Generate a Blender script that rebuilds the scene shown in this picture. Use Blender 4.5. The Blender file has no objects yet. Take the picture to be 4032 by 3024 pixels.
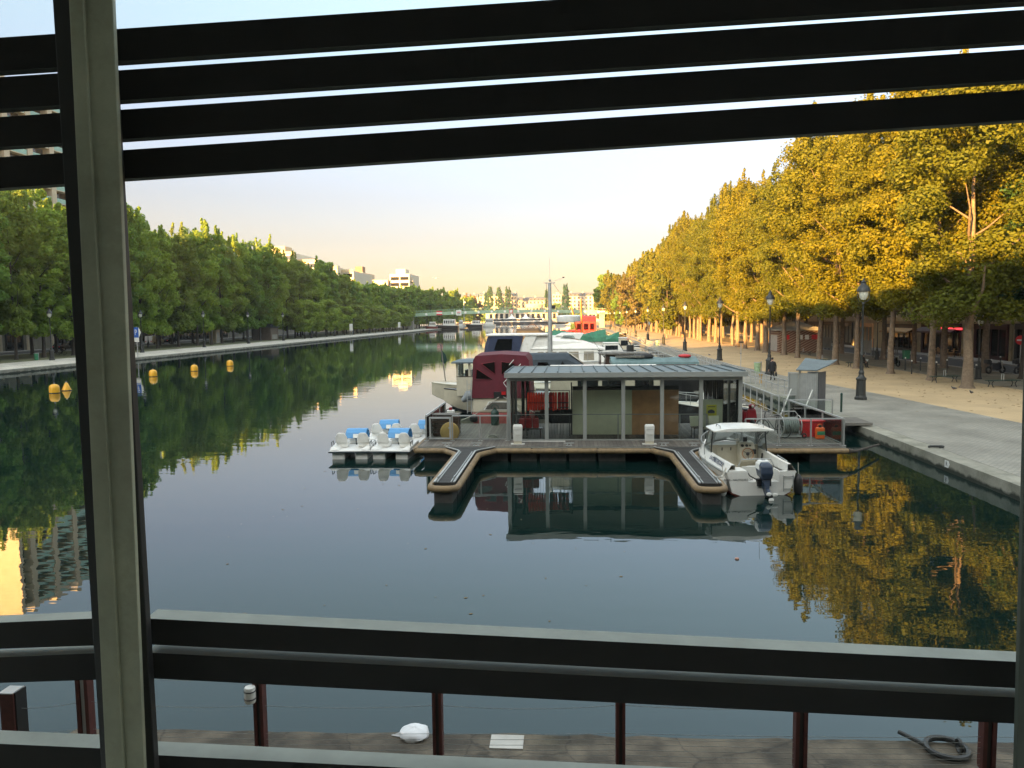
import bpy, bmesh, math, random
from mathutils import Vector, Matrix
import numpy as np
random.seed(7)
RNG = np.random.default_rng(7)
SC = bpy.context.scene
COL = SC.collection
PI = math.pi
R = math.radians

# ---------------------------------------------------------------- mesh helpers
class MB:
    """collects shapes, then links them as ONE mesh object"""
    def __init__(s):
        s.v = []; s.f = []; s.m = []; s.mi = 0
    def add(s, vs, fs):
        n = len(s.v); s.v += [tuple(p) for p in vs]
        s.f += [tuple(i + n for i in f) for f in fs]; s.m += [s.mi] * len(fs)
        return s
    def mat(s, i): s.mi = i; return s
    def box(s, x0, x1, y0, y1, z0, z1):
        return s.add([(x0,y0,z0),(x1,y0,z0),(x1,y1,z0),(x0,y1,z0),(x0,y0,z1),(x1,y0,z1),(x1,y1,z1),(x0,y1,z1)],
                     [(3,2,1,0),(4,5,6,7),(0,1,5,4),(1,2,6,5),(2,3,7,6),(3,0,4,7)])
    def bar(s, p, q, w, h=None, up=(0,0,1)):
        h = h or w; p = Vector(p); q = Vector(q); d = (q - p).normalized(); u = Vector(up)
        if abs(d.dot(u)) > .98: u = Vector((0,1,0)) if abs(d.y) < .9 else Vector((1,0,0))
        a = d.cross(u).normalized() * (w/2); b = a.normalized().cross(d).normalized() * (h/2)
        vs = [p-a-b, p+a-b, p+a+b, p-a+b, q-a-b, q+a-b, q+a+b, q-a+b]
        return s.add(vs, [(3,2,1,0),(4,5,6,7),(0,1,5,4),(1,2,6,5),(2,3,7,6),(3,0,4,7)])
    def tube(s, pts, r, n=8, cap=True):
        pts = [Vector(p) for p in pts]; k = len(pts)
        rs = r if isinstance(r, (list, tuple)) else [r] * k
        loops = []; ref = None
        for i, p in enumerate(pts):
            d = (pts[min(i+1,k-1)] - pts[max(i-1,0)]).normalized()
            if ref is None:
                ref = Vector((0,0,1)) if abs(d.z) < .9 else Vector((1,0,0))
            a = d.cross(ref)
            if a.length < 1e-4: a = d.cross(Vector((0,1,0)))
            a.normalize(); b = d.cross(a).normalized(); ref = a.cross(d).normalized()*1.0
            loops.append([p + (a*math.cos(2*PI*j/n) + b*math.sin(2*PI*j/n)) * rs[i] for j in range(n)])
        return s.loft(loops, cap=cap)
    def loft(s, loops, cap=True, closed=True):
        n = len(loops[0]); vs = [p for l in loops for p in l]; fs = []
        for i in range(len(loops)-1):
            for j in range(n if closed else n-1):
                a = i*n + j; b = i*n + (j+1) % n
                fs.append((a, b, b+n, a+n))
        if cap:
            fs.append(tuple(range(n-1,-1,-1))); fs.append(tuple(range(len(vs)-n, len(vs))))
        return s.add(vs, fs)
    def lathe(s, prof, c=(0,0,0), n=12):
        loops = [[(c[0]+r*math.cos(2*PI*j/n), c[1]+r*math.sin(2*PI*j/n), c[2]+z) for j in range(n)] for r, z in prof]
        return s.loft(loops)
    def prism(s, poly, z0, z1):
        return s.loft([[(x,y,z0) for x,y in poly], [(x,y,z1) for x,y in poly]])
    def ext(s, poly, axis, a, b):
        """extrude a 2-D outline along axis 'x' (poly = y,z) or 'y' (poly = x,z)"""
        g = (lambda p, t: (t, p[0], p[1])) if axis == 'x' else (lambda p, t: (p[0], t, p[1]))
        return s.loft([[g(p, a) for p in poly], [g(p, b) for p in poly]])
    def ball(s, c, rx, ry=None, rz=None, n=10, k=6):
        ry = ry or rx; rz = rz or rx
        loops = [[(c[0]+rx*math.sin(t)*math.cos(2*PI*j/n), c[1]+ry*math.sin(t)*math.sin(2*PI*j/n), c[2]-rz*math.cos(t)) for j in range(n)]
                 for t in [.02] + [PI*i/k for i in range(1,k)] + [PI-.02]]
        return s.loft(loops)
    def torus(s, c, Rr, r, axis='z', n=20, m=6, a0=0, a1=2*PI):
        loops = []; full = abs(a1-a0-2*PI) < 1e-6
        for i in range(n + (0 if full else 1)):
            t = a0 + (a1-a0)*i/n; l = []
            for j in range(m):
                u = 2*PI*j/m; q = Rr + r*math.cos(u); x, y, z = q*math.cos(t), q*math.sin(t), r*math.sin(u)
                if axis == 'x': x, y, z = z, x, y
                elif axis == 'y': x, y, z = x, z, y
                l.append((c[0]+x, c[1]+y, c[2]+z))
            loops.append(l)
        if full: loops.append(loops[0])
        return s.loft(loops, cap=not full)
    def build(s, name, mats, parent=None, smooth=False, bevel=0, loc=None, world=False):
        off = Vector(parent.location) if (world and parent is not None) else Vector((0,0,0))
        me = bpy.data.meshes.new(name)
        me.from_pydata([tuple(Vector(p)-off) for p in s.v] if world else s.v, [], s.f)
        mats = mats if isinstance(mats, (list, tuple)) else [mats]
        for m in mats: me.materials.append(m)
        if len(mats) > 1: me.polygons.foreach_set('material_index', s.m)
        bm = bmesh.new(); bm.from_mesh(me); bmesh.ops.recalc_face_normals(bm, faces=bm.faces); bm.to_mesh(me); bm.free()
        if smooth:
            me.polygons.foreach_set('use_smooth', [True]*len(me.polygons))
            try: me.set_sharp_from_angle(angle=R(40))
            except Exception: pass
        o = bpy.data.objects.new(name, me); COL.objects.link(o)
        if parent is not None: o.parent = parent
        if loc is not None: o.location = loc
        if bevel:
            b = o.modifiers.new('bevel', 'BEVEL'); b.width = bevel; b.segments = 2; b.limit_method = 'ANGLE'
        return o

def tag(o, label=None, cat=None, group=None, kind=None):
    if label: o['label'] = label
    if cat: o['category'] = cat
    if group: o['group'] = group
    if kind: o['kind'] = kind
    return o
def T(name, label, cat, loc=(0,0,0), rz=0, group=None):
    o = bpy.data.objects.new(name, None); COL.objects.link(o)
    o.location = loc; o.rotation_euler = (0,0,rz); o.empty_display_size = .2
    return tag(o, label, cat, group)
def struct(o): o['kind'] = 'structure'; return o
def kids(o): return [c for c in bpy.data.objects if c.parent == o] if not isinstance(o, list) else o
KID = {}
def dup(o, loc, rz=0, label=None, group=None, scale=None, parent=None):
    """copy a thing, its parts and their sub-parts"""
    if o.name not in KID:
        KID[o.name] = [(c, list(c.children)) for c in o.children]
    r = o.copy(); COL.objects.link(r)
    if loc is not None: r.location = loc; r.rotation_euler = (0,0,rz)
    if scale: r.scale = scale if isinstance(scale, (tuple, list)) else (scale,)*3
    if label: r['label'] = label
    if group: r['group'] = group
    if parent is not None: r.parent = parent
    for c, gs in KID[o.name]:
        d = c.copy(); COL.objects.link(d); d.parent = r
        for g in gs:
            e = g.copy(); COL.objects.link(e); e.parent = d
    return r
def text_part(name, txt, size, mat, parent, M, ext=.004, label=None):
    cu = bpy.data.curves.new(name, 'FONT'); cu.body = txt; cu.size = size; cu.extrude = ext
    cu.align_x = 'CENTER'; cu.align_y = 'CENTER'; cu.resolution_u = 3
    t = bpy.data.objects.new(name, cu); COL.objects.link(t)
    dg = bpy.context.evaluated_depsgraph_get()
    me = bpy.data.meshes.new_from_object(t.evaluated_get(dg))
    bpy.data.objects.remove(t); me.materials.clear(); me.materials.append(mat)
    o = bpy.data.objects.new(name, me); COL.objects.link(o)
    o.parent = parent; o.matrix_local = M
    if label: o['label'] = label
    return o
def frame(loc, xdir, ydir):
    x = Vector(xdir).normalized(); z = x.cross(Vector(ydir)).normalized(); y = z.cross(x)
    M = Matrix((x, y, z)).transposed().to_4x4(); M.translation = Vector(loc); return M

# ---------------------------------------------------------------- materials
def nt_new(name):
    m = bpy.data.materials.new(name); m.use_nodes = True; nt = m.node_tree
    return m, nt, nt.nodes['Principled BSDF']
def N(nt, t, **k):
    n = nt.nodes.new(t)
    for a, b in k.items():
        if a.startswith('i_'):
            n.inputs[int(a[2:])].default_value = b
        else: setattr(n, a, b)
    return n
def mat(name, rgb, rough=.6, metal=0., var=.18, scale=2.5, bump=0., bscale=60., coord='Object', dirt=None, spec=.5):
    """base colour with two scales of mottling (wear, dirt), optional fine bump"""
    m, nt, b = nt_new(name); L = nt.links.new
    tc = N(nt, 'ShaderNodeTexCoord')
    n1 = N(nt, 'ShaderNodeTexNoise'); n1.inputs['Scale'].default_value = scale; n1.inputs['Detail'].default_value = 6
    n1.inputs['Roughness'].default_value = .65
    L(tc.outputs[coord], n1.inputs['Vector'])
    mr = N(nt, 'ShaderNodeMapRange'); mr.inputs[1].default_value = .3; mr.inputs[2].default_value = .7
    mr.inputs[3].default_value = 1-var; mr.inputs[4].default_value = 1+var
    L(n1.outputs['Fac'], mr.inputs[0])
    mx = N(nt, 'ShaderNodeVectorMath', operation='SCALE'); mx.inputs[0].default_value = rgb
    L(mr.outputs[0], mx.inputs['Scale'])
    out = mx.outputs[0]
    if dirt:
        n2 = N(nt, 'ShaderNodeTexNoise'); n2.inputs['Scale'].default_value = scale*.45; n2.inputs['Detail'].default_value = 8
        n2.inputs['Roughness'].default_value = .75
        L(tc.outputs[coord], n2.inputs['Vector'])
        r2 = N(nt, 'ShaderNodeMapRange'); r2.inputs[1].default_value = .52; r2.inputs[2].default_value = .7
        L(n2.outputs['Fac'], r2.inputs[0])
        mm = N(nt, 'ShaderNodeMix', data_type='RGBA'); mm.inputs[7].default_value = (*dirt, 1)
        L(r2.outputs[0], mm.inputs[0]); L(out, mm.inputs[6]); out = mm.outputs[2]
    L(out, b.inputs['Base Color'])
    b.inputs['Roughness'].default_value = rough; b.inputs['Metallic'].default_value = metal
    b.inputs['Specular IOR Level'].default_value = spec
    if bump:
        n3 = N(nt, 'ShaderNodeTexNoise'); n3.inputs['Scale'].default_value = bscale; n3.inputs['Detail'].default_value = 4
        L(tc.outputs[coord], n3.inputs['Vector'])
        bp = N(nt, 'ShaderNodeBump'); bp.inputs['Strength'].default_value = bump; bp.inputs['Distance'].default_value = .02
        L(n3.outputs['Fac'], bp.inputs['Height']); L(bp.outputs[0], b.inputs['Normal'])
    return m
def glass(name, tint=(.86,.93,.89), ior=1.45, rough=.0, dirt=0.):
    """thin pane: light passes straight, reflections by Fresnel"""
    m = bpy.data.materials.new(name); m.use_nodes = True; nt = m.node_tree; nt.nodes.clear(); L = nt.links.new
    o = N(nt, 'ShaderNodeOutputMaterial'); t = N(nt, 'ShaderNodeBsdfTransparent'); t.inputs[0].default_value = (*tint,1)
    g = N(nt, 'ShaderNodeBsdfGlossy'); g.inputs['Roughness'].default_value = rough
    f = N(nt, 'ShaderNodeFresnel'); f.inputs[0].default_value = ior
    mx = N(nt, 'ShaderNodeMixShader'); L(f.outputs[0], mx.inputs[0]); L(t.outputs[0], mx.inputs[1]); L(g.outputs[0], mx.inputs[2])
    out = mx.outputs[0]
    if dirt:
        d = N(nt, 'ShaderNodeBsdfDiffuse'); d.inputs[0].default_value = (.5,.5,.46,1)
        tc = N(nt, 'ShaderNodeTexCoord'); n1 = N(nt, 'ShaderNodeTexNoise'); n1.inputs['Scale'].default_value = 1.5; n1.inputs['Detail'].default_value = 5
        L(tc.outputs['Object'], n1.inputs['Vector'])
        mr = N(nt, 'ShaderNodeMapRange'); mr.inputs[1].default_value = .3; mr.inputs[2].default_value = .8; mr.inputs[4].default_value = dirt
        L(n1.outputs['Fac'], mr.inputs[0])
        m2 = N(nt, 'ShaderNodeMixShader'); L(mr.outputs[0], m2.inputs[0]); L(out, m2.inputs[1]); L(d.outputs[0], m2.inputs[2]); out = m2.outputs[0]
    L(out, o.inputs[0]); return m
def leaf_mat(name, c1, c2, trans=.35, c3=None):
    """leaf colours vary leaf by leaf, spray by spray and tree by tree (c3: the greener or browner trees of the row)"""
    m = bpy.data.materials.new(name); m.use_nodes = True; nt = m.node_tree; nt.nodes.clear(); L = nt.links.new
    o = N(nt, 'ShaderNodeOutputMaterial'); g = N(nt, 'ShaderNodeNewGeometry'); oi = N(nt, 'ShaderNodeObjectInfo'); tc = N(nt, 'ShaderNodeTexCoord')
    r = N(nt, 'ShaderNodeMix', data_type='RGBA'); r.inputs[6].default_value = (*c1,1); r.inputs[7].default_value = (*c2,1)
    L(g.outputs['Random Per Island'], r.inputs[0])
    c3 = c3 or (c1[0]*.62, c1[1]*.86, c1[2]*1.3)
    no = N(nt, 'ShaderNodeTexNoise'); no.inputs['Scale'].default_value = .38; no.inputs['Detail'].default_value = 2; L(tc.outputs['Object'], no.inputs['Vector'])
    ad = N(nt, 'ShaderNodeMath', operation='MULTIPLY_ADD'); L(oi.outputs['Random'], ad.inputs[0]); ad.inputs[1].default_value = .75; L(no.outputs[0], ad.inputs[2])
    k = N(nt, 'ShaderNodeMapRange'); k.inputs[1].default_value = .62; k.inputs[2].default_value = 1.15; k.inputs[4].default_value = .85; L(ad.outputs[0], k.inputs[0])
    r3 = N(nt, 'ShaderNodeMix', data_type='RGBA'); r3.inputs[7].default_value = (*c3,1); L(k.outputs[0], r3.inputs[0]); L(r.outputs[2], r3.inputs[6])
    d = N(nt, 'ShaderNodeBsdfPrincipled'); d.inputs['Roughness'].default_value = .6; d.inputs['Specular IOR Level'].default_value = .18
    L(r3.outputs[2], d.inputs['Base Color'])
    t = N(nt, 'ShaderNodeBsdfTranslucent'); L(r3.outputs[2], t.inputs[0])
    mx = N(nt, 'ShaderNodeMixShader'); mx.inputs[0].default_value = trans
    L(d.outputs[0], mx.inputs[1]); L(t.outputs[0], mx.inputs[2]); L(mx.outputs[0], o.inputs[0]); return m
def plank_mat(name, rgb, pitch, axis=0, gap=.07, rough=.8, var=.25):
    m = mat(name, rgb, rough, var=var, scale=6); nt = m.node_tree; b = nt.nodes['Principled BSDF']; L = nt.links.new
    src = b.inputs['Base Color'].links[0].from_socket
    tc = N(nt, 'ShaderNodeTexCoord'); sx = N(nt, 'ShaderNodeSeparateXYZ'); L(tc.outputs['Object'], sx.inputs[0])
    dv = N(nt, 'ShaderNodeMath', operation='DIVIDE'); dv.inputs[1].default_value = pitch; L(sx.outputs[axis], dv.inputs[0])
    fr = N(nt, 'ShaderNodeMath', operation='FRACT'); L(dv.outputs[0], fr.inputs[0])
    lt = N(nt, 'ShaderNodeMath', operation='LESS_THAN'); lt.inputs[1].default_value = gap; L(fr.outputs[0], lt.inputs[0])
    fl = N(nt, 'ShaderNodeMath', operation='FLOOR'); L(dv.outputs[0], fl.inputs[0])
    wn = N(nt, 'ShaderNodeTexWhiteNoise', noise_dimensions='1D'); L(fl.outputs[0], wn.inputs['W'])
    mr = N(nt, 'ShaderNodeMapRange'); mr.inputs[3].default_value = .75; mr.inputs[4].default_value = 1.2; L(wn.outputs[0], mr.inputs[0])
    sc = N(nt, 'ShaderNodeVectorMath', operation='SCALE'); L(src, sc.inputs[0]); L(mr.outputs[0], sc.inputs['Scale'])
    mm = N(nt, 'ShaderNodeMix', data_type='RGBA'); mm.inputs[7].default_value = (rgb[0]*.15, rgb[1]*.15, rgb[2]*.15, 1)
    L(lt.outputs[0], mm.inputs[0]); L(sc.outputs[0], mm.inputs[6]); L(mm.outputs[2], b.inputs['Base Color'])
    bp = N(nt, 'ShaderNodeBump', invert=True); bp.inputs['Distance'].default_value = .01; L(lt.outputs[0], bp.inputs['Height']); L(bp.outputs[0], b.inputs['Normal'])
    return m

M = {}
M['black'] = mat('black_paint', (.018,.018,.018), .45)
M['iron'] = mat('cast_iron', (.022,.024,.022), .45, var=.4)
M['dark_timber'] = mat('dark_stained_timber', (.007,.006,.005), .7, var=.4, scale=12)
M['timber_lit_top'] = mat('pale_sky_lit_timber', (.30,.32,.28), .75, var=.15, scale=8)  # skylight on the rail tops is put into this pale colour
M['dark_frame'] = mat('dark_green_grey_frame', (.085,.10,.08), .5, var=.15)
M['timber_lit_under'] = mat('bounce_lit_slat_underside', (.09,.095,.075), .8, var=.3, scale=10)  # light bounced up from ground and water is painted into this tone
M['post_paint'] = mat('greige_window_paint', (.34,.345,.245), .5, var=.22, scale=7, dirt=(.25,.25,.17))
M['room'] = mat('dark_room_plaster', (.72,.72,.66), .9)
M['rust'] = mat('rust_red_steel', (.075,.022,.018), .6, var=.35, scale=9)
M['wire'] = mat('steel_cable', (.35,.36,.34), .4, metal=.8)
M['steel'] = mat('brushed_steel', (.42,.43,.42), .42, metal=.75, var=.1)
M['galv'] = mat('galvanised_steel', (.40,.41,.40), .5, metal=.35, var=.15)
M['alu'] = mat('grey_aluminium', (.33,.34,.32), .45, metal=.3, var=.08)
M['zinc'] = mat('zinc_roof', (.10,.128,.135), .55, metal=.1, var=.2, scale=3)
M['white'] = mat('white_gelcoat', (.78,.77,.72), .25, var=.06, scale=3, dirt=(.66,.64,.57))
M['cream'] = mat('cream_gelcoat', (.54,.49,.38), .35, var=.1, dirt=(.5,.45,.34))
M['white_plastic'] = mat('aged_white_plastic', (.68,.67,.62), .5, var=.1, dirt=(.52,.5,.45))
M['pedal_white'] = mat('pedal_boat_plastic', (.74,.73,.69), .45, var=.08, dirt=(.58,.56,.5))
M['blue_plastic'] = mat('blue_canopy_plastic', (.08,.28,.55), .45, var=.1)
M['tan'] = mat('tan_rubber_fender', (.235,.16,.08), .6, var=.3, scale=5, dirt=(.11,.08,.05))
M['float'] = mat('wet_concrete_float', (.055,.052,.048), .6, var=.4, scale=4)
M['rubber'] = mat('black_rubber', (.012,.012,.012), .5)
M['deck'] = plank_mat('weathered_deck_planks', (.135,.12,.10), .15, 0)
M['walk'] = plank_mat('walkway_planks', (.15,.14,.12), .15, 1)
M['finger'] = plank_mat('dark_finger_decking', (.035,.033,.03), .12, 1)
M['glass'] = glass('pavilion_glass', (.96,.985,.97), dirt=.012)
M['rail_glass'] = glass('balustrade_glass', (.93,.97,.95), dirt=.02)
M['boat_glass'] = glass('boat_window_glass', (.80,.86,.85), dirt=.28)
M['clear_plastic'] = glass('clear_vinyl', (.45,.45,.43), rough=.12)
M['dark_glass'] = mat('dark_window_glass', (.012,.015,.017), .06, var=.3)
M['burgundy'] = mat('burgundy_canvas', (.10,.006,.015), .75, var=.2, bump=.3, bscale=30)
M['navy'] = mat('navy_canvas', (.018,.028,.065), .7, var=.25, bump=.3, bscale=25)
M['slate_canvas'] = mat('slate_canvas', (.03,.042,.055), .7, var=.2, bump=.25)
M['black_canvas'] = mat('black_canvas', (.018,.018,.02), .75, bump=.3)
M['red_canvas'] = mat('red_canvas', (.42,.012,.012), .6, var=.15, bump=.2)
M['green_tarp'] = mat('green_tarpaulin', (.02,.15,.075), .55, var=.3, bump=.6, bscale=6)
M['teal'] = mat('teal_tarpaulin', (.10,.165,.165), .6, var=.25, bump=.4, bscale=5)
M['grey_pvc'] = mat('grey_inflatable_pvc', (.20,.22,.23), .5, var=.15)
M['orange_vest'] = mat('orange_red_vest', (.92,.05,.02), .7, var=.12, bump=.2)
M['dark_vest'] = mat('faded_red_vest', (.40,.022,.02), .75, var=.25, bump=.2)
M['red'] = mat('red_plastic', (.48,.012,.015), .4, var=.1)
M['dark_red'] = mat('dark_red_paint', (.22,.008,.015), .3, var=.1)
M['orange'] = mat('orange_plastic', (.75,.12,.015), .4, var=.1)
M['orange_mast'] = mat('orange_varnished_mast', (.6,.17,.03), .4, var=.1)
M['yellow'] = mat('yellow_buoy_plastic', (.72,.37,.015), .4, var=.12)
M['mustard'] = mat('mustard_board', (.52,.33,.10), .6, var=.12)
M['green_plastic'] = mat('green_bin_plastic', (.05,.24,.12), .5, var=.15)
M['green_paint'] = mat('dark_green_paint', (.012,.045,.032), .45, var=.2)
M['bin_green'] = mat('pale_green_bin', (.30,.42,.25), .5, var=.35, scale=5)
M['brown_wood'] = mat('brown_plywood', (.66,.36,.17), .55, var=.15, scale=3)
M['varnish'] = mat('dark_varnish', (.055,.028,.018), .35, var=.25)
M['wheel_wood'] = mat('steering_wheel_wood', (.35,.16,.06), .4)
M['beige_board'] = mat('sage_board', (.85,.86,.64), .6, var=.08)
M['poster'] = mat('yellow_poster', (.62,.58,.05), .5, var=.3, scale=3)
M['paper'] = mat('pale_poster_paper', (.55,.58,.42), .5, var=.05)
M['motor_blue'] = mat('outboard_navy', (.03,.045,.075), .25, var=.1)
M['navy_text'] = mat('navy_lettering', (.02,.03,.09), .5, var=0)
M['grey_text'] = mat('charcoal_lettering', (.05,.05,.055), .5, var=0)
M['white_text'] = mat('white_lettering', (.75,.75,.75), .5, var=0)
M['sign_blue'] = mat('sign_blue', (.02,.10,.42), .4, var=.03)
M['sign_white'] = mat('sign_white', (.72,.72,.68), .4, var=.05)
M['sign_red'] = mat('sign_red', (.55,.015,.02), .4, var=.05)
M['antifoul'] = mat('red_brown_antifouling', (.14,.03,.02), .6, var=.3)
M['pink_hull'] = mat('faded_red_antifouling', (.35,.08,.07), .6, var=.25)
M['black_hull'] = mat('black_hull_paint', (.016,.016,.018), .35, var=.3)
M['red_hull'] = mat('dark_red_hull_paint', (.16,.02,.015), .4, var=.3)
M['bark'] = mat('plane_bark', (.17,.125,.085), .9, var=.4, scale=5, bump=.8, bscale=14, dirt=(.08,.065,.048))
M['bark_dark'] = mat('dark_bark', (.065,.052,.04), .9, var=.4, scale=5, bump=.8, bscale=14)
M['leaf_gold'] = leaf_mat('gold_green_leaves', (.135,.138,.010), (.192,.176,.013), .42, (.098,.120,.014))
M['leaf_green'] = leaf_mat('mid_green_leaves', (.23,.34,.045), (.33,.43,.065), .54, (.16,.28,.05))
M['leaf_fresh'] = leaf_mat('fresh_green_leaves', (.24,.35,.05), (.33,.42,.065), .54, (.22,.28,.055))
M['leaf_dark'] = leaf_mat('dark_green_leaves', (.035,.09,.028), (.065,.125,.034), .28)
M['leaf_copper'] = leaf_mat('copper_leaves', (.20,.13,.03), (.27,.17,.045), .35)
M['stone'] = mat('limestone_wall', (.50,.43,.32), .85, var=.14, scale=.7, dirt=(.29,.25,.19), bump=.2)
M['stone_warm'] = mat('warm_limestone', (.56,.44,.27), .85, var=.14, scale=.7, dirt=(.34,.27,.18))
M['concrete_pale'] = mat('pale_tower_concrete', (.50,.44,.33), .85, var=.08, scale=.5)
M['concrete'] = mat('aged_concrete', (.30,.29,.25), .85, var=.2, scale=.6, dirt=(.2,.19,.16))
M['brick_dark'] = mat('dark_brick_facade', (.16,.12,.09), .85, var=.2)
M['white_wall'] = mat('white_render_wall', (.62,.56,.44), .8, var=.08)
M['slate'] = mat('slate_roof', (.075,.078,.085), .55, var=.25)
M['balc_green'] = mat('sea_green_balcony_glass', (.22,.42,.35), .25, var=.1)
M['teal_paint'] = mat('turquoise_shopfront', (.10,.36,.32), .5, var=.15)
M['maroon'] = mat('maroon_shopfront', (.05,.012,.012), .5, var=.2)
M['curtain'] = mat('grey_curtain', (.28,.25,.19), .8, var=.2, scale=6)
M['car_silver'] = mat('silver_car_paint', (.45,.46,.46), .25, metal=.5, var=.03)
M['car_dark'] = mat('dark_car_paint', (.02,.022,.026), .2, var=.05)
M['car_white'] = mat('white_car_paint', (.72,.72,.70), .25, var=.03)
M['bridge_green'] = mat('pale_green_bridge_paint', (.27,.40,.27), .5, var=.12, scale=1)
M['skin'] = mat('skin', (.45,.26,.19), .5, var=.05)
M['coat'] = mat('black_coat', (.010,.010,.012), .8, var=.2)
M['trousers'] = mat('charcoal_trousers', (.014,.014,.016), .8, var=.2)
M['hair'] = mat('dark_hair', (.015,.011,.009), .6)
M['cane'] = mat('woven_cane_chair', (.42,.24,.09), .6, var=.2)
M['bounce_ceiling'] = mat('white_bounce_board', (.8,.8,.76), .7, var=.03)
M['bag'] = mat('white_bag', (.78,.78,.78), .5, var=.08)
M['rope'] = mat('mooring_rope', (.42,.40,.34), .8, var=.2, scale=20)
M['hose'] = mat('grey_green_hose', (.15,.17,.155), .5, var=.15)
M['lamp_glass'] = mat('frosted_lamp_glass', (.55,.56,.48), .25, var=.05)
# ---------------------------------------------------------------- camera, sun, sky
H_EYE = 5.55
F = 1661.0; PX, PY = 1106.0, 829.5
CAM_R = Matrix.Rotation(R(4.14), 3, 'Z') @ Matrix.Rotation(PI/2 - R(4.957), 3, 'X') @ Matrix.Rotation(-.012, 3, 'Z')
EYE = Vector((0, 0, H_EYE))
def ray(px, py): return CAM_R @ Vector(((px-PX)/F, -(py-PY)/F, -1))
def at(px, py, z=.45):
    d = ray(px, py); return EYE + d * ((z-H_EYE)/d.z)
def atY(px, py, Y):
    d = ray(px, py); return EYE + d * (Y/d.y)
cam = bpy.data.cameras.new('camera'); co = bpy.data.objects.new('camera', cam); COL.objects.link(co)
cam.sensor_width = 36; cam.lens = 36*F/2212; cam.clip_start = .05; cam.clip_end = 8000
co.matrix_world = Matrix.Translation(EYE) @ CAM_R.to_4x4(); SC.camera = co

SUN_AZ, SUN_EL = 30., 8.
sl = bpy.data.lights.new('sun', 'SUN'); sl.energy = 4.0; sl.angle = R(.5); sl.color = (1, .53, .15)
so = bpy.data.objects.new('sun', sl); COL.objects.link(so)
sd = Vector((math.sin(R(SUN_AZ))*math.cos(R(SUN_EL)), math.cos(R(SUN_AZ))*math.cos(R(SUN_EL)), -math.sin(R(SUN_EL))))
so.rotation_euler = sd.to_track_quat('-Z', 'Y').to_euler(); so.location = (-40, -60, 60)
w = bpy.data.worlds.new('World'); SC.world = w; w.use_nodes = True; nt = w.node_tree
bg = nt.nodes['Background']; sk = nt.nodes.new('ShaderNodeTexSky'); sk.sky_type = 'NISHITA'; sk.sun_disc = False
sk.sun_elevation = R(SUN_EL); sk.sun_rotation = R(180+SUN_AZ); sk.air_density = 1.0; sk.dust_density = 2.2; sk.ozone_density = 1.2

hs = nt.nodes.new('ShaderNodeHueSaturation'); hs.inputs['Saturation'].default_value = .55; nt.links.new(sk.outputs[0], hs.inputs['Color'])
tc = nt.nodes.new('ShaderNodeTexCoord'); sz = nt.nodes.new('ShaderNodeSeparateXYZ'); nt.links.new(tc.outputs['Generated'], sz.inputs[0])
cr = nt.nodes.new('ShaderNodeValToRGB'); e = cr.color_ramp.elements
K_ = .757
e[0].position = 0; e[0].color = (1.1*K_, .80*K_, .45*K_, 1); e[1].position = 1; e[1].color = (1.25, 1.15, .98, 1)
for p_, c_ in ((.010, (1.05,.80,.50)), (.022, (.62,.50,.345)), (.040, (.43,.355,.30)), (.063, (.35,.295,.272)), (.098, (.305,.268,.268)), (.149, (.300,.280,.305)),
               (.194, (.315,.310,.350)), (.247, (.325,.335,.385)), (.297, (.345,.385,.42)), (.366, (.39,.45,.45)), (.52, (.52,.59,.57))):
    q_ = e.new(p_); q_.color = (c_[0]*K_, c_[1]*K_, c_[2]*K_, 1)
q_ = e.new(.66); q_.color = (1.22, 1.12, .95, 1)  # zenith above the view brightened to lift the light in shade
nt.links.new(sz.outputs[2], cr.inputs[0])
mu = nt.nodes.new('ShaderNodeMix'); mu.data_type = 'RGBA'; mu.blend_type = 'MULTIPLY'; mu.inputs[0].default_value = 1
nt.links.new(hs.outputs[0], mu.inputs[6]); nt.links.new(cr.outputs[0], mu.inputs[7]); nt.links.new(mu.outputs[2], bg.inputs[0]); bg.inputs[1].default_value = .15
SC.view_settings.view_transform = 'Standard'; SC.view_settings.look = 'None'; SC.view_settings.gamma = 1
SC.view_settings.exposure = 3.2
SC.cycles.use_denoising = True
SC.cycles.max_bounces = 6; SC.cycles.diffuse_bounces = 3; SC.cycles.glossy_bounces = 3; SC.cycles.transparent_max_bounces = 16
SC.cycles.sample_clamp_indirect = 4; SC.cycles.caustics_reflective = False; SC.cycles.caustics_refractive = False

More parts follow.
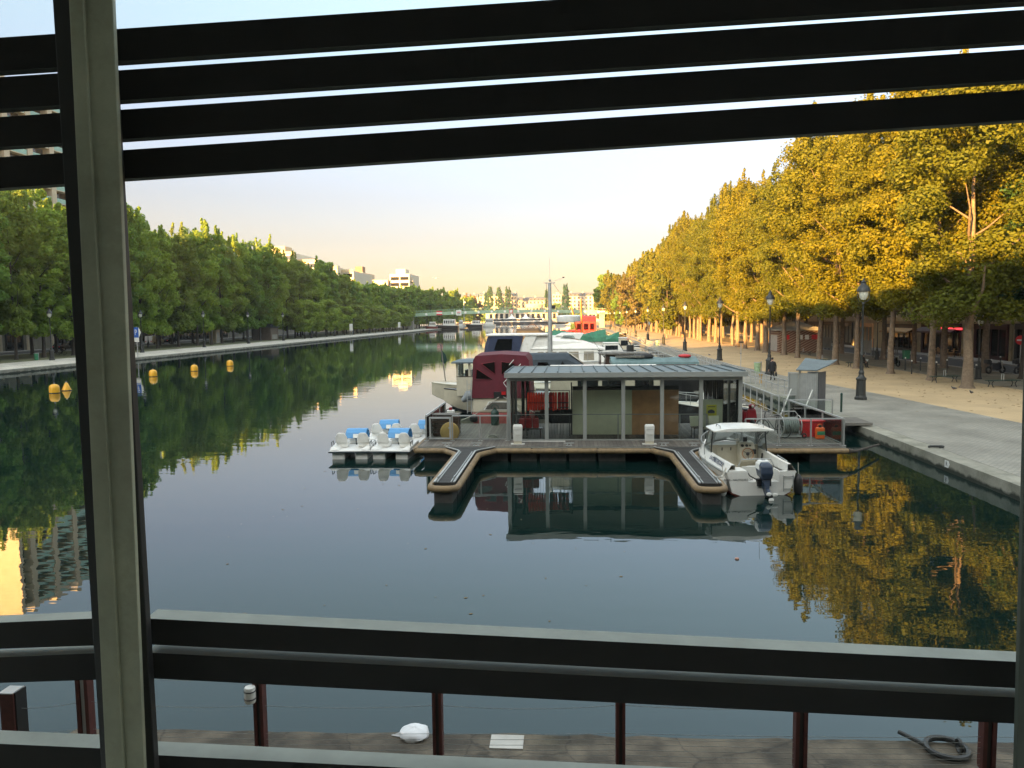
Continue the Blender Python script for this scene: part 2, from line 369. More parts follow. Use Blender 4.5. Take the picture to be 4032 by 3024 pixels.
# ---------------------------------------------------------------- setting
def water_mat():
    m, nt, b = nt_new('canal_water'); L = nt.links.new
    b.inputs['Base Color'].default_value = (.004, .015, .013, 1); b.inputs['Roughness'].default_value = .012; b.inputs['IOR'].default_value = 1.6
    tc = N(nt, 'ShaderNodeTexCoord')
    mp = N(nt, 'ShaderNodeMapping'); mp.inputs['Scale'].default_value = (.35, .8, 1); L(tc.outputs['Object'], mp.inputs[0])
    n1 = N(nt, 'ShaderNodeTexNoise'); n1.inputs['Scale'].default_value = 1.1; n1.inputs['Detail'].default_value = 3; L(mp.outputs[0], n1.inputs['Vector'])
    n2 = N(nt, 'ShaderNodeTexNoise'); n2.inputs['Scale'].default_value = .06; n2.inputs['Detail'].default_value = 3; L(tc.outputs['Object'], n2.inputs['Vector'])
    mr = N(nt, 'ShaderNodeMapRange'); mr.inputs[1].default_value = .38; mr.inputs[2].default_value = .68; mr.inputs[3].default_value = .25; mr.inputs[4].default_value = 1.
    L(n2.outputs[0], mr.inputs[0])
    mu = N(nt, 'ShaderNodeMath', operation='MULTIPLY'); L(n1.outputs[0], mu.inputs[0]); L(mr.outputs[0], mu.inputs[1])
    bp = N(nt, 'ShaderNodeBump'); bp.inputs['Strength'].default_value = .20; bp.inputs['Distance'].default_value = .05
    L(mu.outputs[0], bp.inputs['Height']); L(bp.outputs[0], b.inputs['Normal'])
    return m
def brick_mat(name, c1, c2, mortar, sx, sy, rough=.75, msize=.012):
    m, nt, b = nt_new(name); L = nt.links.new
    tc = N(nt, 'ShaderNodeTexCoord'); bt = N(nt, 'ShaderNodeTexBrick'); bt.inputs['Scale'].default_value = 1
    bt.inputs['Brick Width'].default_value = sx; bt.inputs['Row Height'].default_value = sy; bt.inputs['Mortar Size'].default_value = msize
    bt.inputs['Color1'].default_value = (*c1,1); bt.inputs['Color2'].default_value = (*c2,1); bt.inputs['Mortar'].default_value = (*mortar,1)
    L(tc.outputs['Object'], bt.inputs['Vector'])
    n1 = N(nt, 'ShaderNodeTexNoise'); n1.inputs['Scale'].default_value = .5; n1.inputs['Detail'].default_value = 8; L(tc.outputs['Object'], n1.inputs['Vector'])
    mr = N(nt, 'ShaderNodeMapRange'); mr.inputs[1].default_value = .3; mr.inputs[2].default_value = .7; mr.inputs[3].default_value = .72; mr.inputs[4].default_value = 1.2
    L(n1.outputs[0], mr.inputs[0]); sc = N(nt, 'ShaderNodeVectorMath', operation='SCALE'); L(bt.outputs[0], sc.inputs[0]); L(mr.outputs[0], sc.inputs['Scale'])
    L(sc.outputs[0], b.inputs['Base Color']); b.inputs['Roughness'].default_value = rough
    bp = N(nt, 'ShaderNodeBump'); bp.inputs['Distance'].default_value = .015; bp.inputs['Strength'].default_value = .6; L(bt.outputs['Fac'], bp.inputs['Height']); bp.invert = True
    L(bp.outputs[0], b.inputs['Normal']); return m
def quay_mat(name, rgb, algae=(.022,.026,.016)):
    """dressed stone: moss and damp along the waterline, streaks down the face"""
    m = mat(name, rgb, .85, var=.3, scale=1.2, dirt=(rgb[0]*.5, rgb[1]*.52, rgb[2]*.45), bump=.4, bscale=25); nt = m.node_tree; L = nt.links.new
    b = nt.nodes['Principled BSDF']; src = b.inputs['Base Color'].links[0].from_socket
    g = N(nt, 'ShaderNodeNewGeometry'); sx = N(nt, 'ShaderNodeSeparateXYZ'); L(g.outputs['Position'], sx.inputs[0])
    n = N(nt, 'ShaderNodeTexNoise'); n.inputs['Scale'].default_value = 2.2; n.inputs['Detail'].default_value = 6; L(g.outputs['Position'], n.inputs['Vector'])
    ad = N(nt, 'ShaderNodeMath', operation='MULTIPLY_ADD'); ad.inputs[1].default_value = .32; L(n.outputs[0], ad.inputs[0]); ad.inputs[2].default_value = -.16
    s2 = N(nt, 'ShaderNodeMath', operation='ADD'); L(sx.outputs[2], s2.inputs[0]); L(ad.outputs[0], s2.inputs[1])
    mr = N(nt, 'ShaderNodeMapRange'); mr.inputs[1].default_value = .10; mr.inputs[2].default_value = .19; L(s2.outputs[0], mr.inputs[0])
    mm = N(nt, 'ShaderNodeMix', data_type='RGBA'); mm.inputs[6].default_value = (*algae,1); L(mr.outputs[0], mm.inputs[0]); L(src, mm.inputs[7])
    L(mm.outputs[2], b.inputs['Base Color']); return m
QZ = .45
XR = 13.2; XL = -61.5; YEND = 660
M['water'] = water_mat()
M['quay'] = quay_mat('quay_stone', (.26,.25,.20))
M['ledge'] = quay_mat('lock_stone', (.095,.078,.055))
nt_ = M['ledge'].node_tree; b_ = nt_.nodes['Principled BSDF']; sr_ = b_.inputs['Base Color'].links[0].from_socket
tc_ = N(nt_, 'ShaderNodeTexCoord'); vo = N(nt_, 'ShaderNodeTexVoronoi', feature='DISTANCE_TO_EDGE'); vo.inputs['Scale'].default_value = .9; nz_ = N(nt_, 'ShaderNodeTexNoise'); nz_.inputs['Scale'].default_value = 3; nz_.inputs['Detail'].default_value = 8
mx_ = N(nt_, 'ShaderNodeMix', data_type='VECTOR'); mx_.inputs[0].default_value = .22; nt_.links.new(tc_.outputs['Object'], nz_.inputs['Vector']); nt_.links.new(tc_.outputs['Object'], mx_.inputs[4]); nt_.links.new(nz_.outputs['Color'], mx_.inputs[5]); nt_.links.new(mx_.outputs[1], vo.inputs['Vector'])
ck_ = N(nt_, 'ShaderNodeMapRange'); ck_.inputs[1].default_value = .0; ck_.inputs[2].default_value = .012; ck_.inputs[3].default_value = .35; ck_.inputs[4].default_value = 1; nt_.links.new(vo.outputs['Distance'], ck_.inputs[0])
pt_ = N(nt_, 'ShaderNodeMapRange'); pt_.inputs[1].default_value = .35; pt_.inputs[2].default_value = .66; pt_.inputs[3].default_value = .55; pt_.inputs[4].default_value = 1.6; nt_.links.new(nz_.outputs[0], pt_.inputs[0])
ml_ = N(nt_, 'ShaderNodeMath', operation='MULTIPLY'); nt_.links.new(ck_.outputs[0], ml_.inputs[0]); nt_.links.new(pt_.outputs[0], ml_.inputs[1])
sc_ = N(nt_, 'ShaderNodeVectorMath', operation='SCALE'); nt_.links.new(sr_, sc_.inputs[0]); nt_.links.new(ml_.outputs[0], sc_.inputs['Scale']); nt_.links.new(sc_.outputs[0], b_.inputs['Base Color'])
M['cobble'] = brick_mat('grey_cobbles', (.30,.285,.235), (.245,.235,.20), (.15,.14,.115), .22, .13)
M['pale_path'] = brick_mat('pale_path', (.55,.51,.43), (.50,.47,.40), (.34,.31,.26), .5, .3)
M['sand'] = mat('compacted_sand', (.46,.335,.185), .95, var=.16, scale=.25, dirt=(.38,.28,.16), bump=.15, bscale=8)
M['soil'] = mat('bare_soil', (.24,.18,.11), .95, var=.3, scale=.5)
M['verge'] = mat('worn_grass_verge', (.13,.13,.06), .95, var=.4, scale=.6, dirt=(.2,.15,.09))
M['gravel'] = mat('grey_brown_gravel', (.22,.19,.14), .95, var=.3, scale=.6, dirt=(.3,.23,.15), bump=.3, bscale=20)
M['asphalt'] = mat('asphalt', (.055,.055,.055), .8, var=.2, scale=1)
M['kerb'] = mat('granite_kerb', (.30,.29,.27), .8, var=.15)
struct(MB().box(XL-1, XR+1, -30, YEND+2, -.5, 0).build('water', M['water']))
struct(MB().box(-700, 700, -400, 1250, -4, -1.2).build('terrain', M['soil']))
def sheet(name, m, poly, z0, z1): return struct(MB().prism(poly, z0, z1).build(name, m))
# right bank: quay body, then cobbles, sand, road, pavement as sheets on it
sheet('quay', M['quay'], [(XR,-60),(XR,YEND),(690,YEND),(690,-60)], -1.1, QZ)
ped = [(20.9,-60),(20.9,34),(19.6,50),(18.2,62),(16.9,80),(16.2,100),(16.2,YEND-4)]
sheet('path', M['cobble'], [(13.95,-60)] + [(13.95,YEND-4)] + ped[::-1], QZ-.1, QZ+.006)
sheet('sand', M['sand'], ped + [(36.2,YEND-4),(36.2,-60)], QZ-.1, QZ+.004)
sheet('gravel', M['gravel'], [(29.6,-60),(29.4,80),(29.8,150),(29.6,YEND-6),(36.15,YEND-6),(36.15,-60)], QZ-.1, QZ+.008)
sheet('road', M['asphalt'], [(36.4,-60),(36.4,YEND-4),(41.5,YEND-4),(41.5,-60)], QZ-.1, QZ+.008)
sheet('kerb', M['kerb'], [(36.2,-60),(36.2,YEND-4),(36.4,YEND-4),(36.4,-60)], QZ-.1, QZ+.05)
sheet('pavement', M['kerb'], [(41.5,-60),(41.5,YEND-4),(44.2,YEND-4),(44.2,-60)], QZ-.1, QZ+.13)
# left bank
sheet('quay', M['quay'], [(XL,-60),(XL,YEND),(-690,YEND),(-690,-60)], -1.1, QZ)
sheet('path', M['pale_path'], [(XL-.7,-60),(XL-.7,YEND-4),(-72,YEND-4),(-72,-60)], QZ-.1, QZ+.006)
sheet('verge', M['verge'], [(-72,-60),(-72,YEND-4),(-89.5,YEND-4),(-89.5,-60)], QZ-.1, QZ+.004)
sheet('road', M['asphalt'], [(-90,-60),(-90,YEND-4),(-97,YEND-4),(-97,-60)], QZ-.1, QZ+.008)
sheet('kerb', M['kerb'], [(-89.5,-60),(-89.5,YEND-4),(-90,YEND-4),(-90,-60)], QZ-.1, QZ+.1)
sheet('pavement', M['kerb'], [(-97,-60),(-97,YEND-4),(-100.2,YEND-4),(-100.2,-60)], QZ-.1, QZ+.13)
sheet('quay', M['quay'], [(-690,YEND),(690,YEND),(690,1240),(-690,1240)], -1.1, QZ-.004)
# stone ledge below the window (the head of the lock)
def ledge():
    a = at(170,1572,.45); b = at(2212,1604,.45); m = MB()
    rough = []
    for i in range(61):
        t = i/60; x = a.x + (13.1-a.x)*t; y = a.y + (b.y-a.y)*(x-a.x)/(b.x-a.x)
        rough.append((x, y + random.uniform(-.035,.035)))
    c = at(70,1625,.45)
    m.prism([(c.x, c.y), *rough, (13.1, 1.6), (c.x-.6, 1.6)], -1.05, .45); return struct(m.build('stone_ground', M['ledge']))
ledge()

# ---------------------------------------------------------------- the room, its window and the building round it
wt = T('waterside_warehouse', 'dark stone warehouse with an open room window over the canal', 'building', (0,-14,QZ))
m = MB()
m.box(-62,-24,-34,1.05,-1,20); m.box(-23.998,-3.4,-34,1.05,-1,16.8); m.box(3.4,34,-34,1.05,-1,16.8); m.box(-3.4,3.4,-34,-4.2,-1,16.8)
m.box(-3.4,3.4,-4.2,1.05,7.2,16.8); m.box(-3.4,3.4,-4.2,1.05,-1,3.9)
m.build('wall', M['concrete'], wt, world=True)
MB().box(-1,34,-34,-4,16.8,25.4).build('shade_storey', M['concrete'], wt, world=True)  # storey added out of view to shade the right-edge trees
m = MB(); m.box(-3.4,3.4,-4.2,1.05,3.9,4.0); m.box(-3.4,3.4,-4.2,1.05,7.1,7.2); m.box(-3.4,3.4,-4.2,-4.1,4,7.1); m.box(-3.4,-3.3,-4.1,1.05,4,7.1); m.box(3.3,3.4,-4.1,1.05,4,7.1)
m.build('room_lining', M['room'], wt, world=True)
g_ = random.Random(21); x = -61.
while x < -9:
    w_ = g_.uniform(.8, 5); h_ = g_.choice((.3, .5, .9, 1.4, 2.2)); z_ = 20 if x+w_ < -24.2 else 16.8
    if not (-27.5 < x < -23.8): MB().box(x, x+w_, -3-g_.uniform(0,6), -.2, z_+.004, z_+h_).build('roof_house' if w_ > 2 else 'chimney', M['concrete'], wt, world=True)  # uneven blocks added out of view to break up the shadow edge
    x += w_ + g_.uniform(.3, 4)
for x0_, x1_, z1_ in ((.2,2,26.4),(5,8,27),(12,14,26)): MB().box(x0_, x1_, -12, -6, 25.41, z1_).build('chimney', M['concrete'], wt, world=True)  # more unseen blocks added to roughen the shadow edge
# the screen plane: 1.5 m out, turned so that its right end is nearer
WU = Vector((math.cos(R(2.6)), math.sin(R(2.6)), 0)); WN = Vector((-WU.y, WU.x, 0))   # WN points out of the room
fwd = Vector((-math.sin(R(4.14)), math.cos(R(4.14)), 0))
def wp(px, py, dist=1.5, turn=0.):
    n = Matrix.Rotation(R(turn), 3, 'Z') @ WN; d = ray(px, py); p0 = EYE + fwd*dist
    return EYE + d * ((p0-EYE).dot(n)/d.dot(n))
def slat(name, pa, pb, h, dep, parent, top=False, dz=0):
    """horizontal board, front bottom edge from pa to pb, h high, dep deep outward"""
    u = (pb-pa); u.z = 0; u.normalize(); n = Vector((-u.y, u.x, 0)); m = MB()
    P = lambda p, o, zz: (p.x+n.x*o, p.y+n.y*o, p.z+zz)
    lo = [P(pa,0,0), P(pb,0,0), P(pb,dep,0), P(pa,dep,0)]; hi = [P(pa,0,h), P(pb,0,h), P(pb,dep,h), P(pa,dep,h)]
    m.mat(0).add(lo+hi, [(0,1,5,4),(1,2,6,5),(2,3,7,6),(3,0,4,7)])
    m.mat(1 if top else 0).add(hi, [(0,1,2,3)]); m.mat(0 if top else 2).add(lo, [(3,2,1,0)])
    o = m.build(name, [M['dark_timber'], M['timber_lit_top'], M['timber_lit_under']], parent, world=True); return o
c = wp(1240, 600)
scr = T('slatted_screen', 'dark horizontal slats crossing the sky in the wide window bay', 'screen', (c.x, c.y, c.z))
low = T('window_guard', 'three dark rails with pale tops across the foot of the wide bay', 'railing', tuple(wp(1240,1600)))
# main bay: the slat's lower and upper front edges, read at x = 270 and x = 2190
for yt, yb in ((61.5,131),(151,216),(236.5,300),(324,386.5)):
    k = -.0657
    a = wp(232, yb+(232-270)*k); b = wp(2290, yb+(2290-270)*k); t = wp(270, yt)
    slat('slat', a, b, t.z-wp(270,yb).z, .026, scr)
for yt, yb, k in ((1337,1393,.0505),(1410.5,1466,.0525),(1631,1700,.052)):
    a = wp(318, yb+(318-340)*k); b = wp(2290, yb+(2290-340)*k); z1 = wp(340,yt).z; z0 = wp(340,yb).z
    slat('rail', a, b, z1-z0, .05, low, top=True)
scl = T('slatted_screen', 'dark horizontal slats of the narrow left bay, tower showing between', 'screen', tuple(wp(60,300)))
lol = T('window_guard', 'dark rails with pale tops at the foot of the narrow left bay', 'railing', tuple(wp(60,1600)))
for yt, yb in ((74.5,147),(160,229),(246,311),(333,400)):
    k = -.066
    z0 = (wp(100,yb).z); z1 = wp(100,yt).z
    a = wp(-140, yb+(-240)*k); b = wp(158, yb+58*k); slat('slat', a, b, z1-z0, .026, scl)
for yt, yb, k in ((1341,1398,-.033),(1416,1472,-.033),(1611,1680,.046)):
    a = wp(-140, yb-240*k, 1.5, 0); b = wp(222, yb+122*k); tu = (b-a)
    # follow the drawn slope: the left end of these rails stands nearer the room
    A = wp(-140, yb-240*k, 1.5, -12 if k < 0 else 0); B = wp(222, yb+122*k, 1.5, -12 if k < 0 else 0)
    z0 = (A.z+B.z)/2; z1 = z0 + (wp(100,yt,1.5,-12 if k<0 else 0).z - wp(100,yb,1.5,-12 if k<0 else 0).z)
    slat('rail', A, B, z1-z0, .05, lol, top=True)
# the upright between the bays, and the one at the far right
def upright(parent, name, xa, xb, dist, dep, m, y0=-90, y1=1760, lean=None):
    top = [wp(x, y0, dist) for x in (xa[0], xb[0])]; bot = [wp(x, y1, dist) for x in (xa[1], xb[1])]
    n = WN*dep; mb = MB(); v = [bot[0], bot[1], bot[1]+n, bot[0]+n, top[0], top[1], top[1]+n, top[0]+n]
    mb.add(v, [(3,2,1,0),(4,5,6,7),(0,1,5,4),(1,2,6,5),(2,3,7,6),(3,0,4,7)]); return mb.build(name, m, parent, world=True, bevel=.002)
fr = T('window_mullion', 'greige painted upright between the two window bays with black edges, the left standing for shade', 'window frame', tuple(wp(200,1600,1.42)))
def xs(x0, x1, y0=-90, y1=1760): # extrapolate x at y=0 and y=1659 to y0..y1
    return (x0+(x1-x0)*y0/1659, x0+(x1-x0)*y1/1659)
upright(fr, 'edge_strip', xs(113,218), xs(152,247), 1.44, .06, M['black'])  # black box stands in for the jamb side in shade
upright(fr, 'post', xs(148,228), xs(243,311), 1.40, .012, M['post_paint'])
upright(fr, 'bead', xs(176,264), xs(180,268), 1.392, .007, M['post_paint'])
upright(fr, 'edge_strip', xs(229,309), xs(236,334), 1.44, .02, M['black'])
fr2 = T('window_mullion', 'dark upright sliver at the right-hand edge of the window', 'window frame', tuple(wp(2205,1600,1.40)))
upright(fr2, 'post', xs(2240,2196), xs(2330,2300), 1.40, .012, M['dark_frame'])

# ---------------------------------------------------------------- cable railing on the terrace below the window
struct(MB().prism([(at(60,1648,1.45).x-1.2,1.4),(8,1.4),(8,at(1600,1652,1.45).y),(at(60,1648,1.45).x-1.2,at(340,1648,1.45).y)], 1.25, 1.45).build('terrace_ground', M['ledge']))
rl = T('cable_railing', 'rust red steel posts and thin cables below the window', 'railing', tuple(at(1340,1655,1.45)))
TOPY = {567:1462, 948:1463, 1340:1466, 1727:1463.5, 2130:1475}
posts = []
for x, ww in ((567,23),(948,22),(1340,21),(1727,26),(2130,28)):
    b = at(x, 1652 if x < 1700 else 1660, 1.45); b.z = 1.45
    zt = atY(x, 1462, b.y).z; hw = ww/F*b.y/2
    m = MB(); m.box(b.x-hw, b.x-hw*.35, b.y-.05, b.y+.05, 1.45, zt); m.box(b.x+hw*.35, b.x+hw, b.y-.05, b.y+.05, 1.45, zt)
    m.mat(1).box(b.x-hw*.34, b.x+hw*.34, b.y-.035, b.y+.035, 1.45, zt-.02)
    m.build('post', [M['rust'], M['black']], rl, world=True, bevel=.004); posts.append((b.x, b.y, zt))
b = at(192, 1640, 1.45); hw = 30/F*b.y/2; zt = atY(192, 1440, b.y).z
m = MB(); m.box(b.x-hw, b.x-hw*.4, b.y-.05, b.y+.05, 1.45, zt); m.box(b.x+hw*.4, b.x+hw, b.y-.05, b.y+.05, 1.45, zt); m.mat(1).box(b.x-hw*.39, b.x+hw*.39, b.y-.03, b.y+.03, 1.45, zt)
m.build('post', [M['rust'], M['galv']], rl, world=True, bevel=.004); posts.insert(0, (b.x, b.y, zt))
b2 = at(38, 1690, 1.3); zt2 = atY(38, 1492, b2.y).z; hw = 34/F*b2.y/2
lp = T('steel_bollard_post', 'squat rust brown square post at the far left of the railing', 'post', (b2.x, b2.y, 1.2))
MB().box(-hw, hw, -.07, .07, 0, zt2-1.2).build('post', M['rust'], lp, bevel=.006); MB().box(-hw*1.03, hw*1.03, -.075, .075, zt2-1.2, zt2-1.19).build('cap', M['galv'], lp)
MB().box(hw, hw+.012, -.05, .09, 0, zt2-1.2).build('back_plate', M['black'], lp)
posts.insert(0, (b2.x+.02, b2.y, zt2)); posts.append((posts[-1][0]+1.55, posts[-1][1], posts[-1][2]))
m = MB()
zs = [2.02, 2.28] + [1.49+.052*i for i in range(6)]
wires = []
for i in range(len(posts)-1):
    p, q = posts[i], posts[i+1]
    for j, z in enumerate(zs):
        sag = (.03 if j < 2 else .006)*(1.2 if i % 2 else .8); k = (p[2]-1.45)/(posts[3][2]-1.45); 
        m.tube([(p[0]+(q[0]-p[0])*t, p[1]+(q[1]-p[1])*t, z-sag*4*t*(1-t)) for t in (0,.2,.4,.6,.8,1)], .0022, 5)
m.build('cable', M['wire'], rl, world=True)['kind'] = 'stuff'
p = posts[2]
lt = T('bulkhead_light', 'white cylindrical bulkhead light banded in black on a railing post', 'lamp', (p[0]-.05, p[1]-.09, atY(562,1490,p[1]).z))
MB().box(-.065,.05,.03,.05,-.085,.06).build('back_plate', M['black'], lt)
MB().lathe([(.0,-.075),(.045,-.075),(.05,-.06),(.05,.06),(.045,.07),(0,.07)], (0,0,0), 16).build('diffuser', M['white_plastic'], lt, smooth=True)
for z in (-.035,.035): MB().torus((0,0,z), .051, .006, n=18, m=5).build('band', M['black'], lt)
# things lying on the stone ledge
b = at(895, 1590, .45)
bg_ = T('plastic_bag', 'crumpled white plastic bag lying on the stone ledge', 'bag', (b.x, b.y, .45))
m = MB(); rr = random.Random(3)
loops = []
for i, (r, z) in enumerate([(.02,0),(.17,.004),(.185,.035),(.17,.075),(.12,.1),(.05,.11),(.01,.112)]):
    loops.append([((r*(1+rr.uniform(-.05,.05)))*math.cos(2*PI*j/22), (r*(1+rr.uniform(-.05,.05)))*math.sin(2*PI*j/22)*.95, z+rr.uniform(-.008,.008)) for j in range(22)])
m.loft(loops); m.build('bag_body', M['bag'], bg_, smooth=True)
MB().loft([[(-.15,-.05,.01),(-.15,.03,.01),(-.15,0,.06)],[(-.24,-.03,.012),(-.24,.0,.012),(-.24,-.015,.03)],[(-.28,-.02,.012),(-.28,-.01,.012),(-.28,-.015,.018)]]).build('bag_handle', M['bag'], bg_, smooth=True)
b = at(1095, 1604, .45)
tag(MB().box(-.2,.2,-.15,.15,0,.012).build('paving_slab', mat('pale_slab',(.50,.48,.43),.8), loc=(b.x,b.y,.452)), 'pale rectangular slab set into the dark stone ledge', 'slab')
b = at(2045, 1625, .45)
mr_ = T('mooring_ring', 'black iron mooring ring with its short bar on the stone ledge', 'mooring ring', (b.x, b.y, .47))
MB().torus((0,0,.03), .22, .035, n=26, m=8).build('ring', M['iron'], mr_, smooth=True)
MB().tube([(-.22,.06,.03),(-.42,.3,.05)], .025, 8).build('shackle_bar', M['iron'], mr_)
MB().torus((.13,-.02,.07), .07, .02, axis='x', n=14).build('link', M['iron'], mr_, smooth=True)

hz = bpy.data.materials.new('morning_haze'); hz.use_nodes = True; hn = hz.node_tree; hn.nodes.clear()
ho = N(hn, 'ShaderNodeOutputMaterial'); hv = N(hn, 'ShaderNodeVolumePrincipled'); hv.inputs['Color'].default_value = (.84, .92, 1, 1); hv.inputs['Density'].default_value = .00014; hv.inputs['Anisotropy'].default_value = .2
hn.links.new(hv.outputs[0], ho.inputs['Volume'])
tag(MB().box(-760, 760, -460, 1300, -5.2, 72).build('haze', hz), kind='stuff')
SC.cycles.volume_bounces = 0; SC.cycles.volume_step_rate = 10
g_ = random.Random(31); m = MB()
for i in range(1500):
    x, y = g_.gauss(28, 4.5), g_.uniform(38, 150)
    if not 14.2 < x < 36: continue
    a = g_.uniform(0, 6.28); r = g_.uniform(.05,.12); z = QZ+.012; m.add([(x+r*math.cos(a),y+r*math.sin(a),z),(x-r*.6*math.sin(a),y+r*.6*math.cos(a),z+.02),(x-r*math.cos(a),y-r*math.sin(a),z),(x+r*.6*math.sin(a),y-r*.6*math.cos(a),z+.01)], [(0,1,2,3)])
tag(m.build('fallen_leaves', mat('fallen_leaf', (.24,.15,.05), .85)), kind='stuff')
# ---------------------------------------------------------------- trees
def crown_mesh(name, m, H0, H1, RX, RY, nclump, nleaf, leaf, seed, spikes=8, egg=.42, ragged=1.0):
    """leaf-sized faces in many clumps through an egg-shaped crown from z=H0 to z=H1"""
    g = np.random.default_rng(seed); P = []; NRM = []; hh = H1-H0
    def clump(c, r, n):
        d = g.normal(size=(n,3)); d /= np.linalg.norm(d, axis=1)[:,None]
        rad = g.uniform(.35, 1., size=(n,1))**.5
        P.append(np.array(c) + d*rad*np.array(r)); NRM.append(d*1.0 + g.normal(size=(n,3))*.48 + np.array([0,0,.22]))
    per = max(8, nleaf//nclump)
    for i in range(nclump):
        t = g.uniform(-.03, .97)**1.0 if i % 9 else g.uniform(-.06,.05); t = float(np.real(t)); th = g.uniform(0, 2*PI)
        prof = (math.sin(PI*min(1, t**egg*.5/.5 if t < 0 else 1)) if False else (max(0.05, (t/egg))**.55 if t < egg else max(.0, 1-((t-egg)/(1.03-egg))**2.1)**.5))
        prof = prof if t > .02 else .5; rr = prof*math.sqrt(g.uniform(.30, 1.0)); s = g.uniform(.75, 1.35)*ragged
        s *= .93; c = (RX*rr*math.cos(th)+g.normal()*.3, RY*rr*math.sin(th)+g.normal()*.3, H0+hh*t)
        k = RX/5.
        clump(c, (1.15*s*k, 1.15*s*k, .95*s*max(k,.7)*hh/18 if hh > 12 else .8*s*k), int(per*g.uniform(.6, 1.4)))
    for i in range(spikes):                                         # upright sprays that fray the skyline
        th = g.uniform(0, 2*PI); t = g.uniform(.72, 1.0); rr = max(0, 1-((t-egg)/(1.06-egg))**2)**.5
        x, y, z = RX*rr*math.cos(th)*.95, RY*rr*math.sin(th)*.95, H0+hh*t
        for q in range(5):
            clump((x+g.normal()*.1, y+g.normal()*.1, z+.45*q*hh/18), (.42-.06*q, .42-.06*q, .4), max(6, int(per*.16)))
    P = np.concatenate(P); Nn = np.concatenate(NRM); Nn /= np.linalg.norm(Nn, axis=1)[:,None]; n = len(P)
    a = np.cross(Nn, g.normal(size=(n,3))); a /= np.linalg.norm(a, axis=1)[:,None]; b = np.cross(Nn, a)
    s = (leaf*g.uniform(.6, 1.35, size=(n,1)))
    V = np.stack([P - a*s*.5, P + b*s*.36 + Nn*s*.08, P + a*s*.6, P - b*s*.36 + Nn*s*.08], axis=1).reshape(-1,3)
    me = bpy.data.meshes.new(name); me.vertices.add(4*n); me.vertices.foreach_set('co', V.astype(np.float32).ravel())
    me.loops.add(4*n); me.loops.foreach_set('vertex_index', np.arange(4*n, dtype=np.int32))
    me.polygons.add(n); me.polygons.foreach_set('loop_start', np.arange(0, 4*n, 4, dtype=np.int32))
    me.polygons.foreach_set('loop_total', np.full(n, 4, dtype=np.int32)); me.update(calc_edges=True); me.materials.append(m)
    return me
def trunk_mb(H, r, fork, seed, spread=3.9, lean=0.):
    g = random.Random(seed); m = MB(); x = y = 0.; pts = []; rs = []
    for i in range(9):
        t = i/8; z = H*.78*t; x = lean*t*t*4 + g.uniform(-.1,.1)*(i > 0); y = g.uniform(-.1,.1)*(i > 0)
        pts.append((x,y,z)); rs.append(r*(1.55 if i == 0 else 1.0 - .80*t))
    pts.insert(1, (0,0,.25)); rs.insert(1, r*1.12)
    m.tube(pts, rs, 9)
    for k in range(8):
        z0 = fork + (H*.62-fork)*k/8; a = k*2.4 + g.uniform(-.5,.5); L = spread*g.uniform(.7,1.15); zt = z0 + L*g.uniform(.7,1.3)
        x0 = lean*(z0/(H*.78))**2*4
        rb = r*max(.18, .52-.04*k)
        m.tube([(x0,0,z0), (x0+L*.35*math.cos(a), L*.35*math.sin(a), z0+(zt-z0)*.3), (x0+L*.72*math.cos(a+.1), L*.72*math.sin(a+.1), z0+(zt-z0)*.66), (x0+L*math.cos(a+.05), L*math.sin(a+.05), zt)], [rb, rb*.75, rb*.5, rb*.22], 6)
    return m
def tree(name, label, cat, group, crown_me, H, r, fork, seed, bark, lean=0., spread=4.1):
    t = T(name, label, cat, (0,0,0), 0, group)
    trunk_mb(H, r, fork, seed, spread, lean).build('trunk', bark, t, smooth=True)
    c = bpy.data.objects.new('crown', crown_me); COL.objects.link(c); c.parent = t; return t
PROTO = {}
def place_tree(key, loc, rz, label, group, s=1.):
    name, cat, args = PROTO_DEF[key]
    if key not in PROTO:
        o = tree(name, label, cat, group, *args()); PROTO[key] = o; KID[o.name] = [(c, []) for c in o.children]
        o.location = loc; o.rotation_euler = (0,0,rz); o.scale = (s,)*3 if not isinstance(s, tuple) else s; return o
    return dup(PROTO[key], loc, rz, label, group, s)
G = 'leaf_gold'
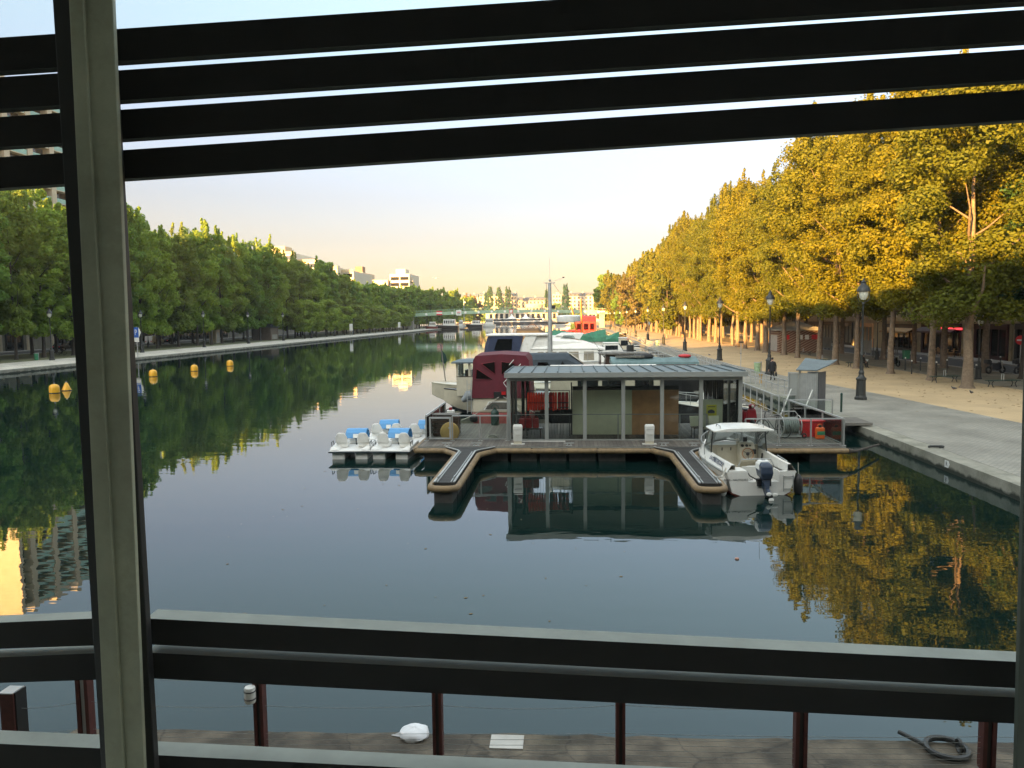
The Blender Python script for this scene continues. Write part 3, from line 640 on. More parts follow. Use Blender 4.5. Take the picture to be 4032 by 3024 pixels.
PROTO_DEF = {
 'gold_a': ('plane_tree','tree', lambda: (crown_mesh('gold_crown_a', M[G], 7.0, 24.3, 5.6, 5.2, 155, 46000, .23, 11, 16), 24, .30, 5.0, 1, M['bark'])),
 'gold_b': ('plane_tree','tree', lambda: (crown_mesh('gold_crown_b', M[G], 7.4, 25.0, 5.2, 5.6, 150, 46000, .23, 12, 18), 25, .27, 5.6, 2, M['bark'], .12)),
 'gold_c': ('plane_tree','tree', lambda: (crown_mesh('gold_crown_c', M[G], 6.7, 23.5, 5.8, 5.0, 148, 45000, .23, 13, 14), 23, .33, 4.6, 3, M['bark'], -.1)),
 'gold_far_b': ('plane_tree','tree', lambda: (crown_mesh('gold_crown_far_b', M[G], 6.0, 23, 5.1, 5.7, 95, 7000, .66, 34, 7), 23, .28, 5.4, 14, M['bark'], .1)),
 'green_far_b': ('poplar_tree','tree', lambda: (crown_mesh('green_crown_far_b', M['leaf_fresh'], 4.2, 23, 5.2, 4.6, 80, 5200, .88, 44, 4), 23, .26, 5, 19, M['bark_dark'])),
 'gold_far': ('plane_tree','tree', lambda: (crown_mesh('gold_crown_far', M[G], 5.0, 24, 5.5, 5.3, 110, 7000, .72, 14, 12), 24, .3, 5, 4, M['bark'])),
 'dark_a': ('plane_tree','tree', lambda: (crown_mesh('dark_crown', M['leaf_dark'], 6.4, 22, 5.2, 5.2, 120, 32000, .24, 15, 8), 22, .3, 4.4, 5, M['bark_dark'])),
 'green_a': ('poplar_tree','tree', lambda: (crown_mesh('green_crown_a', M['leaf_green'], 4.6, 23.5, 4.8, 4.6, 112, 14500, .44, 21, 9), 23, .26, 4.5, 6, M['bark_dark'])),
 'green_b': ('poplar_tree','tree', lambda: (crown_mesh('green_crown_b', M['leaf_green'], 5.4, 25, 4.4, 4.9, 108, 14500, .44, 22, 11), 24, .24, 5.2, 7, M['bark_dark'], .08)),
 'fresh_a': ('poplar_tree','tree', lambda: (crown_mesh('fresh_crown', M['leaf_fresh'], 5.0, 24, 4.6, 4.6, 108, 14500, .44, 23, 9), 24, .25, 5, 8, M['bark_dark'])),
 'green_far': ('poplar_tree','tree', lambda: (crown_mesh('green_crown_far', M['leaf_green'], 4.5, 24, 4.9, 4.9, 90, 5200, .95, 24, 6), 24, .26, 5, 9, M['bark_dark'])),
 'small': ('lime_tree','tree', lambda: (crown_mesh('lime_crown', M['leaf_fresh'], 2.6, 9.4, 3.7, 3.7, 70, 6500, .5, 25, 0, .5), 8.5, .15, 2.6, 10, M['bark_dark'], 0, 1.6)),
 'copper': ('copper_tree','tree', lambda: (crown_mesh('copper_crown', M['leaf_copper'], 4, 20, 6.4, 6.4, 100, 7000, .8, 26, 4), 19, .3, 4, 11, M['bark'])),
 'poplar': ('lombardy_poplar','tree', lambda: (crown_mesh('lombardy_crown', M['leaf_dark'], 2, 30, 4.2, 4.2, 80, 3500, 1.5, 27, 8, .35), 28, .4, 3, 12, M['bark_dark'], 0, 2)),
 'round_far': ('round_tree','tree', lambda: (crown_mesh('round_crown', M['leaf_green'], 2.5, 15, 6.5, 6.5, 70, 3200, 1.3, 28, 2, .5), 13, .35, 3, 13, M['bark_dark'])),
}
rt = random.Random(5)
# right bank, front row: near trunks stand free and are told apart one by one
near_lab = {
 0:'thickest grey trunked plane tree between the two nearest benches', 1:'straight grey plane tree just left of the nearest benches',
 2:'plane tree just right of the tall near lamp post', 3:'plane tree whose trunk stands right behind the tall near lamp post',
 4:'plane tree midway between the striped kiosk and the tall near lamp', 5:'plane tree growing just right of the striped kiosk',
 6:'plane tree in front of the striped kiosk wall', 7:'dark trunked plane tree at the left end of the striped kiosk'}
k = 0; Y = 53.6
while Y < 640:
    far = Y > 190
    key = rt.choice(['gold_far','gold_far_b']) if far else rt.choice(['gold_a','gold_b','gold_c'])
    x = 27.0 + rt.uniform(-.5,.5)
    if 100 < Y < 109: x = 26.4
    lab = near_lab.get(k) or ('sunlit golden plane tree in the long front row on the right quay' if not far else 'distant golden plane tree of the front row beyond the moorings')
    place_tree(key, (x, Y+rt.uniform(-.5,.5), QZ), rt.uniform(0, 6.28), lab, None if k in near_lab else 'golden plane trees of the right-hand front row', (rt.uniform(.92,1.08), rt.uniform(.92,1.08), rt.uniform(.88,1.06)*(.87 if Y < 76 else .93 if Y < 130 else 1)))
    k += 1; Y += 6.4 if Y < 250 else 8.5
Y = 47.; k = 0
while Y < 640:
    far = Y > 150
    key = rt.choice(['gold_far','gold_far_b']) if far else rt.choice(['gold_a','gold_b','gold_c'])
    if k < 3: key = 'dark_a'
    x = 34.4 + rt.uniform(-.4,.4)
    if 101 < Y < 109: Y += 6.6; continue
    lab = {0:'deep green shaded plane tree at the right edge of the view', 1:'deep green crown overhanging the parked motorbikes at the right edge', 2:'dark leaved plane tree beside the no entry sign'}.get(k) or 'plane tree in the back row along the right-hand road'
    place_tree(key, (x, Y+rt.uniform(-.5,.5), QZ), rt.uniform(0, 6.28), lab, None if k < 3 else 'plane trees of the right-hand back row', rt.uniform(.9, 1.02))
    k += 1; Y += 6.6 if Y < 250 else 10
for x, Y, s, key, lab in ((22.5,176,.62,'gold_far','low rounded golden tree bulging over the lamps on the right quay'), (21.5,252,.9,'copper','copper tinted tree bulging out of the golden row'),
                   (20.5,300,.66,'green_far','smaller dark green tree at the far right end of the moorings'), (19.5,330,.95,'gold_far','golden tree nearest the right end of the footbridge'), (18,372,1.05,'green_far','green tree rising behind the right bridge landing')):
    place_tree(key, (x,Y,QZ), 1., lab, None, s)
# left bank: two tall rows, a low row by the water, gold tops where the sun gets through
k = 0; Y = 76.
while Y < 640:
    far = Y > 230
    key = rt.choice(['green_far','green_far','green_far_b']) if far else rt.choice(['green_a','green_b','fresh_a'])
    lab = 'tall green poplar in the front row along the left quay' if not far else 'distant green poplar of the left quay front row'
    place_tree(key, (-77.3+rt.uniform(-.6,.6), Y+rt.uniform(-.8,.8), QZ), rt.uniform(0,6.28), lab, 'green poplars of the left-hand front row', (lambda q: (rt.uniform(.82,1.15)*q, rt.uniform(.82,1.15)*q, rt.uniform(.86,1.06)*q))(1 if Y < 200 else .93 if Y < 260 else .86)); k += 1
    Y += 6.6 if Y < 300 else 10
Y = 80.
while Y < 520:
    key = rt.choice(['green_far','green_far_b']) if Y > 160 else rt.choice(['green_a','green_b'])
    place_tree(key, (-86.5+rt.uniform(-.7,.7), Y+rt.uniform(-1,1), QZ), rt.uniform(0,6.28), 'tall green poplar in the back row beside the left-hand road', 'green poplars of the left-hand back row', rt.uniform(.94,1.08)*(1 if Y < 180 else .9 if Y < 260 else .82)); k += 1
    Y += 7.6 if Y < 260 else 12
for i in range(15):
    place_tree('small', (-71.2+rt.uniform(-.4,.4), 205+i*9.6, QZ), rt.uniform(0,6.28), 'low round lime tree by the water in front of the poplars', 'low lime trees on the left quay', rt.uniform(.85,1.12))
for x, Y, s in ((-73,352,.78),(-72,372,.82),(-71,398,.84),(-70,430,.88),(-69,470,.92)):
    place_tree('green_far', (x,Y,QZ), rt.uniform(0,6), 'broad green tree crowding the left bank behind the barges', 'broad trees on the left bank by the bridge', s)
# the far end of the basin
for px, Y, s, key, lab in ((1013,620,1.16,'copper','bronze domed tree far off above the left bank'), (1032,640,.9,'copper','smaller bronze tree beside the domed one'), (1041,770,.95,'round_far','round green tree at the far left of the basin end'),
                (1051,776,.95,'poplar','shorter of the pair-topped poplars far off'), (1059,772,1.12,'poplar','taller of the pair-topped poplars far off'), (1079,775,1.1,'poplar','slim poplar far off between the pair and the round tower'), (1098,772,1.1,'poplar','slim poplar far off close to the round tower'),
                (1113,770,.55,'round_far','small round tree just left of the stone rotunda'), (1183,770,1.0,'poplar','poplar far off behind the grey mast'), (1197,768,1.25,'round_far','dark round tree right of the grey mast'), (1207,774,.95,'round_far','dark round tree next to the slim right-hand poplar'), (1222,770,1.16,'poplar','slim poplar standing alone right of the mast'),
                (1240,772,.8,'round_far','small tree by the white terrace at the far right'), (1055,740,.85,'round_far','low dark tree in front of the pair-topped poplar'), (1090,742,.8,'round_far','low dark tree between the two slim poplars'), (1068,744,.5,'round_far','low bush-like tree far off above the bridge')):
    x = atY(px, 680, Y).x
    place_tree(key, (x, Y, QZ), rt.uniform(0, 6), lab, None, s if key != 'poplar' else (s*.8, s*.8, s))

# ---------------------------------------------------------------- buildings
def window_mesh(w, h, style):
    m = MB()
    f = .07
    m.mat(0)
    m.box(-w/2-f, w/2+f, -.07, .0, h, h+f+.05); m.box(-w/2-f-.05, w/2+f+.05, -.12, .0, -f, 0)
    m.box(-w/2-f, -w/2, -.05, 0, 0, h); m.box(w/2, w/2+f, -.05, 0, 0, h)
    m.box(-.03, .03, -.035, -.012, 0, h)
    m.mat(1).box(-w/2, w/2, -.012, .0, 0, h)
    if style in ('haussmann',):
        m.mat(2).box(-w/2, -w/2+w*.2, -.02, -.013, 0, h); m.box(w/2-w*.2, w/2, -.02, -.013, 0, h)
        m.mat(3)
        for i in range(7): m.bar((-w/2-.05+(w+.1)*i/6,-.2,.02), (-w/2-.05+(w+.1)*i/6,-.2,.85), .03)
        m.bar((-w/2-.1,-.2,.85), (w/2+.1,-.2,.85), .045); m.bar((-w/2-.1,-.2,.08), (w/2+.1,-.2,.08), .03)
        m.bar((-w/2-.08,-.2,.83), (-w/2-.08,0,.83), .03); m.bar((w/2+.08,-.2,.83), (w/2+.08,0,.83), .03)
    return m
def building(name, label, cat, loc, rz, W, D, H, floors, bays, wallm, style='plain', ground=4.2, roof='flat', roofm=None, frame_m=None, ww=1.15, wh=1.7, skip=(), cap=96):
    t = T(name, label, cat, loc, rz)
    m = MB(); m.box(-W/2, W/2, 0, D, 0, H); m.box(-W/2-.0, W/2+.0, -.14, 0, ground-.25, ground); m.box(-W/2-.1, W/2+.1, -.25, 0, H-.35, H-.004)
    if style == 'haussmann':
        for i in range(1, floors): m.box(-W/2, W/2, -.09, 0, ground+(H-ground)*i/floors-.12, ground+(H-ground)*i/floors)
    m.build('wall', wallm, t)
    r = MB()
    if roof == 'mansard':
        r.loft([[(-W/2,-.1,H),(W/2,-.1,H),(W/2,D,H),(-W/2,D,H)], [(-W/2+.1,1.1,H+2.6),(W/2-.1,1.1,H+2.6),(W/2-.1,D-1.1,H+2.6),(-W/2+.1,D-1.1,H+2.6)], [(-W/2+.2,D*.4,H+3.6),(W/2-.2,D*.4,H+3.6),(W/2-.2,D*.6,H+3.6),(-W/2+.2,D*.6,H+3.6)]])
        ro = r.build('roof', roofm or M['zinc'], t)
        for i in range(3):
            x = -W/2+W*(i+.5)/3
            MB().box(x-.4, x+1.1, D*.45, D*.45+.6, H+2.4, H+5.2).build('chimney', M['stone_warm'], ro)
    else:
        r.box(-W/2+.3, W/2-.3, .3, D-.3, H, H+.35); r.box(-W*.2, W*.1, D*.3, D*.7, H+.35, H+2.4); r.build('roof', roofm or M['concrete'], t)
    wm = window_mesh(ww, wh, style); proto = None; n = 0; fh = (H-ground)/floors
    for f in range(floors):
        for b in range(bays):
            if (f, b) in skip or n >= cap: continue
            p = (-W/2 + W*(b+.5)/bays, -.004, ground + fh*f + (fh-wh)*.42)
            if proto is None:
                proto = wm.build('window', [frame_m or M['white_wall'], M['dark_glass'], M['curtain'], M['iron']], t)
                proto.location = p
            else:
                c = proto.copy(); COL.objects.link(c); c.parent = t; c.location = p
            n += 1
    if roof == 'mansard':
        for b in range(bays):
            x = -W/2 + W*(b+.5)/bays
            m = MB(); m.mat(0).box(x-.7, x+.7, .15, 1.6, H+.3, H+2.2); m.mat(1).box(x-.45, x+.45, .14, .15, H+.55, H+1.95); m.build('dormer', [M['slate'], M['dark_glass']], t)
    return t
def shopfront(t, x0, x1, h, frame, pane=None, awning=None, open_=False):
    m = MB(); m.box(x0, x1, -.22, -.0, h-.55, h); m.box(x0, x0+.3, -.18, 0, 0, h-.55); m.box(x1-.3, x1, -.18, 0, 0, h-.55); m.box(x0+.3, x1-.3, -.15, 0, 0, .5)
    nb = max(1, int((x1-x0)/1.5))
    for i in range(1, nb): m.box(x0+.3+(x1-x0-.6)*i/nb-.05, x0+.3+(x1-x0-.6)*i/nb+.05, -.12, 0, .5, h-.55)
    o = m.build('shopfront', frame, t)
    MB().box(x0+.3, x1-.3, -.03, -.005, .5, h-.55).build('shop_window', pane or M['dark_glass'], o)
    if awning:
        MB().ext([(-.25,h-.5),(-1.2,h-.95),(-1.22,h-1.15),(-1.16,h-.98),(-.25,h-.56)], 'x', x0+.1, x1-.1).build('awning', awning, t)
# left bank, behind the poplars: blocks that face the water
FX = -100.2
def left(name, lab, y0, y1, H, fl, bays, wm, **k):
    return building(name, lab, 'building', (FX, (y0+y1)/2, QZ), PI/2, y1-y0, 9, H, fl, bays, wm, **k)
for i, (y0, y1, H) in enumerate(((-90,-32,24),(-31.6,20,23),(20.4,72,24))):
    left('apartment_block', ['plain pale block on the left bank, farthest behind the room','plain pale block on the left bank beside the warehouse','plain pale block on the left bank before the balcony flats'][i], y0, y1, H, 8, 11, M['concrete'], cap=88)
bl = left('apartment_block', 'dark slab of flats with long balconies behind the left poplars', 72.4, 128, 25, 7, 12, M['concrete'], ww=2.6, wh=1.9, cap=84)
for f in range(1, 8):
    o = MB().box(-20, 26, -1.5, 0, 4.2+20.8/7*(f-1)-.18, 4.2+20.8/7*(f-1)).build('balcony', M['concrete_pale'], bl)
    MB().box(-20, 26, -1.5, -1.45, 4.2+20.8/7*(f-1), 4.2+20.8/7*(f-1)+1.0).build('parapet', M['concrete'], o)
shopfront(bl, -18, -6, 3.6, M['iron']); shopfront(bl, 2, 14, 3.6, M['iron'])
b2_ = left('apartment_block', 'pale low building with white pilasters left of the turquoise door', 128.4, 158, 21, 5, 8, M['concrete'], ww=1.4, wh=1.9)
for i in range(5): MB().box(-14+7*i, -13.5+7*i, -.3, -.005, 0, 4).build('pilaster', M['white_wall'], b2_)
shopfront(b2_, -12.5, -8, 3.4, M['iron']); shopfront(b2_, 1.5, 6, 3.4, M['iron'])
b3_ = left('brick_house', 'brown brick house with the turquoise shopfront at street level', 158.4, 170, 13, 3, 3, M['brick_dark'], roof='mansard', roofm=M['slate'])
shopfront(b3_, -3.2, 3.2, 3.9, M['teal_paint']); MB().box(-1.1, 1.1, -.06, -.031, .5, 3.2).build('door', M['teal_paint'], b3_)
b4_ = left('apartment_block', 'white walled block over dark glazed arcade right of the brick house', 170.4, 222, 22, 5, 14, M['white_wall'], ww=1.8, wh=2.2)
shopfront(b4_, -25, 25, 4.0, M['iron'])
left('apartment_block', 'grey block behind the low lime trees', 222.4, 300, 24, 6, 16, M['concrete'], cap=96)
left('apartment_block', 'grey block behind the barges on the left bank', 300.4, 420, 20, 5, 18, M['concrete'], cap=90)
# the tall balcony tower whose sunlit flank shows in the water
tw = T('balcony_tower', 'tall tower with sea-green balconies and a sunlit blank orange flank', 'tower', (-125, 167, QZ))
TX, TY0, TY1, TH = -110., 143.5, 177., 53.5
MB().box(TX-30, TX-1.6, TY0, TY1, QZ, QZ+TH).build('wall', M['concrete_pale'], tw, world=True)
MB().box(TX-1.6, TX, TY0, TY0+.9, QZ, QZ+TH).build('corner_pier', M['concrete_pale'], tw, world=True)
m = MB(); m.box(TX-20, TX-8, TY0+6, TY0+14, QZ+TH, QZ+TH+3); m.box(TX-16, TX-6, TY0+18, TY0+28, QZ+TH, QZ+TH+2.6); m.build('roof_house', M['concrete'], tw, world=True)
MB().box(TX-1.59, TX-1.5, TY0+1, TY1-.2, QZ+2, QZ+TH-1).build('recessed_glazing', M['dark_glass'], tw, world=True)
yy = TY0+3.2
while yy < TY1:
    MB().box(TX-1.5, TX+.1, yy, yy+1.5, QZ, QZ+TH+.3).build('pilaster', M['concrete_pale'], tw, world=True); yy += 6.8
for f in range(18):
    z = QZ+3+f*2.8
    o = MB().box(TX-1.5, TX-.02, TY0+.9, TY1-.1, z-.18, z).build('balcony', M['concrete_pale'], tw, world=True)
    m = MB(); y0 = TY0+4.7
    while y0 < TY1-2:
        m.box(TX-.12, TX-.06, y0+.05, y0+5.2, z, z+1.0); y0 += 6.8
    m.build('parapet', M['balc_green'], o)
    o2 = o.children[0]
    for v in o2.data.vertices: v.co -= Vector(tw.location)
# right bank: stone houses along the road
def right(lab, y0, y1, H, fl, bays, wm, name='stone_house', **k):
    return building(name, lab, 'building', (44.3, (y0+y1)/2, QZ), -PI/2, y1-y0, 14, H, fl, bays, wm, **k)
def lx(o, Y): return o.location.y - Y       # street position -> local x of a right-bank house
h1 = right('pale stone house with iron balconies over a black open bar front', 56, 80, 19, 5, 7, M['stone'], style='haussmann', roof='mansard', ww=1.2, wh=2.1)
shopfront(h1, -11.5, 11.5, 3.9, M['black'])
h2 = right('stone house above the maroon cafe with the red lamp glow', 80.3, 100, 20, 5, 6, M['stone_warm'], style='haussmann', roof='mansard', ww=1.2, wh=2.0)
shopfront(h2, -9.5, 0, 3.8, M['maroon'], awning=M['maroon']); shopfront(h2, 3, 9.4, 3.8, M['maroon'])
h3 = right('warm stone house with a low sunlit shop wall beside the cafe', 100.3, 122, 18, 5, 7, M['stone_warm'], style='haussmann', roof='mansard', ww=1.1, wh=1.9)
shopfront(h3, -10, -4, 3.6, M['brown_wood'], M['curtain']); shopfront(h3, 1, 9.8, 3.6, M['iron'], awning=M['cane'])
h4 = right('grey stone house behind the hoarding on the right-hand road', 122.3, 146, 17, 4, 8, M['stone'], style='haussmann', roof='mansard', ww=1.1, wh=1.9)
shopfront(h4, -11, 11, 3.7, M['iron'], M['curtain'])
yy = 146.3
for i, (L, H, fl) in enumerate(((26,19,5),(30,20,5),(28,18,4),(34,20,5),(40,19,5),(50,20,5),(60,19,5))):
    right(['cream','ochre','pale','grey','sandy','long pale','long grey'][i] + ' stone house glimpsed between sunlit trunks, number %s along from the grey one' % ['first','second','third','fourth','fifth','sixth','last'][i],
          yy, yy+L, H, fl, 8, [M['stone'], M['stone_warm']][i % 2], style='plain', roof='mansard', cap=40); yy += L+.3
# far left: terraced blocks that catch the sun above the poplars
ta = T('terraced_block', 'stepped pale block with sunlit roof terraces above the left poplars', 'building', (-104, 300, QZ))
for i, (x0, x1, y0, z) in enumerate(((-120,-106,296,31.5),(-106,-98,300,28.6),(-98,-92,306,26.4),(-92,-87,312,25.2))):
    w_ = MB().box(x0, x1, y0, y0+30, QZ, z).build('wall', M['white_wall'], ta, world=True)
    MB().box(x0+.6, x1-.6, y0-.05, y0-.005, z-2.6, z-1.0).build('window_band', M['dark_glass'], ta, world=True)
    MB().box(x0-.1, x1+.1, y0-.3, y0+.2, z-.4, z+.7).build('parapet', M['stone_warm'], ta, world=True)
MB().box(-117,-111,300,308,31.5,34.6).build('roof_house', M['stone_warm'], ta, world=True)
tb = T('modern_block', 'sunlit white block with ribbon windows at the end of the poplars', 'building', (-90, 405, QZ))
MB().box(-92.5,-82,400,426,QZ,28.8).build('wall', M['white_wall'], tb, world=True)
MB().box(-90,-85,404,414,28.8,31.6).build('roof_house', M['white_wall'], tb, world=True)
for f in range(8):
    for x in (-91.9, -86.9):
        MB().box(x, x+4.4, 399.9, 399.99, 25.6-3.1*f, 27.3-3.1*f).build('window_band', M['dark_glass'], tb, world=True)
    MB().box(-82,-80.6,402,409,24.9-3.1*f,25.2-3.1*f).build('balcony', M['white_wall'], tb, world=True)
    MB().box(-81.99,-81.9,403,408,25.4-3.1*f,27.3-3.1*f).build('window', M['dark_glass'], tb, world=True)
tc_ = T('modern_block', 'lower grey block stepping down left of the sunlit white one', 'building', (-108, 405, QZ))
MB().box(-122,-108,404,430,QZ,30.2).build('wall', M['concrete_pale'], tc_, world=True); MB().box(-108,-93,398,420,QZ,25.8).build('wing', M['concrete_pale'], tc_, world=True)
MB().box(-113,-109,408,414,30.2,33.6).build('roof_house', M['brick_dark'], tc_, world=True)
for f in range(3): MB().box(-107.4,-99.6,397.9,397.99,22.8-3.1*f,24.4-3.1*f).build('window_band', M['dark_glass'], tc_, world=True)
# the far end: rotunda, arcaded pavilion, terraces of houses behind
ro = T('stone_rotunda', 'round golden stone rotunda with a ring of arches beyond the bridge', 'rotunda', (-31.5, 745, QZ))
MB().lathe([(0,0),(8.6,0),(8.6,15.6),(9.1,15.8),(9.1,17.2),(8.5,17.4),(0,18)], (0,0,0), 40).build('drum', M['stone_warm'], ro, smooth=False)
m = MB(); m.box(-16,14,2,20,0,13); m.box(-16.6,14.6,1.4,20.6,13,13.8); m.build('base_wing', M['stone'], ro)
for i in range(-3, 4):
    a = -PI/2 + i*.38; x, y = 8.62*math.cos(a), 8.62*math.sin(a); u = Vector((-math.sin(a), math.cos(a), 0))
    m = MB(); q = Vector((x,y,0)); m.add([q-u*.9+Vector((0,0,12.0)), q+u*.9+Vector((0,0,12.0)), q+u*.9+Vector((0,0,13.6)), q-u*.9+Vector((0,0,13.6))], [(0,1,2,3)])
    n = Vector((math.cos(a), math.sin(a), 0))*.08; m.v = [tuple(Vector(p)+n) for p in m.v]; m.build('window', M['dark_glass'], ro)
    m = MB(); pts = [(-1.1,5.5),(1.1,5.5)] + [(1.1*math.cos(t), 9.4+1.1*math.sin(t)) for t in [PI*j/8 for j in range(9)]]
    m.add([tuple(q + u*px + Vector((0,0,pz)) + n) for px, pz in pts], [tuple(range(len(pts)))]); m.build('arch', M['dark_glass'], ro)
def fh(lab, x0, x1, y, H, fl, bays, wm, roof='mansard', style='plain', rm=None):
    return building('far_house', lab, 'building', ((x0+x1)/2, y, QZ), 0, x1-x0, 16, H, fl, bays, wm, style=style, roof=roof, roofm=rm, ww=1.9, wh=2.3)
fh('far pale terrace behind the pair-topped poplar', -125, -92, 800, 26, 6, 8, M['stone'])
fh('far pale terrace with arched top windows between the slim poplars', -91, -68, 800, 27, 6, 6, M['stone_warm'])
fh('far narrow house left of the rotunda', -67, -52, 800, 27, 6, 5, M['stone_warm'])
fh('far house with the broad mauve slate roof behind the rotunda', -51, -16, 800, 22, 5, 9, M['stone_warm'], rm=M['slate'])
fh('far bright white house right of the rotunda', -15, -3, 798, 28, 6, 4, M['stone'], roof='flat')
fh('far house with dark dormers behind the mast', -2, 34, 800, 26, 6, 9, M['stone'], rm=M['slate'])
fh('far white house with dark dormers right of the mast', 35, 70, 800, 27, 6, 9, M['stone_warm'], rm=M['slate'])
fh('far white terrace with dormers at the right end', 71, 128, 802, 26, 6, 12, M['stone'], rm=M['slate'])
ar = T('arcaded_hall', 'low arcaded stone hall at the water end below the rotunda', 'hall', (-38, 668, QZ))
MB().box(-33,30,4,14,0,10.2).build('wall', M['stone'], ar); MB().box(-34,31,3,15,10.2,11).build('cornice', M['stone'], ar)
for i in range(13): MB().box(-29.5+4.6*i, -27+4.6*i, 3.85, 3.99, 3.5, 8.2).build('opening', M['dark_glass'], ar)
for i, x in enumerate((-47.5,-35.5)):
    t = T('white_marquee', ['left of two white peaked tents by the far water','right of two white peaked tents by the far water'][i], 'tent', (x, 663, QZ))
    MB().loft([[(-5,-3,3.6),(5,-3,3.6),(5,3,3.6),(-5,3,3.6)],[(-1.6,-1,5.4),(1.6,-1,5.4),(1.6,1,5.4),(-1.6,1,5.4)],[(-.1,-.1,8.2),(.1,-.1,8.2),(.1,.1,8.2),(-.1,.1,8.2)]]).build('tent_roof', M['sign_white'], t)
    MB().box(-4.9,4.9,-2.9,2.9,1.2,3.6).build('tent_wall', M['sign_white'], t)
t = T('restaurant_barge', 'long white restaurant barge moored at the far end', 'barge', (-40, 655, 0))
MB().box(-30,24,-2,4,-.3,1.6).build('hull', M['black_hull'], t); MB().box(-26,20,-1.5,3.5,1.6,4.6).build('cabin', M['white'], t); MB().box(-25,19,-1.6,-1.52,2.6,4).build('window_band', M['dark_glass'], t)
# the footbridge
br = T('footbridge', 'long pale green footbridge spanning the basin low above the water', 'bridge', (-24, 350, 0))
by = 350.
def bz(x): return 6.0 + 1.5*(1-((x+24)/52.)**2)
xs_ = [-74 + 100*i/40 for i in range(41)]
m = MB()
m.loft([[(x,by-1.8,bz(x)),(x,by+1.8,bz(x)),(x,by+1.8,bz(x)+1.5),(x,by-1.8,bz(x)+1.5)] for x in xs_]); m.build('girder', M['bridge_green'], br, world=True)
m = MB()
for s in (-1.75, 1.75):
    m.tube([(x,by+s,bz(x)+2.45) for x in xs_], .06, 6); m.tube([(x,by+s,bz(x)+2.0) for x in xs_], .03, 5)
    for x in xs_: m.bar((x,by+s,bz(x)+1.5), (x,by+s,bz(x)+2.45), .08)
m.build('handrail', M['bridge_green'], br, world=True)
for x in range(-70, 24, 6):
    MB().lathe([(0,0),(.55,0),(.55,.1),(0,.1)], (0,0,0), 14).build('roundel', M['sign_white'], br)
    o = br.children[-1]; o.location = (x+24, -1.82, bz(x)+.75); o.rotation_euler = (PI/2,0,0)
for x in (-71.5, 15.6):
    MB().box(x-1.2, x+1.2, by-1.4, by+1.4, -1, bz(x)).build('pier', M['concrete'], br, world=True)
def board(name, label, x, z, w, h, base, bars):
    t = T(name, label, 'sign', (x, by-1.95, z)); MB().box(-w/2, w/2, -.03, .03, -h/2, h/2).build('panel', base, t)
    for b in bars: MB().box(b[0], b[1], -.05, -.031, b[2], b[3]).build('mark', b[4], t)
    return t
def sx(px): return atY(px, 677, by-1.95).x
z = bz(-50)+.75
board('navigation_sign', 'red and white no-entry board on the bridge left of the signal mast', sx(949), z, 2.6, 1.9, M['sign_red'], [(-1.3,1.3,-.35,.35,M['sign_white'])])
board('navigation_sign', 'white notice board beside the signal mast on the bridge', sx(991), z, 2.4, 2.4, M['sign_white'], [(-.8,.8,.1,.45,M['sign_red']),(-.7,.7,-.6,-.3,M['grey_text'])])
t = board('navigation_sign', 'red framed board with a diagonal stroke at mid bridge', sx(1104), bz(-24)+.75, 1.7, 1.7, M['sign_red'], [(-.6,.6,-.6,.6,M['sign_white'])])
o = MB().bar((-.7,-.06,.7), (.7,-.06,-.7), .25, .02).build('stroke', M['sign_red'], t)
board('navigation_sign', 'half hidden red and white no-entry board at the right of the bridge', sx(1301), bz(10)+.75, 2.2, 1.5, M['sign_red'], [(-1.1,1.1,-.3,.3,M['sign_white'])])
t = T('signal_mast', 'slim grey signal mast standing on its own float near the barges', 'mast', (*at(1003,712,0).xy, 0))
MB().box(-2,2,-1,1,-.4,.5).build('float', M['float'], t); MB().tube([(0,0,.4),(0,0,14.5)], [.22,.14], 8).build('pole', M['galv'], t); MB().box(.1,.7,-.2,.2,12.6,13.2).build('camera_box', M['sign_white'], t)
# ---------------------------------------------------------------- pontoon, kiosk and what stands on them
PA = 0.; PO = Vector((2.2, 29.2, 0)); DZ = .60
def pw(x, y, z=DZ): return (PO.x + x*math.cos(PA) - y*math.sin(PA), PO.y + x*math.sin(PA) + y*math.cos(PA), z)
def PT(name, label, cat, x, y, z=DZ, rz=0, group=None): return T(name, label, cat, pw(x,y,z), PA+rz, group)
po = PT('pontoon', 'floating pontoon with grey plank deck, tan fender edge and dark floats', 'pontoon', 0, 0, 0)
MB().prism([(-8,0),(8.15,0),(8.15,9.2),(5.2,9.2),(5.2,6.4),(-8,6.4)], .50, DZ).build('deck', M['deck'], po)
MB().prism([(-7.85,.12),(8.0,.12),(8.0,9.1),(5.3,9.1),(5.3,6.3),(-7.85,6.3)], .34, .50).build('frame', M['black'], po)
MB().box(-8,8.15,-.035,-.005,.55,.585).build('edge_strip', M['alu'], po)
xs0 = [-8.05,-6.95,-5.35,-3.7,-1.2,.9,1.55]
for a, b in ((-8.05,-6.8),(-5.1,-3.6),(-3.57,-1.1),(-1.07,.9),(.93,1.55),(3.1,5.6),(5.63,8.2)):
    MB().tube([(a,-.07,.44),(a+.03,-.1,.44),(b-.03,-.1,.44),(b,-.07,.44)], [.085,.105,.105,.085], 10).build('fender', M['tan'], po, smooth=True)
MB().tube([(-8.05,-.05,.44),(-8.14,.3,.44),(-8.14,2.5,.44)], .12, 10).build('fender', M['tan'], po, smooth=True)
for i in range(14):
    x = -7.8 + i*1.13
    if i in (7, 11, 12): continue
    MB().box(x, x+1.02, .15, 1.6, -.5, .335).build('float', M['float'], po, bevel=.03)
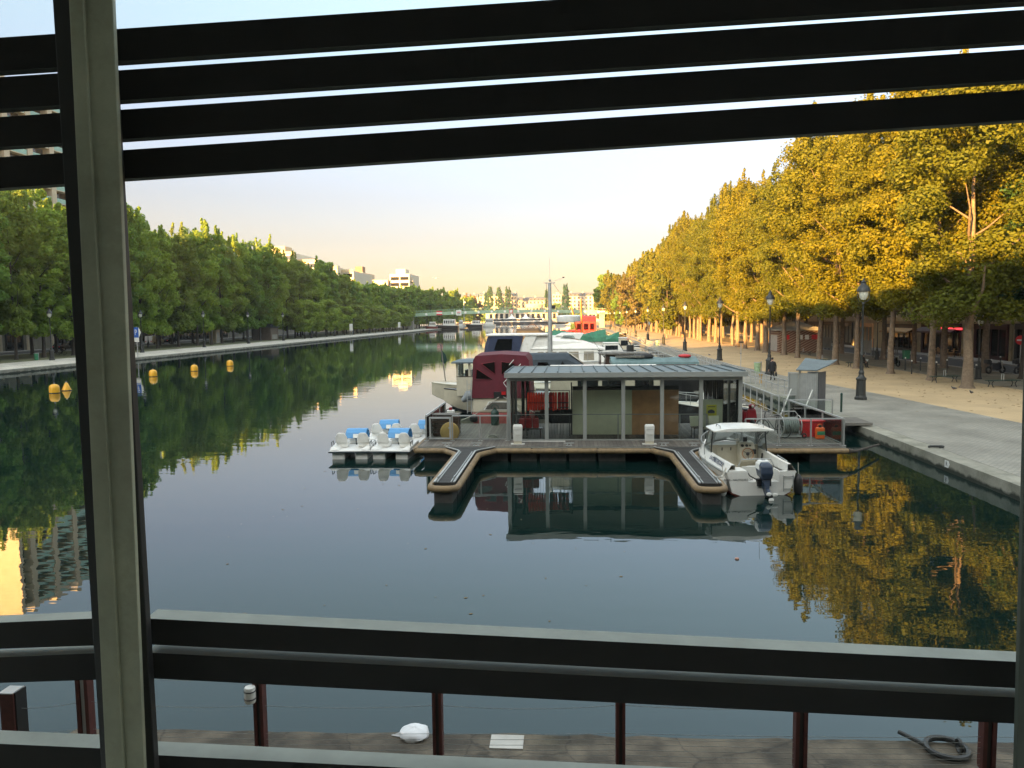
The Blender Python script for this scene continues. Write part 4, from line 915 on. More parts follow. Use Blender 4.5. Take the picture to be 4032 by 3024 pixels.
for x in (-6.9,-5.75,-2.15,1.45,2.6):
    m = MB(); m.bar((x-.2,.18,DZ+.10), (x+.2,.18,DZ+.10), .035, .03); m.box(x-.09,x-.05,.16,.2,DZ,DZ+.09); m.box(x+.05,x+.09,.16,.2,DZ,DZ+.09); m.box(x-.12,x+.12,.14,.22,DZ,DZ+.012)
    m.build('cleat', M['galv'], po)
MB().tube([(8.2,-.1,.44),(8.55,.1,.40),(10.2,2.2,.30)], [.10,.05,.045], 9).build('boom', M['bark_dark'], po, smooth=True)
wk = T('walkway', 'long plank walkway with white rails behind the kiosk serving the moored boats', 'walkway', (9.3, 75, 0))
MB().box(8.3,10.2,38.42,140,.46,.58).build('deck', M['walk'], wk, world=True)
for yy in range(40, 140, 6): MB().box(8.4,10.1,yy,yy+2.4,-.4,.455).build('float', M['float'], wk, world=True)
m = MB(); 
yy = 38.0
while yy < 140:
    m.bar((10.25,yy,.5), (10.25,yy,1.55), .05); yy += 1.45
m.bar((10.25,38,1.56), (10.25,140,1.56), .06, .05); m.bar((10.25,38,.72), (10.25,140,.72), .03); m.build('railing', M['galv'], wk, world=True)
# a railing stands between the quay walk and the boats
qr = T('quay_railing', 'pale metal railing running along the quay edge beside the moorings', 'railing', (13.6, 90, QZ))
m = MB(); yy = 46.
while yy < 150:
    m.bar((13.55,yy,QZ), (13.55,yy,QZ+1.0), .045); yy += 1.5
for z in (.98, .55): m.bar((13.55,46,QZ+z), (13.55,149.5,QZ+z), .05)
m.build('rail', M['galv'], qr, world=True)
# finger piers
def finger(side, label):
    s = side; c = -5.95 if s < 0 else 1.9+.15
    f = PT('finger_pier', label, 'pier', c if s < 0 else 2.0, 0, 0)
    L = 6.45; w = .30
    if s < 0: base = (-.95, .95)
    else: base = (-.95, .95)
    poly = [(base[0],-.06),(-w-.14,-.75),(-w,-1.0),(-w,-L),(w,-L),(w,-1.0),(w+.14,-.75),(base[1],-.06)]
    MB().prism(poly, .42, .585).build('deck', M['finger'], f)
    m = MB()
    for q in (-1, 1):
        m.bar((q*.95,-.07,.60), (q*(w+.1),-.78,.60), .06, .03); m.bar((q*(w+.1),-.78,.60), (q*w,-1.0,.60), .06, .03); m.bar((q*w,-1.0,.60), (q*w,-L+.02,.60), .06, .03)
        m.bar((q*(w-.09),-1.2,.602), (q*(w-.09),-L+.02,.602), .03, .03)
    m.build('edge_rail', M['galv'], f)
    pts = [(-.98,-.1),(-w-.24,-.82),(-w-.12,-1.1),(-w-.12,-L+.1)] + [(-(w+.12)*math.cos(t), -L-.02-.24*math.sin(t)) for t in [PI*i/8 for i in range(1,8)]] + [(w+.12,-L+.1),(w+.12,-1.1),(w+.24,-.82),(.98,-.1)]
    MB().tube([(x,y,.44) for x, y in pts], .105, 9).build('fender', M['tan'], f, smooth=True)
    for i in range(5): MB().box(-w+.02, w-.02, -1.3-i*1.1-.95, -1.3-i*1.1, -.5, .415).build('float', M['float'], f, bevel=.02)
    for q in (-1, 1):
        m = MB(); m.bar((q*(w-.05),-L+.35,.68), (q*(w-.05),-L+.62,.68), .03); m.box(q*(w-.05)-.012, q*(w-.05)+.012, -L+.42, -L+.46, .58, .68); m.box(q*(w-.05)-.012, q*(w-.05)+.012, -L+.52, -L+.56, .58, .68); m.build('cleat', M['galv'], f)
finger(-1, 'finger pier reaching towards the window from the pedal boat side of the pontoon')
finger(1, 'finger pier that the white training boat is tied to')
# the glass kiosk
X0, X1, Y0, Y1 = -4.56, 4.58, 1.42, 5.6
ki = PT('glass_kiosk', 'glass walled kiosk with grey metal frame and blue-grey seamed roof on the pontoon', 'kiosk', 0, 3.4)
def K(m, name, mt, **k):    # build in pontoon coordinates under the kiosk
    m.v = [(x, y-3.4, z-DZ) for x, y, z in m.v]; return m.build(name, mt, ki, **k)
RZ = 3.27
K(MB().ext([(1.12,RZ),(5.85,RZ-.06),(5.85,RZ+.02),(1.12,RZ+.075)], 'x', X0-.12, X1+.14), 'roof', M['zinc'])
ro_ = ki.children[0]
for i in range(19):
    x = X0-.1 + (X1-X0+.2)*i/18
    o = MB().bar((x,1.14-3.4,RZ+.10-DZ), (x,5.83-3.4,RZ+.045-DZ), .035, .06).build('seam', M['zinc'], ro_)
K(MB().box(X0+.01,X1-.01,Y0+.13,Y1-.13,RZ-.10,RZ-.06), 'bounce_ceiling', M['bounce_ceiling'])  # white board added under the roof to bounce light into the kiosk
K(MB().box(X0-.14,X1+.16,1.06,1.14,RZ-.11,RZ+.085), 'fascia', M['alu'])
K(MB().box(X0-.14,X1+.16,5.85,5.93,RZ-.16,RZ+.05), 'fascia', M['alu'])
K(MB().ext([(1.06,RZ-.11),(5.93,RZ-.16),(5.93,RZ+.13),(1.06,RZ+.085)], 'x', X1+.16, X1+.20), 'fascia', M['alu'])
K(MB().box(X0,X1,Y0,Y0+.12,RZ-.27,RZ-.1), 'beam', M['alu']); K(MB().box(X0,X1,Y1-.12,Y1,RZ-.2,RZ+.02), 'beam', M['alu'])
for i in range(7):
    x = X0 + (X1-X0)*i/6
    K(MB().box(x-.075,x+.075,Y0-.01,Y0+.13,DZ,RZ-.1), 'post', M['alu'], bevel=.008)
    if i in (0, 2, 4, 6): K(MB().box(x-.06,x+.06,Y1-.12,Y1,DZ,RZ), 'post', M['alu'])
    if i < 6:
        a, b = x+.075, X0+(X1-X0)*(i+1)/6-.075
        K(MB().box(a,b,Y0+.045,Y0+.055,DZ+.05,RZ-.27), 'glass_pane', M['glass']); K(MB().box(a,b,Y0+.03,Y0+.09,DZ,DZ+.05), 'bottom_rail', M['alu'])
for x in (X0, X1):
    for j in (0, 1):
        a, b = Y0+.13+j*2.1, Y0+.13+j*2.1+1.95
        K(MB().box(x-.005,x+.005,a,b,DZ+.05,RZ-.12), 'glass_pane', M['glass'])
    K(MB().box(x-.05,x+.05,Y0+2.08,Y0+2.2,DZ,RZ), 'post', M['alu'])
K(MB().bar((X0+.2,Y0+.25,1.62), (X1-1.25,Y0+.25,1.62), .03), 'handrail', M['galv']); K(MB().box(-.2,-.16,Y0+.23,Y0+.27,DZ,1.62), 'handrail_post', M['galv'])
K(MB().box(2.25,2.29,Y0+.23,Y0+.27,DZ,1.62), 'handrail_post', M['galv']); K(MB().box(X1-1.28,X1-1.22,Y0+.22,Y0+.28,DZ,1.62), 'handrail_post', M['galv'])
K(MB().box(-2.0,.48,3.0,3.1,DZ,2.47), 'partition', M['beige_board']); K(MB().box(.485,2.4,2.96,3.12,DZ,2.47), 'partition', M['brown_wood'])
K(MB().box(-2.0,2.4,3.0,3.08,2.475,2.64), 'partition_head', M['black']); K(MB().box(-2.06,-2.01,2.98,3.12,DZ,2.8), 'partition_edge', M['black'])
for x in (X0+.42, X0+.62): K(MB().tube([(x,4.2,DZ),(x,4.2,RZ-.05)], .07, 8), 'downpipe', M['iron'])
m = MB(); 
for i in range(9): m.tube([(3.55+.09*i,3.4+.05*(i%2),DZ+.03),(3.55+.09*i,3.4+.05*(i%2),RZ-.2)], .05, 6)
K(m, 'dark_curtain', M['black_canvas'])
# in the kiosk: life jackets on a rail, red fuel cans, poster board, chairs
rk = PT('garment_rail', 'black clothes rail inside the kiosk carrying life jackets', 'rail', -2.95, 2.25)
m = MB(); m.bar((-.95,0,1.93), (.85,0,1.93), .03); 
for x in (-.93, .83): m.bar((x,0,0), (x,0,1.93), .03); m.bar((x,-.25,.03), (x,.25,.03), .03)
m.build('frame', M['black'], rk)
for i in range(12): MB().bar((-.75+i*.12,0,1.1), (-.75+i*.12,0,.1), .008).build('hanging_strap', M['black'], rk)
def vest(i, x, dark):
    v = PT('life_jacket', ('faded dark red life jacket with straps, at the right end of the rail' if dark else 'bright orange-red life jacket packed on the rail'), 'life jacket', -2.95+x, 2.25, DZ+1.86, 0, 'life jackets on the rail')
    w = .040 if not dark else .062; mt = M['dark_vest'] if dark else M['orange_vest']; q = random.uniform(-.03,.03)
    m = MB()
    for s in (-1, 1):
        m.loft([[(-w,s*.03-.03,0),(w,s*.03-.03,0),(w,s*.03+.05,0),(-w,s*.03+.05,0)],[(-w*1.1,s*.13-.08,-.12),(w*1.1,s*.13-.08,-.12),(w*1.1,s*.13+.1,-.12),(-w*1.1,s*.13+.1,-.12)],
                [(-w*1.15,s*.14-.1,-.4),(w*1.15,s*.14-.1,-.4),(w*1.15,s*.14+.1,-.4),(-w*1.15,s*.14+.1,-.4)],[(-w,s*.13-.09,-.72+q),(w,s*.13-.09,-.72+q),(w,s*.13+.09,-.72+q),(-w,s*.13+.09,-.72+q)]])
    m.build('foam_body', mt, v, smooth=False, bevel=.02)
    m = MB(); m.box(-w*1.2,w*1.2,-.25,.25,-.42,-.385)
    if dark: m.box(-w*1.2,w*1.2,-.25,.25,-.62,-.59); m.bar((0,-.2,-.7),(0.03,-.2,-.95),.015); m.bar((.05,-.2,-.7),(.05,-.2,-.9),.015)
    m.build('strap', M['black'] if dark else M['dark_vest'], v)
for i in range(8): vest(i, -.85+.108*i, False)
vest(0,.06,True); vest(0,.17,False); vest(0,.27,False)
for i in range(3): vest(i, .42+.15*i, True)
for i, (x, l) in enumerate(((-4.05,'leftmost of the red fuel cans under the kiosk handrail'),(-3.78,'middle red fuel can under the kiosk handrail'),(-3.50,'rightmost of the red fuel cans, beside a life jacket strap'))):
    t = PT('fuel_can', l, 'fuel can', x, 1.95, DZ+.45, random.uniform(-.1,.1), 'red fuel cans')
    MB().box(-.125,.125,-.17,.17,0,.38).build('can_body', M['dark_vest'], t, bevel=.035)
    m = MB(); m.bar((-.07,0,.44),(.07,0,.44),.03); m.bar((-.07,0,.37),(-.07,0,.44),.03); m.bar((.07,0,.37),(.07,0,.44),.03); m.build('handle', M['dark_vest'], t)
t = PT('low_bench', 'low dark bench in the kiosk carrying the red fuel cans', 'bench', -3.78, 1.95); MB().box(-.55,.55,-.2,.2,.40,.445).build('seat', M['varnish'], t)
for x in (-.5,.46): MB().box(x,x+.04,-.18,.18,0,.40).build('leg', M['varnish'], t)
t = PT('poster_board', 'pale display board with a yellow poster inside the right end of the kiosk', 'poster', 3.65, 2.5)
MB().box(-.46,.46,0,.03,.28,1.52).build('board', M['paper'], t)
o = MB().box(-.2,.22,-.008,-.002,.72,1.30).build('poster', M['poster'], t)
MB().ext([(-.14,.95),(-.14,1.05),(0,1.11),(.14,1.05),(.14,.95)], 'y', -.016, -.009).build('picture', M['slate'], o); MB().box(-.14,.16,-.016,-.009,1.2,1.23).build('headline', M['varnish'], o)
for x in (-.4,.4): MB().bar((x,.02,.28),(x,.3,0),.03).build('leg', M['black'], t)
for x, l in ((3.0,'left of two dark chairs under the yellow poster'),(3.75,'right of two dark chairs under the yellow poster')):
    t = PT('chair', l, 'chair', x, 1.95, DZ, .2, 'chairs under the poster')
    MB().box(-.21,.21,-.2,.2,.43,.47).build('seat', M['varnish'], t, bevel=.01); MB().loft([[(-.2,.2,.47),(.2,.2,.47),(.2,.23,.47),(-.2,.23,.47)],[(-.22,.27,.88),(.22,.27,.88),(.22,.3,.88),(-.22,.3,.88)]]).build('backrest', M['beige_board'], t)
    for a in (-.18,.18):
        for b in (-.17,.17): MB().bar((a,b,0),(a*.95,b,.43),.025).build('leg', M['black'], t)
# service pedestals
for x, l in ((-4.15,'white service pedestal at the left corner of the kiosk'),(.95,'white service pedestal in front of the brown partition')):
    t = PT('service_pedestal', l, 'power pedestal', x, .55)
    MB().box(-.27,.27,-.13,.13,0,.02).build('foot_plate', M['white_plastic'], t); MB().box(-.16,.16,-.09,.09,.02,.12).build('plinth', M['cream'], t)
    MB().loft([[(-.165,-.1,.12),(.165,-.1,.12),(.165,.1,.12),(-.165,.1,.12)],[(-.185,-.11,.7),(.185,-.11,.7),(.185,.11,.7),(-.185,.11,.7)],[(-.15,-.08,.77),(.15,-.08,.77),(.15,.08,.77),(-.15,.08,.77)]]).build('housing', M['white_plastic'], t, bevel=.015)
    MB().box(-.14,.14,-.135,-.115,.38,.57).build('hatch', M['white_plastic'], t, bevel=.01); MB().box(-.145,.145,-.14,-.11,.57,.585).build('hood', M['galv'], t)
    m = MB()
    for i in range(9): m.box(-.13+i*.031,-.118+i*.031,-.113,-.108,.16,.34)
    m.build('vent_rib', M['white_plastic'], t)
# balustrades
def balustrade(label, pts, gate=None, glassy=True):
    c = pts[0]; t = PT('glass_balustrade', label, 'railing', c[0], c[1])
    loc = lambda p, z: (p[0]-c[0], p[1]-c[1], z)
    for i, p in enumerate(pts):
        m = MB(); m.bar(loc(p,0), loc(p,1.0), .055); m.box(p[0]-c[0]-.09,p[0]-c[0]+.09,p[1]-c[1]-.06,p[1]-c[1]+.06,0,.012); m.build('post', M['alu'], t)
    for a, b in zip(pts, pts[1:]):
        MB().bar(loc(a,1.02), loc(b,1.02), .06, .045).build('handrail', M['galv'], t)
        if glassy:
            d = (Vector(b)-Vector(a)).normalized()*.06; a2 = Vector(a)+d; b2 = Vector(b)-d
            MB().bar(loc(a2,.08), loc(b2,.08), .035).build('bottom_rail', M['alu'], t)
            MB().bar(loc(a2,.53), loc(b2,.53), .008, .86).build('glass_panel', M['rail_glass'], t)
    return t
balustrade('glass balustrade across the left of the kiosk', [(-6.85,1.35),(-5.72,1.35),(-4.62,1.35)])
balustrade('side balustrade running back along the left edge of the pontoon', [(-7.92,1.35),(-7.92,3.0),(-7.92,4.7),(-7.92,6.3)])
g = PT('deck_gate', 'aluminium framed glass gate at the left corner of the pontoon', 'gate', -7.85, 1.35)
m = MB(); m.box(.06,.95,-.03,.03,.07,.13); m.box(.06,.95,-.03,.03,.90,.97); m.box(.06,.13,-.03,.03,.13,.90); m.box(.88,.95,-.03,.03,.13,.90); m.build('frame', M['galv'], g)
MB().box(.13,.88,-.004,.004,.13,.90).build('glass_panel', M['rail_glass'], g); MB().box(.84,.9,-.06,-.03,.5,.56).build('latch', M['steel'], g)
balustrade('glass balustrade along the front right of the pontoon beside the training boat', [(4.5,.18),(5.75,.18),(6.92,.17),(8.12,.16)])
balustrade('side balustrade from the front right corner back to the metal gate', [(8.1,.26),(8.06,2.4),(8.0,4.5),(7.92,6.6)])
balustrade('short balustrade from the gangway cabinet out to the quay', [(7.7,6.65),(9.9,6.75)])
balustrade('short balustrade on the far side of the gangway', [(7.75,8.9),(9.6,8.95)])
t = PT('round_table_top', 'mustard yellow round board standing on edge behind the deck gate', 'board', -7.02, 1.75, DZ, 0)
MB().lathe([(0,-.03),(.38,-.03),(.40,0),(.38,.03),(0,.03)], (0,0,0), 36).build('board', M['mustard'], t); t.children[0].rotation_euler = (R(80),0,0); t.children[0].location = (0,0,.30)
t = PT('slatted_crate', 'dark wooden slatted crate behind the mustard board', 'crate', -7.3, 2.75)
m = MB()
for i in range(5):
    m.box(-.55,.55,-.32,-.28,.05+i*.17,.18+i*.17); m.box(-.55,.55,.28,.32,.05+i*.17,.18+i*.17)
m.build('slat', M['varnish'], t)
for x in (-.52,.48): MB().box(x,x+.05,-.275,.275,0,.9).build('corner_post', M['varnish'], t)
MB().box(-.56,.56,-.33,.33,.9,.93).build('lid', M['walk'], t)
t = PT('plastic_drum', 'small white lidded box on the crate at the left of the pontoon', 'box', -7.25, 3.6, DZ+.0); MB().box(-.16,.16,-.14,.14,.55,.98).build('box_body', M['white_plastic'], t, bevel=.02); MB().box(-.14,.14,-.12,.12,0,.55).build('stand', M['walk'], t); MB().box(-.06,.06,-.05,.05,.98,1.1).build('cap', M['dark_red'], t)
def gas_bottle(x, y, l):
    t = PT('gas_bottle', l, 'gas bottle', x, y)
    MB().lathe([(0,0),(.16,0),(.19,.04),(.19,.55),(.16,.66),(.08,.72),(.05,.74),(.05,.82),(0,.82)], (0,0,0), 18).build('cylinder', M['green_paint'], t, smooth=True)
    MB().torus((0,0,.78), .17, .018, axis='y', n=14, a0=0, a1=PI).build('handle', M['green_paint'], t)
gas_bottle(-5.55, 5.9, 'dark green gas bottle with hoop handle at the stern of the burgundy boat')
# hose reel, red tub, orange jerrycan, scooter
t = PT('hose_reel', 'grey wheeled hose reel with thick ribbed coils on the right of the pontoon', 'hose reel', 6.66, 2.1, DZ, .1); t.scale = (.74,.74,.80)
m = MB(); m.box(-.55,.6,-.3,-.25,.08,.14); m.box(-.55,.6,.25,.3,.08,.14); m.box(-.55,-.5,-.25,.25,.08,.14); m.box(.55,.6,-.25,.25,.08,.14)
m.tube([(-.5,.28,.1),(-.42,.28,1.15),(-.3,.28,1.3),(.42,.28,1.3),(.55,.28,1.15),(.56,.28,.1)], .025, 7); m.build('frame', M['galv'], t)
for i in range(7): MB().torus((-.32+i*.115,0,.62), .37, .062, axis='x', n=26, m=8).build('hose_coil', M['hose'], t, smooth=True)
for x in (-.46,.5):
    m = MB(); m.torus((x,0,.62), .5, .025, axis='x', n=28)
    for q in range(6): a = q*PI/3; m.bar((x,0,.62),(x,.49*math.cos(a),.62+.49*math.sin(a)),.02)
    m.build('reel_flange', M['galv'], t)
for y in (-.3,.3): MB().torus((.72,y,.13), .1, .035, axis='y', n=14).build('wheel', M['rubber'], t)
t = PT('bicycle', 'dark bicycle leaning against the hose reel', 'bicycle', 6.1, 2.35, DZ, .7)
for y in (-.5,.5):
    m = MB(); m.torus((0,y,.34), .32, .02, axis='x', n=26)
    for q in range(8): a = q*PI/4; m.bar((0,y,.34),(0,y+.32*math.cos(a),.34+.32*math.sin(a)),.005)
    m.build('wheel', M['rubber'], t)
m = MB(); m.tube([(0,-.5,.34),(0,-.1,.3),(0,.4,.8),(0,-.15,.82),(0,-.1,.3)], .018, 6); m.tube([(0,-.5,.34),(0,-.15,.82)], .014, 6); m.tube([(0,.5,.34),(0,.38,.98)], .018, 6); m.build('frame', M['iron'], t)
m = MB(); m.tube([(-.26,.3,1.02),(0,.38,.98),(.26,.3,1.02)], .014, 6); m.build('handlebar', M['black'], t); MB().ball((0,-.18,.9), .07, .13, .035).build('saddle', M['black'], t)
t = PT('storage_tub', 'big tapered red plastic tub in the front right corner of the pontoon', 'tub', 7.58, 2.45, DZ, .03)
MB().loft([[(-.34,-.22,0),(.34,-.22,0),(.34,.22,0),(-.34,.22,0)],[(-.46,-.3,.62),(.46,-.3,.62),(.46,.3,.62),(-.46,.3,.62)]]).build('tub_body', M['red'], t, bevel=.03)
MB().box(-.5,.5,-.34,.34,.625,.68).build('lid', M['red'], t, bevel=.015)
t = PT('jerrycan', 'orange jerrycan with green label in front of the red tub', 'jerrycan', 7.76, 1.75, DZ, .05); t.scale = (.85,.85,.9)
MB().box(-.2,.2,-.13,.13,0,.52).build('can_body', M['orange'], t, bevel=.06); MB().lathe([(0,.52),(.07,.52),(.07,.62),(0,.62)], (0,0,0), 12).build('cap', M['black'], t)
MB().box(-.18,.18,-.14,-.131,.2,.36).build('label', M['green_plastic'], t); MB().torus((-.02,0,.56), .1, .022, axis='y', n=10, a0=0, a1=PI).build('handle', M['orange'], t)
t = PT('motor_scooter', 'dark red motor scooter parked behind the kiosk corner', 'scooter', 5.72, 4.9, DZ, .1)
m = MB(); m.loft([[(-.2,-.32,.2),(.2,-.32,.2),(.17,-.2,.2),(-.17,-.2,.2)],[(-.24,-.4,.5),(.24,-.4,.5),(.2,-.25,.5),(-.2,-.25,.5)],[(-.2,-.36,.82),(.2,-.36,.82),(.15,-.24,.82),(-.15,-.24,.82)],[(-.08,-.3,.98),(.08,-.3,.98),(.07,-.22,.98),(-.07,-.22,.98)]]); m.build('leg_shield', M['dark_red'], t, bevel=.04)
MB().box(-.16,.16,-.2,.45,.24,.3).build('footboard', M['dark_red'], t); MB().loft([[(-.2,.2,.3),(.2,.2,.3),(.2,.95,.4),(-.2,.95,.4)],[(-.17,.25,.72),(.17,.25,.72),(.15,.95,.74),(-.15,.95,.74)]]).build('rear_body', M['dark_red'], t, bevel=.05)
MB().box(-.15,.15,.2,.9,.73,.81).build('saddle', M['black'], t, bevel=.03)
for y in (-.5,.72): MB().torus((0,y,.22), .16, .065, axis='x', n=18, m=8).build('wheel', M['rubber'], t, smooth=True)
m = MB(); m.tube([(-.36,-.24,1.02),(-.1,-.3,1.0),(.1,-.3,1.0),(.36,-.24,1.02)], .022, 7); m.build('handlebar', M['black'], t); MB().ball((0,-.36,1.0), .15, .12, .1).build('headset', M['dark_red'], t, smooth=True)
MB().ball((0,-.47,1.0), .06, .03, .06).build('headlight', M['lamp_glass'], t)
for x in (-.3,.3): m = MB(); m.tube([(x,-.26,1.02),(x*1.2,-.3,1.22)], .009, 5); m.ball((x*1.25,-.31,1.26), .07, .02, .05); m.build('mirror', M['steel'], t)
# gate cabinet at the gangway
t = T('gangway_gate', 'tall metal gate cabinet with folded roof at the head of the gangway', 'gate', (*at(1745,900,DZ).xy, DZ), R(-34))
MB().box(-.40,.36,0,.06,.02,2.1).build('door', M['galv'], t)
d = t.children[0]; m = MB()
for i in range(9): m.box(-.36+i*.08,-.325+i*.08,-.022,-.001,.1,2.0)
m.build('slat', M['galv'], d); MB().box(.24,.30,-.06,-.024,1.0,1.16).build('lock', M['steel'], d)
for x in (-.47,.36): MB().box(x,x+.07,-.03,.08,0,2.2).build('jamb', M['alu'], t)
MB().box(.43,.47,.02,1.15,0,2.14).build('side_panel', M['slate'], t); MB().box(-.40,.42,1.1,1.15,0,2.1).build('back_panel', M['galv'], t)
MB().box(-.92,-.50,.0,.04,.25,2.05).build('wing_panel', M['alu'], t); m = MB(); m.box(-.98,-.93,-.03,.06,0,2.12); m.box(-.93,-.48,-.03,.06,2.06,2.12); m.box(-.93,-.48,-.03,.06,.2,.245); m.build('wing_frame', M['galv'], t)
MB().loft([[(-.55,-.16,2.22),(.40,-.16,2.22),(.40,-.16,2.27),(-.55,-.16,2.27)],[(-.55,1.25,2.72),(.40,1.25,2.62),(.40,1.25,2.67),(-.55,1.25,2.77)]]).build('roof', M['zinc'], t)
MB().loft([[(.402,-.16,2.22),(.402,-.16,2.27),(.402,1.25,2.67),(.402,1.25,2.62)],[(.95,.05,2.50),(.95,.05,2.55),(.95,1.3,2.72),(.95,1.3,2.67)]]).build('roof_wing', M['zinc'], t)
for x in (-.75,.25):
    MB().tube([(x-.3,-.75,.1),(x+.05,-.35,1.35)], .03, 7).build('gangway_handrail', M['sign_white'], t)
t = T('gangway', 'short plank gangway from pontoon to quay under the metal gate', 'gangway', (11.8, 36.4, DZ)); MB().box(-1.35,1.9,-1.0,1.0,-.1,.02).build('deck', M['walk'], t)
# pedal boats
def pedalo():
    p = T('pedal_boat', 'white pedal boat with raised blue canopy', 'pedal boat', (0,0,0), 0, 'white pedal boats moored left of the pontoon')
    for x in (-.55,.55):
        MB().loft([[(x-.3,-1.25,-.12),(x+.3,-1.25,-.12),(x+.3,-1.25,.28),(x-.3,-1.25,.28)],[(x-.3,.9,-.12),(x+.3,.9,-.12),(x+.32,.9,.3),(x-.32,.9,.3)],[(x-.16,1.45,.05),(x+.16,1.45,.05),(x+.26,1.5,.34),(x-.26,1.5,.34)]]).build('float_hull', M['pedal_white'], p, bevel=.05)
    MB().loft([[(-.95,-1.38,.28),(.95,-1.38,.28),(.95,1.35,.31),(-.95,1.35,.31)],[(-.96,-1.4,.38),(.96,-1.4,.38),(.96,1.38,.40),(-.96,1.38,.40)]]).build('deck', M['pedal_white'], p, bevel=.02)
    MB().box(-.98,.98,-1.42,-1.39,.30,.345).build('rubbing_strake', M['slate_canvas'], p)
    for s in (-1, 1): MB().loft([[(s*.72-.22,-1.3,.39),(s*.72+.24,-1.3,.39),(s*.72+.24,.7,.39),(s*.72-.22,.7,.39)],[(s*.82-.1,-1.15,.5),(s*.82+.12,-1.15,.5),(s*.82+.12,.5,.56),(s*.82-.1,.5,.56)]]).build('side_pod', M['pedal_white'], p, bevel=.04)
    for x in (-.52,.52):
        m = MB(); m.loft([[(x-.26,-.55,.40),(x+.26,-.55,.40),(x+.26,-.05,.40),(x-.26,-.05,.40)],[(x-.29,-.52,.66),(x+.29,-.52,.66),(x+.3,-.02,.62),(x-.3,-.02,.62)]])
        m.loft([[(x-.30,-.60,.60),(x+.30,-.60,.60),(x+.28,-.44,.60),(x-.28,-.44,.60)],[(x-.27,-.70,.86),(x+.27,-.70,.86),(x+.25,-.58,.86),(x-.25,-.58,.86)],[(x-.19,-.75,1.02),(x+.19,-.75,1.02),(x+.17,-.65,1.02),(x-.17,-.65,1.02)],[(x-.10,-.76,1.05),(x+.10,-.76,1.05),(x+.08,-.68,1.05),(x-.08,-.68,1.05)]])
        o = m.build('seat', M['pedal_white'], p, bevel=.05); o.data.polygons.foreach_set('use_smooth', [True]*len(o.data.polygons))
    for s in (-1, 1):
        MB().tube([(s*.9,-.95,.45),(s*.92,-.98,.68),(s*.92,-.6,.70),(s*.9,-.55,.5)], .018, 6).build('grab_rail', M['black'], p)
    pts = [(-.02+0*t, .35+.55*math.sin(t), .62+.46*math.sin(t*.5+.2)) for t in [0,.4,.8,1.2,1.6,2.0,2.4]]
    m = MB(); prof = [(.15,.72),(.25,.92),(.45,1.04),(.72,1.06),(.95,.98),(1.1,.8),(1.14,.62)]
    m.loft([[(x,y,z) for y, z in prof] + [(x,y*.98+.01,z-.03) for y, z in prof[::-1]] for x in (-.5,.5)]); o = m.build('canopy', M['blue_plastic'], p)
    MB().box(-.12,.12,.10,.125,.72,.9).build('notice', M['sign_white'], o); o.children[0].rotation_euler = (R(-22),0,0); o.children[0].location = (0,-.28,.08)
    MB().box(-.5,.5,.5,1.15,.40,.62).build('pedal_box', M['pedal_white'], p, bevel=.05)
    MB().tube([(0,.3,.4),(0,.15,.78)], .02, 6).build('tiller', M['black'], p)
    return p
pb = pedalo(); pb.location = (-8.72, 30.75, 0); pb.scale = (.84,.86,.95)
pb['label'] = 'front left pedal boat with white seats and a blue canopy'
bx, by_ = pb.location.x, pb.location.y
pb.rotation_euler = (0,0,R(4))
dup(pb, (bx+1.74, by_+.02, 0), R(-2), 'front right pedal boat touching the corner of the pontoon')
dup(pb, (bx+.75, by_+2.7, 0), R(6), 'back left pedal boat half hidden behind the front pair')
dup(pb, (bx+2.5, by_+2.6, 0), R(1), 'back right pedal boat tucked beside the pontoon side')

t = PT('rope_coil', 'pale coil of rope lying on the deck left of the kiosk', 'rope', -5.3, 2.0)
for i in range(4): MB().torus((0,0,.02+.03*i), .22-.02*i, .018, n=20, m=6).build('coil', M['rope'], t, smooth=True)
t = PT('cardboard_box', 'flattened pale strip of wood lying on the deck before the kiosk', 'plank', -3.2, 1.15); MB().box(-.9,.9,-.03,.03,0,.03).build('board', M['white_plastic'], t); t.name = 'loose_plank'
# ---------------------------------------------------------------- boats (each built pointing along +y, waterline at z = 0)
def hull_loops(L, B, f0, f1, tr=.92, p=2.3, draft=.35, flare=.86, full=.42, n=14, zc=.12, rake=.0):
    out = []
    for i in range(n+1):
        s = i/n; s = s if s < .6 else .6+.4*(1-(1-(s-.6)/.4)**1.5)
        b = B/2*(tr+(1-tr)*min(1, s/.35))*(1-max(0,(s-full)/(1-full))**p); b = max(b, .025)
        zs = f0+(f1-f0)*s*s; k = max(0,(s-.78)/.22)**2.2; zk = -draft+(zs*.8+draft)*k; c = zc+(zs-zc)*.45*k
        y = s*L; yr = y - rake*L*max(0,(s-.7)/.3)
        fl = flare*(1-.35*max(0,(s-.5)/.5))
        out.append([(-b,y,zs),(-b*(fl+1)/2*1.02,y-(y-yr)*.4,(zs+c)/2),(-b*fl,yr,c),(0,yr,zk),(b*fl,yr,c),(b*(fl+1)/2*1.02,y-(y-yr)*.4,(zs+c)/2),(b,y,zs)])
    return out
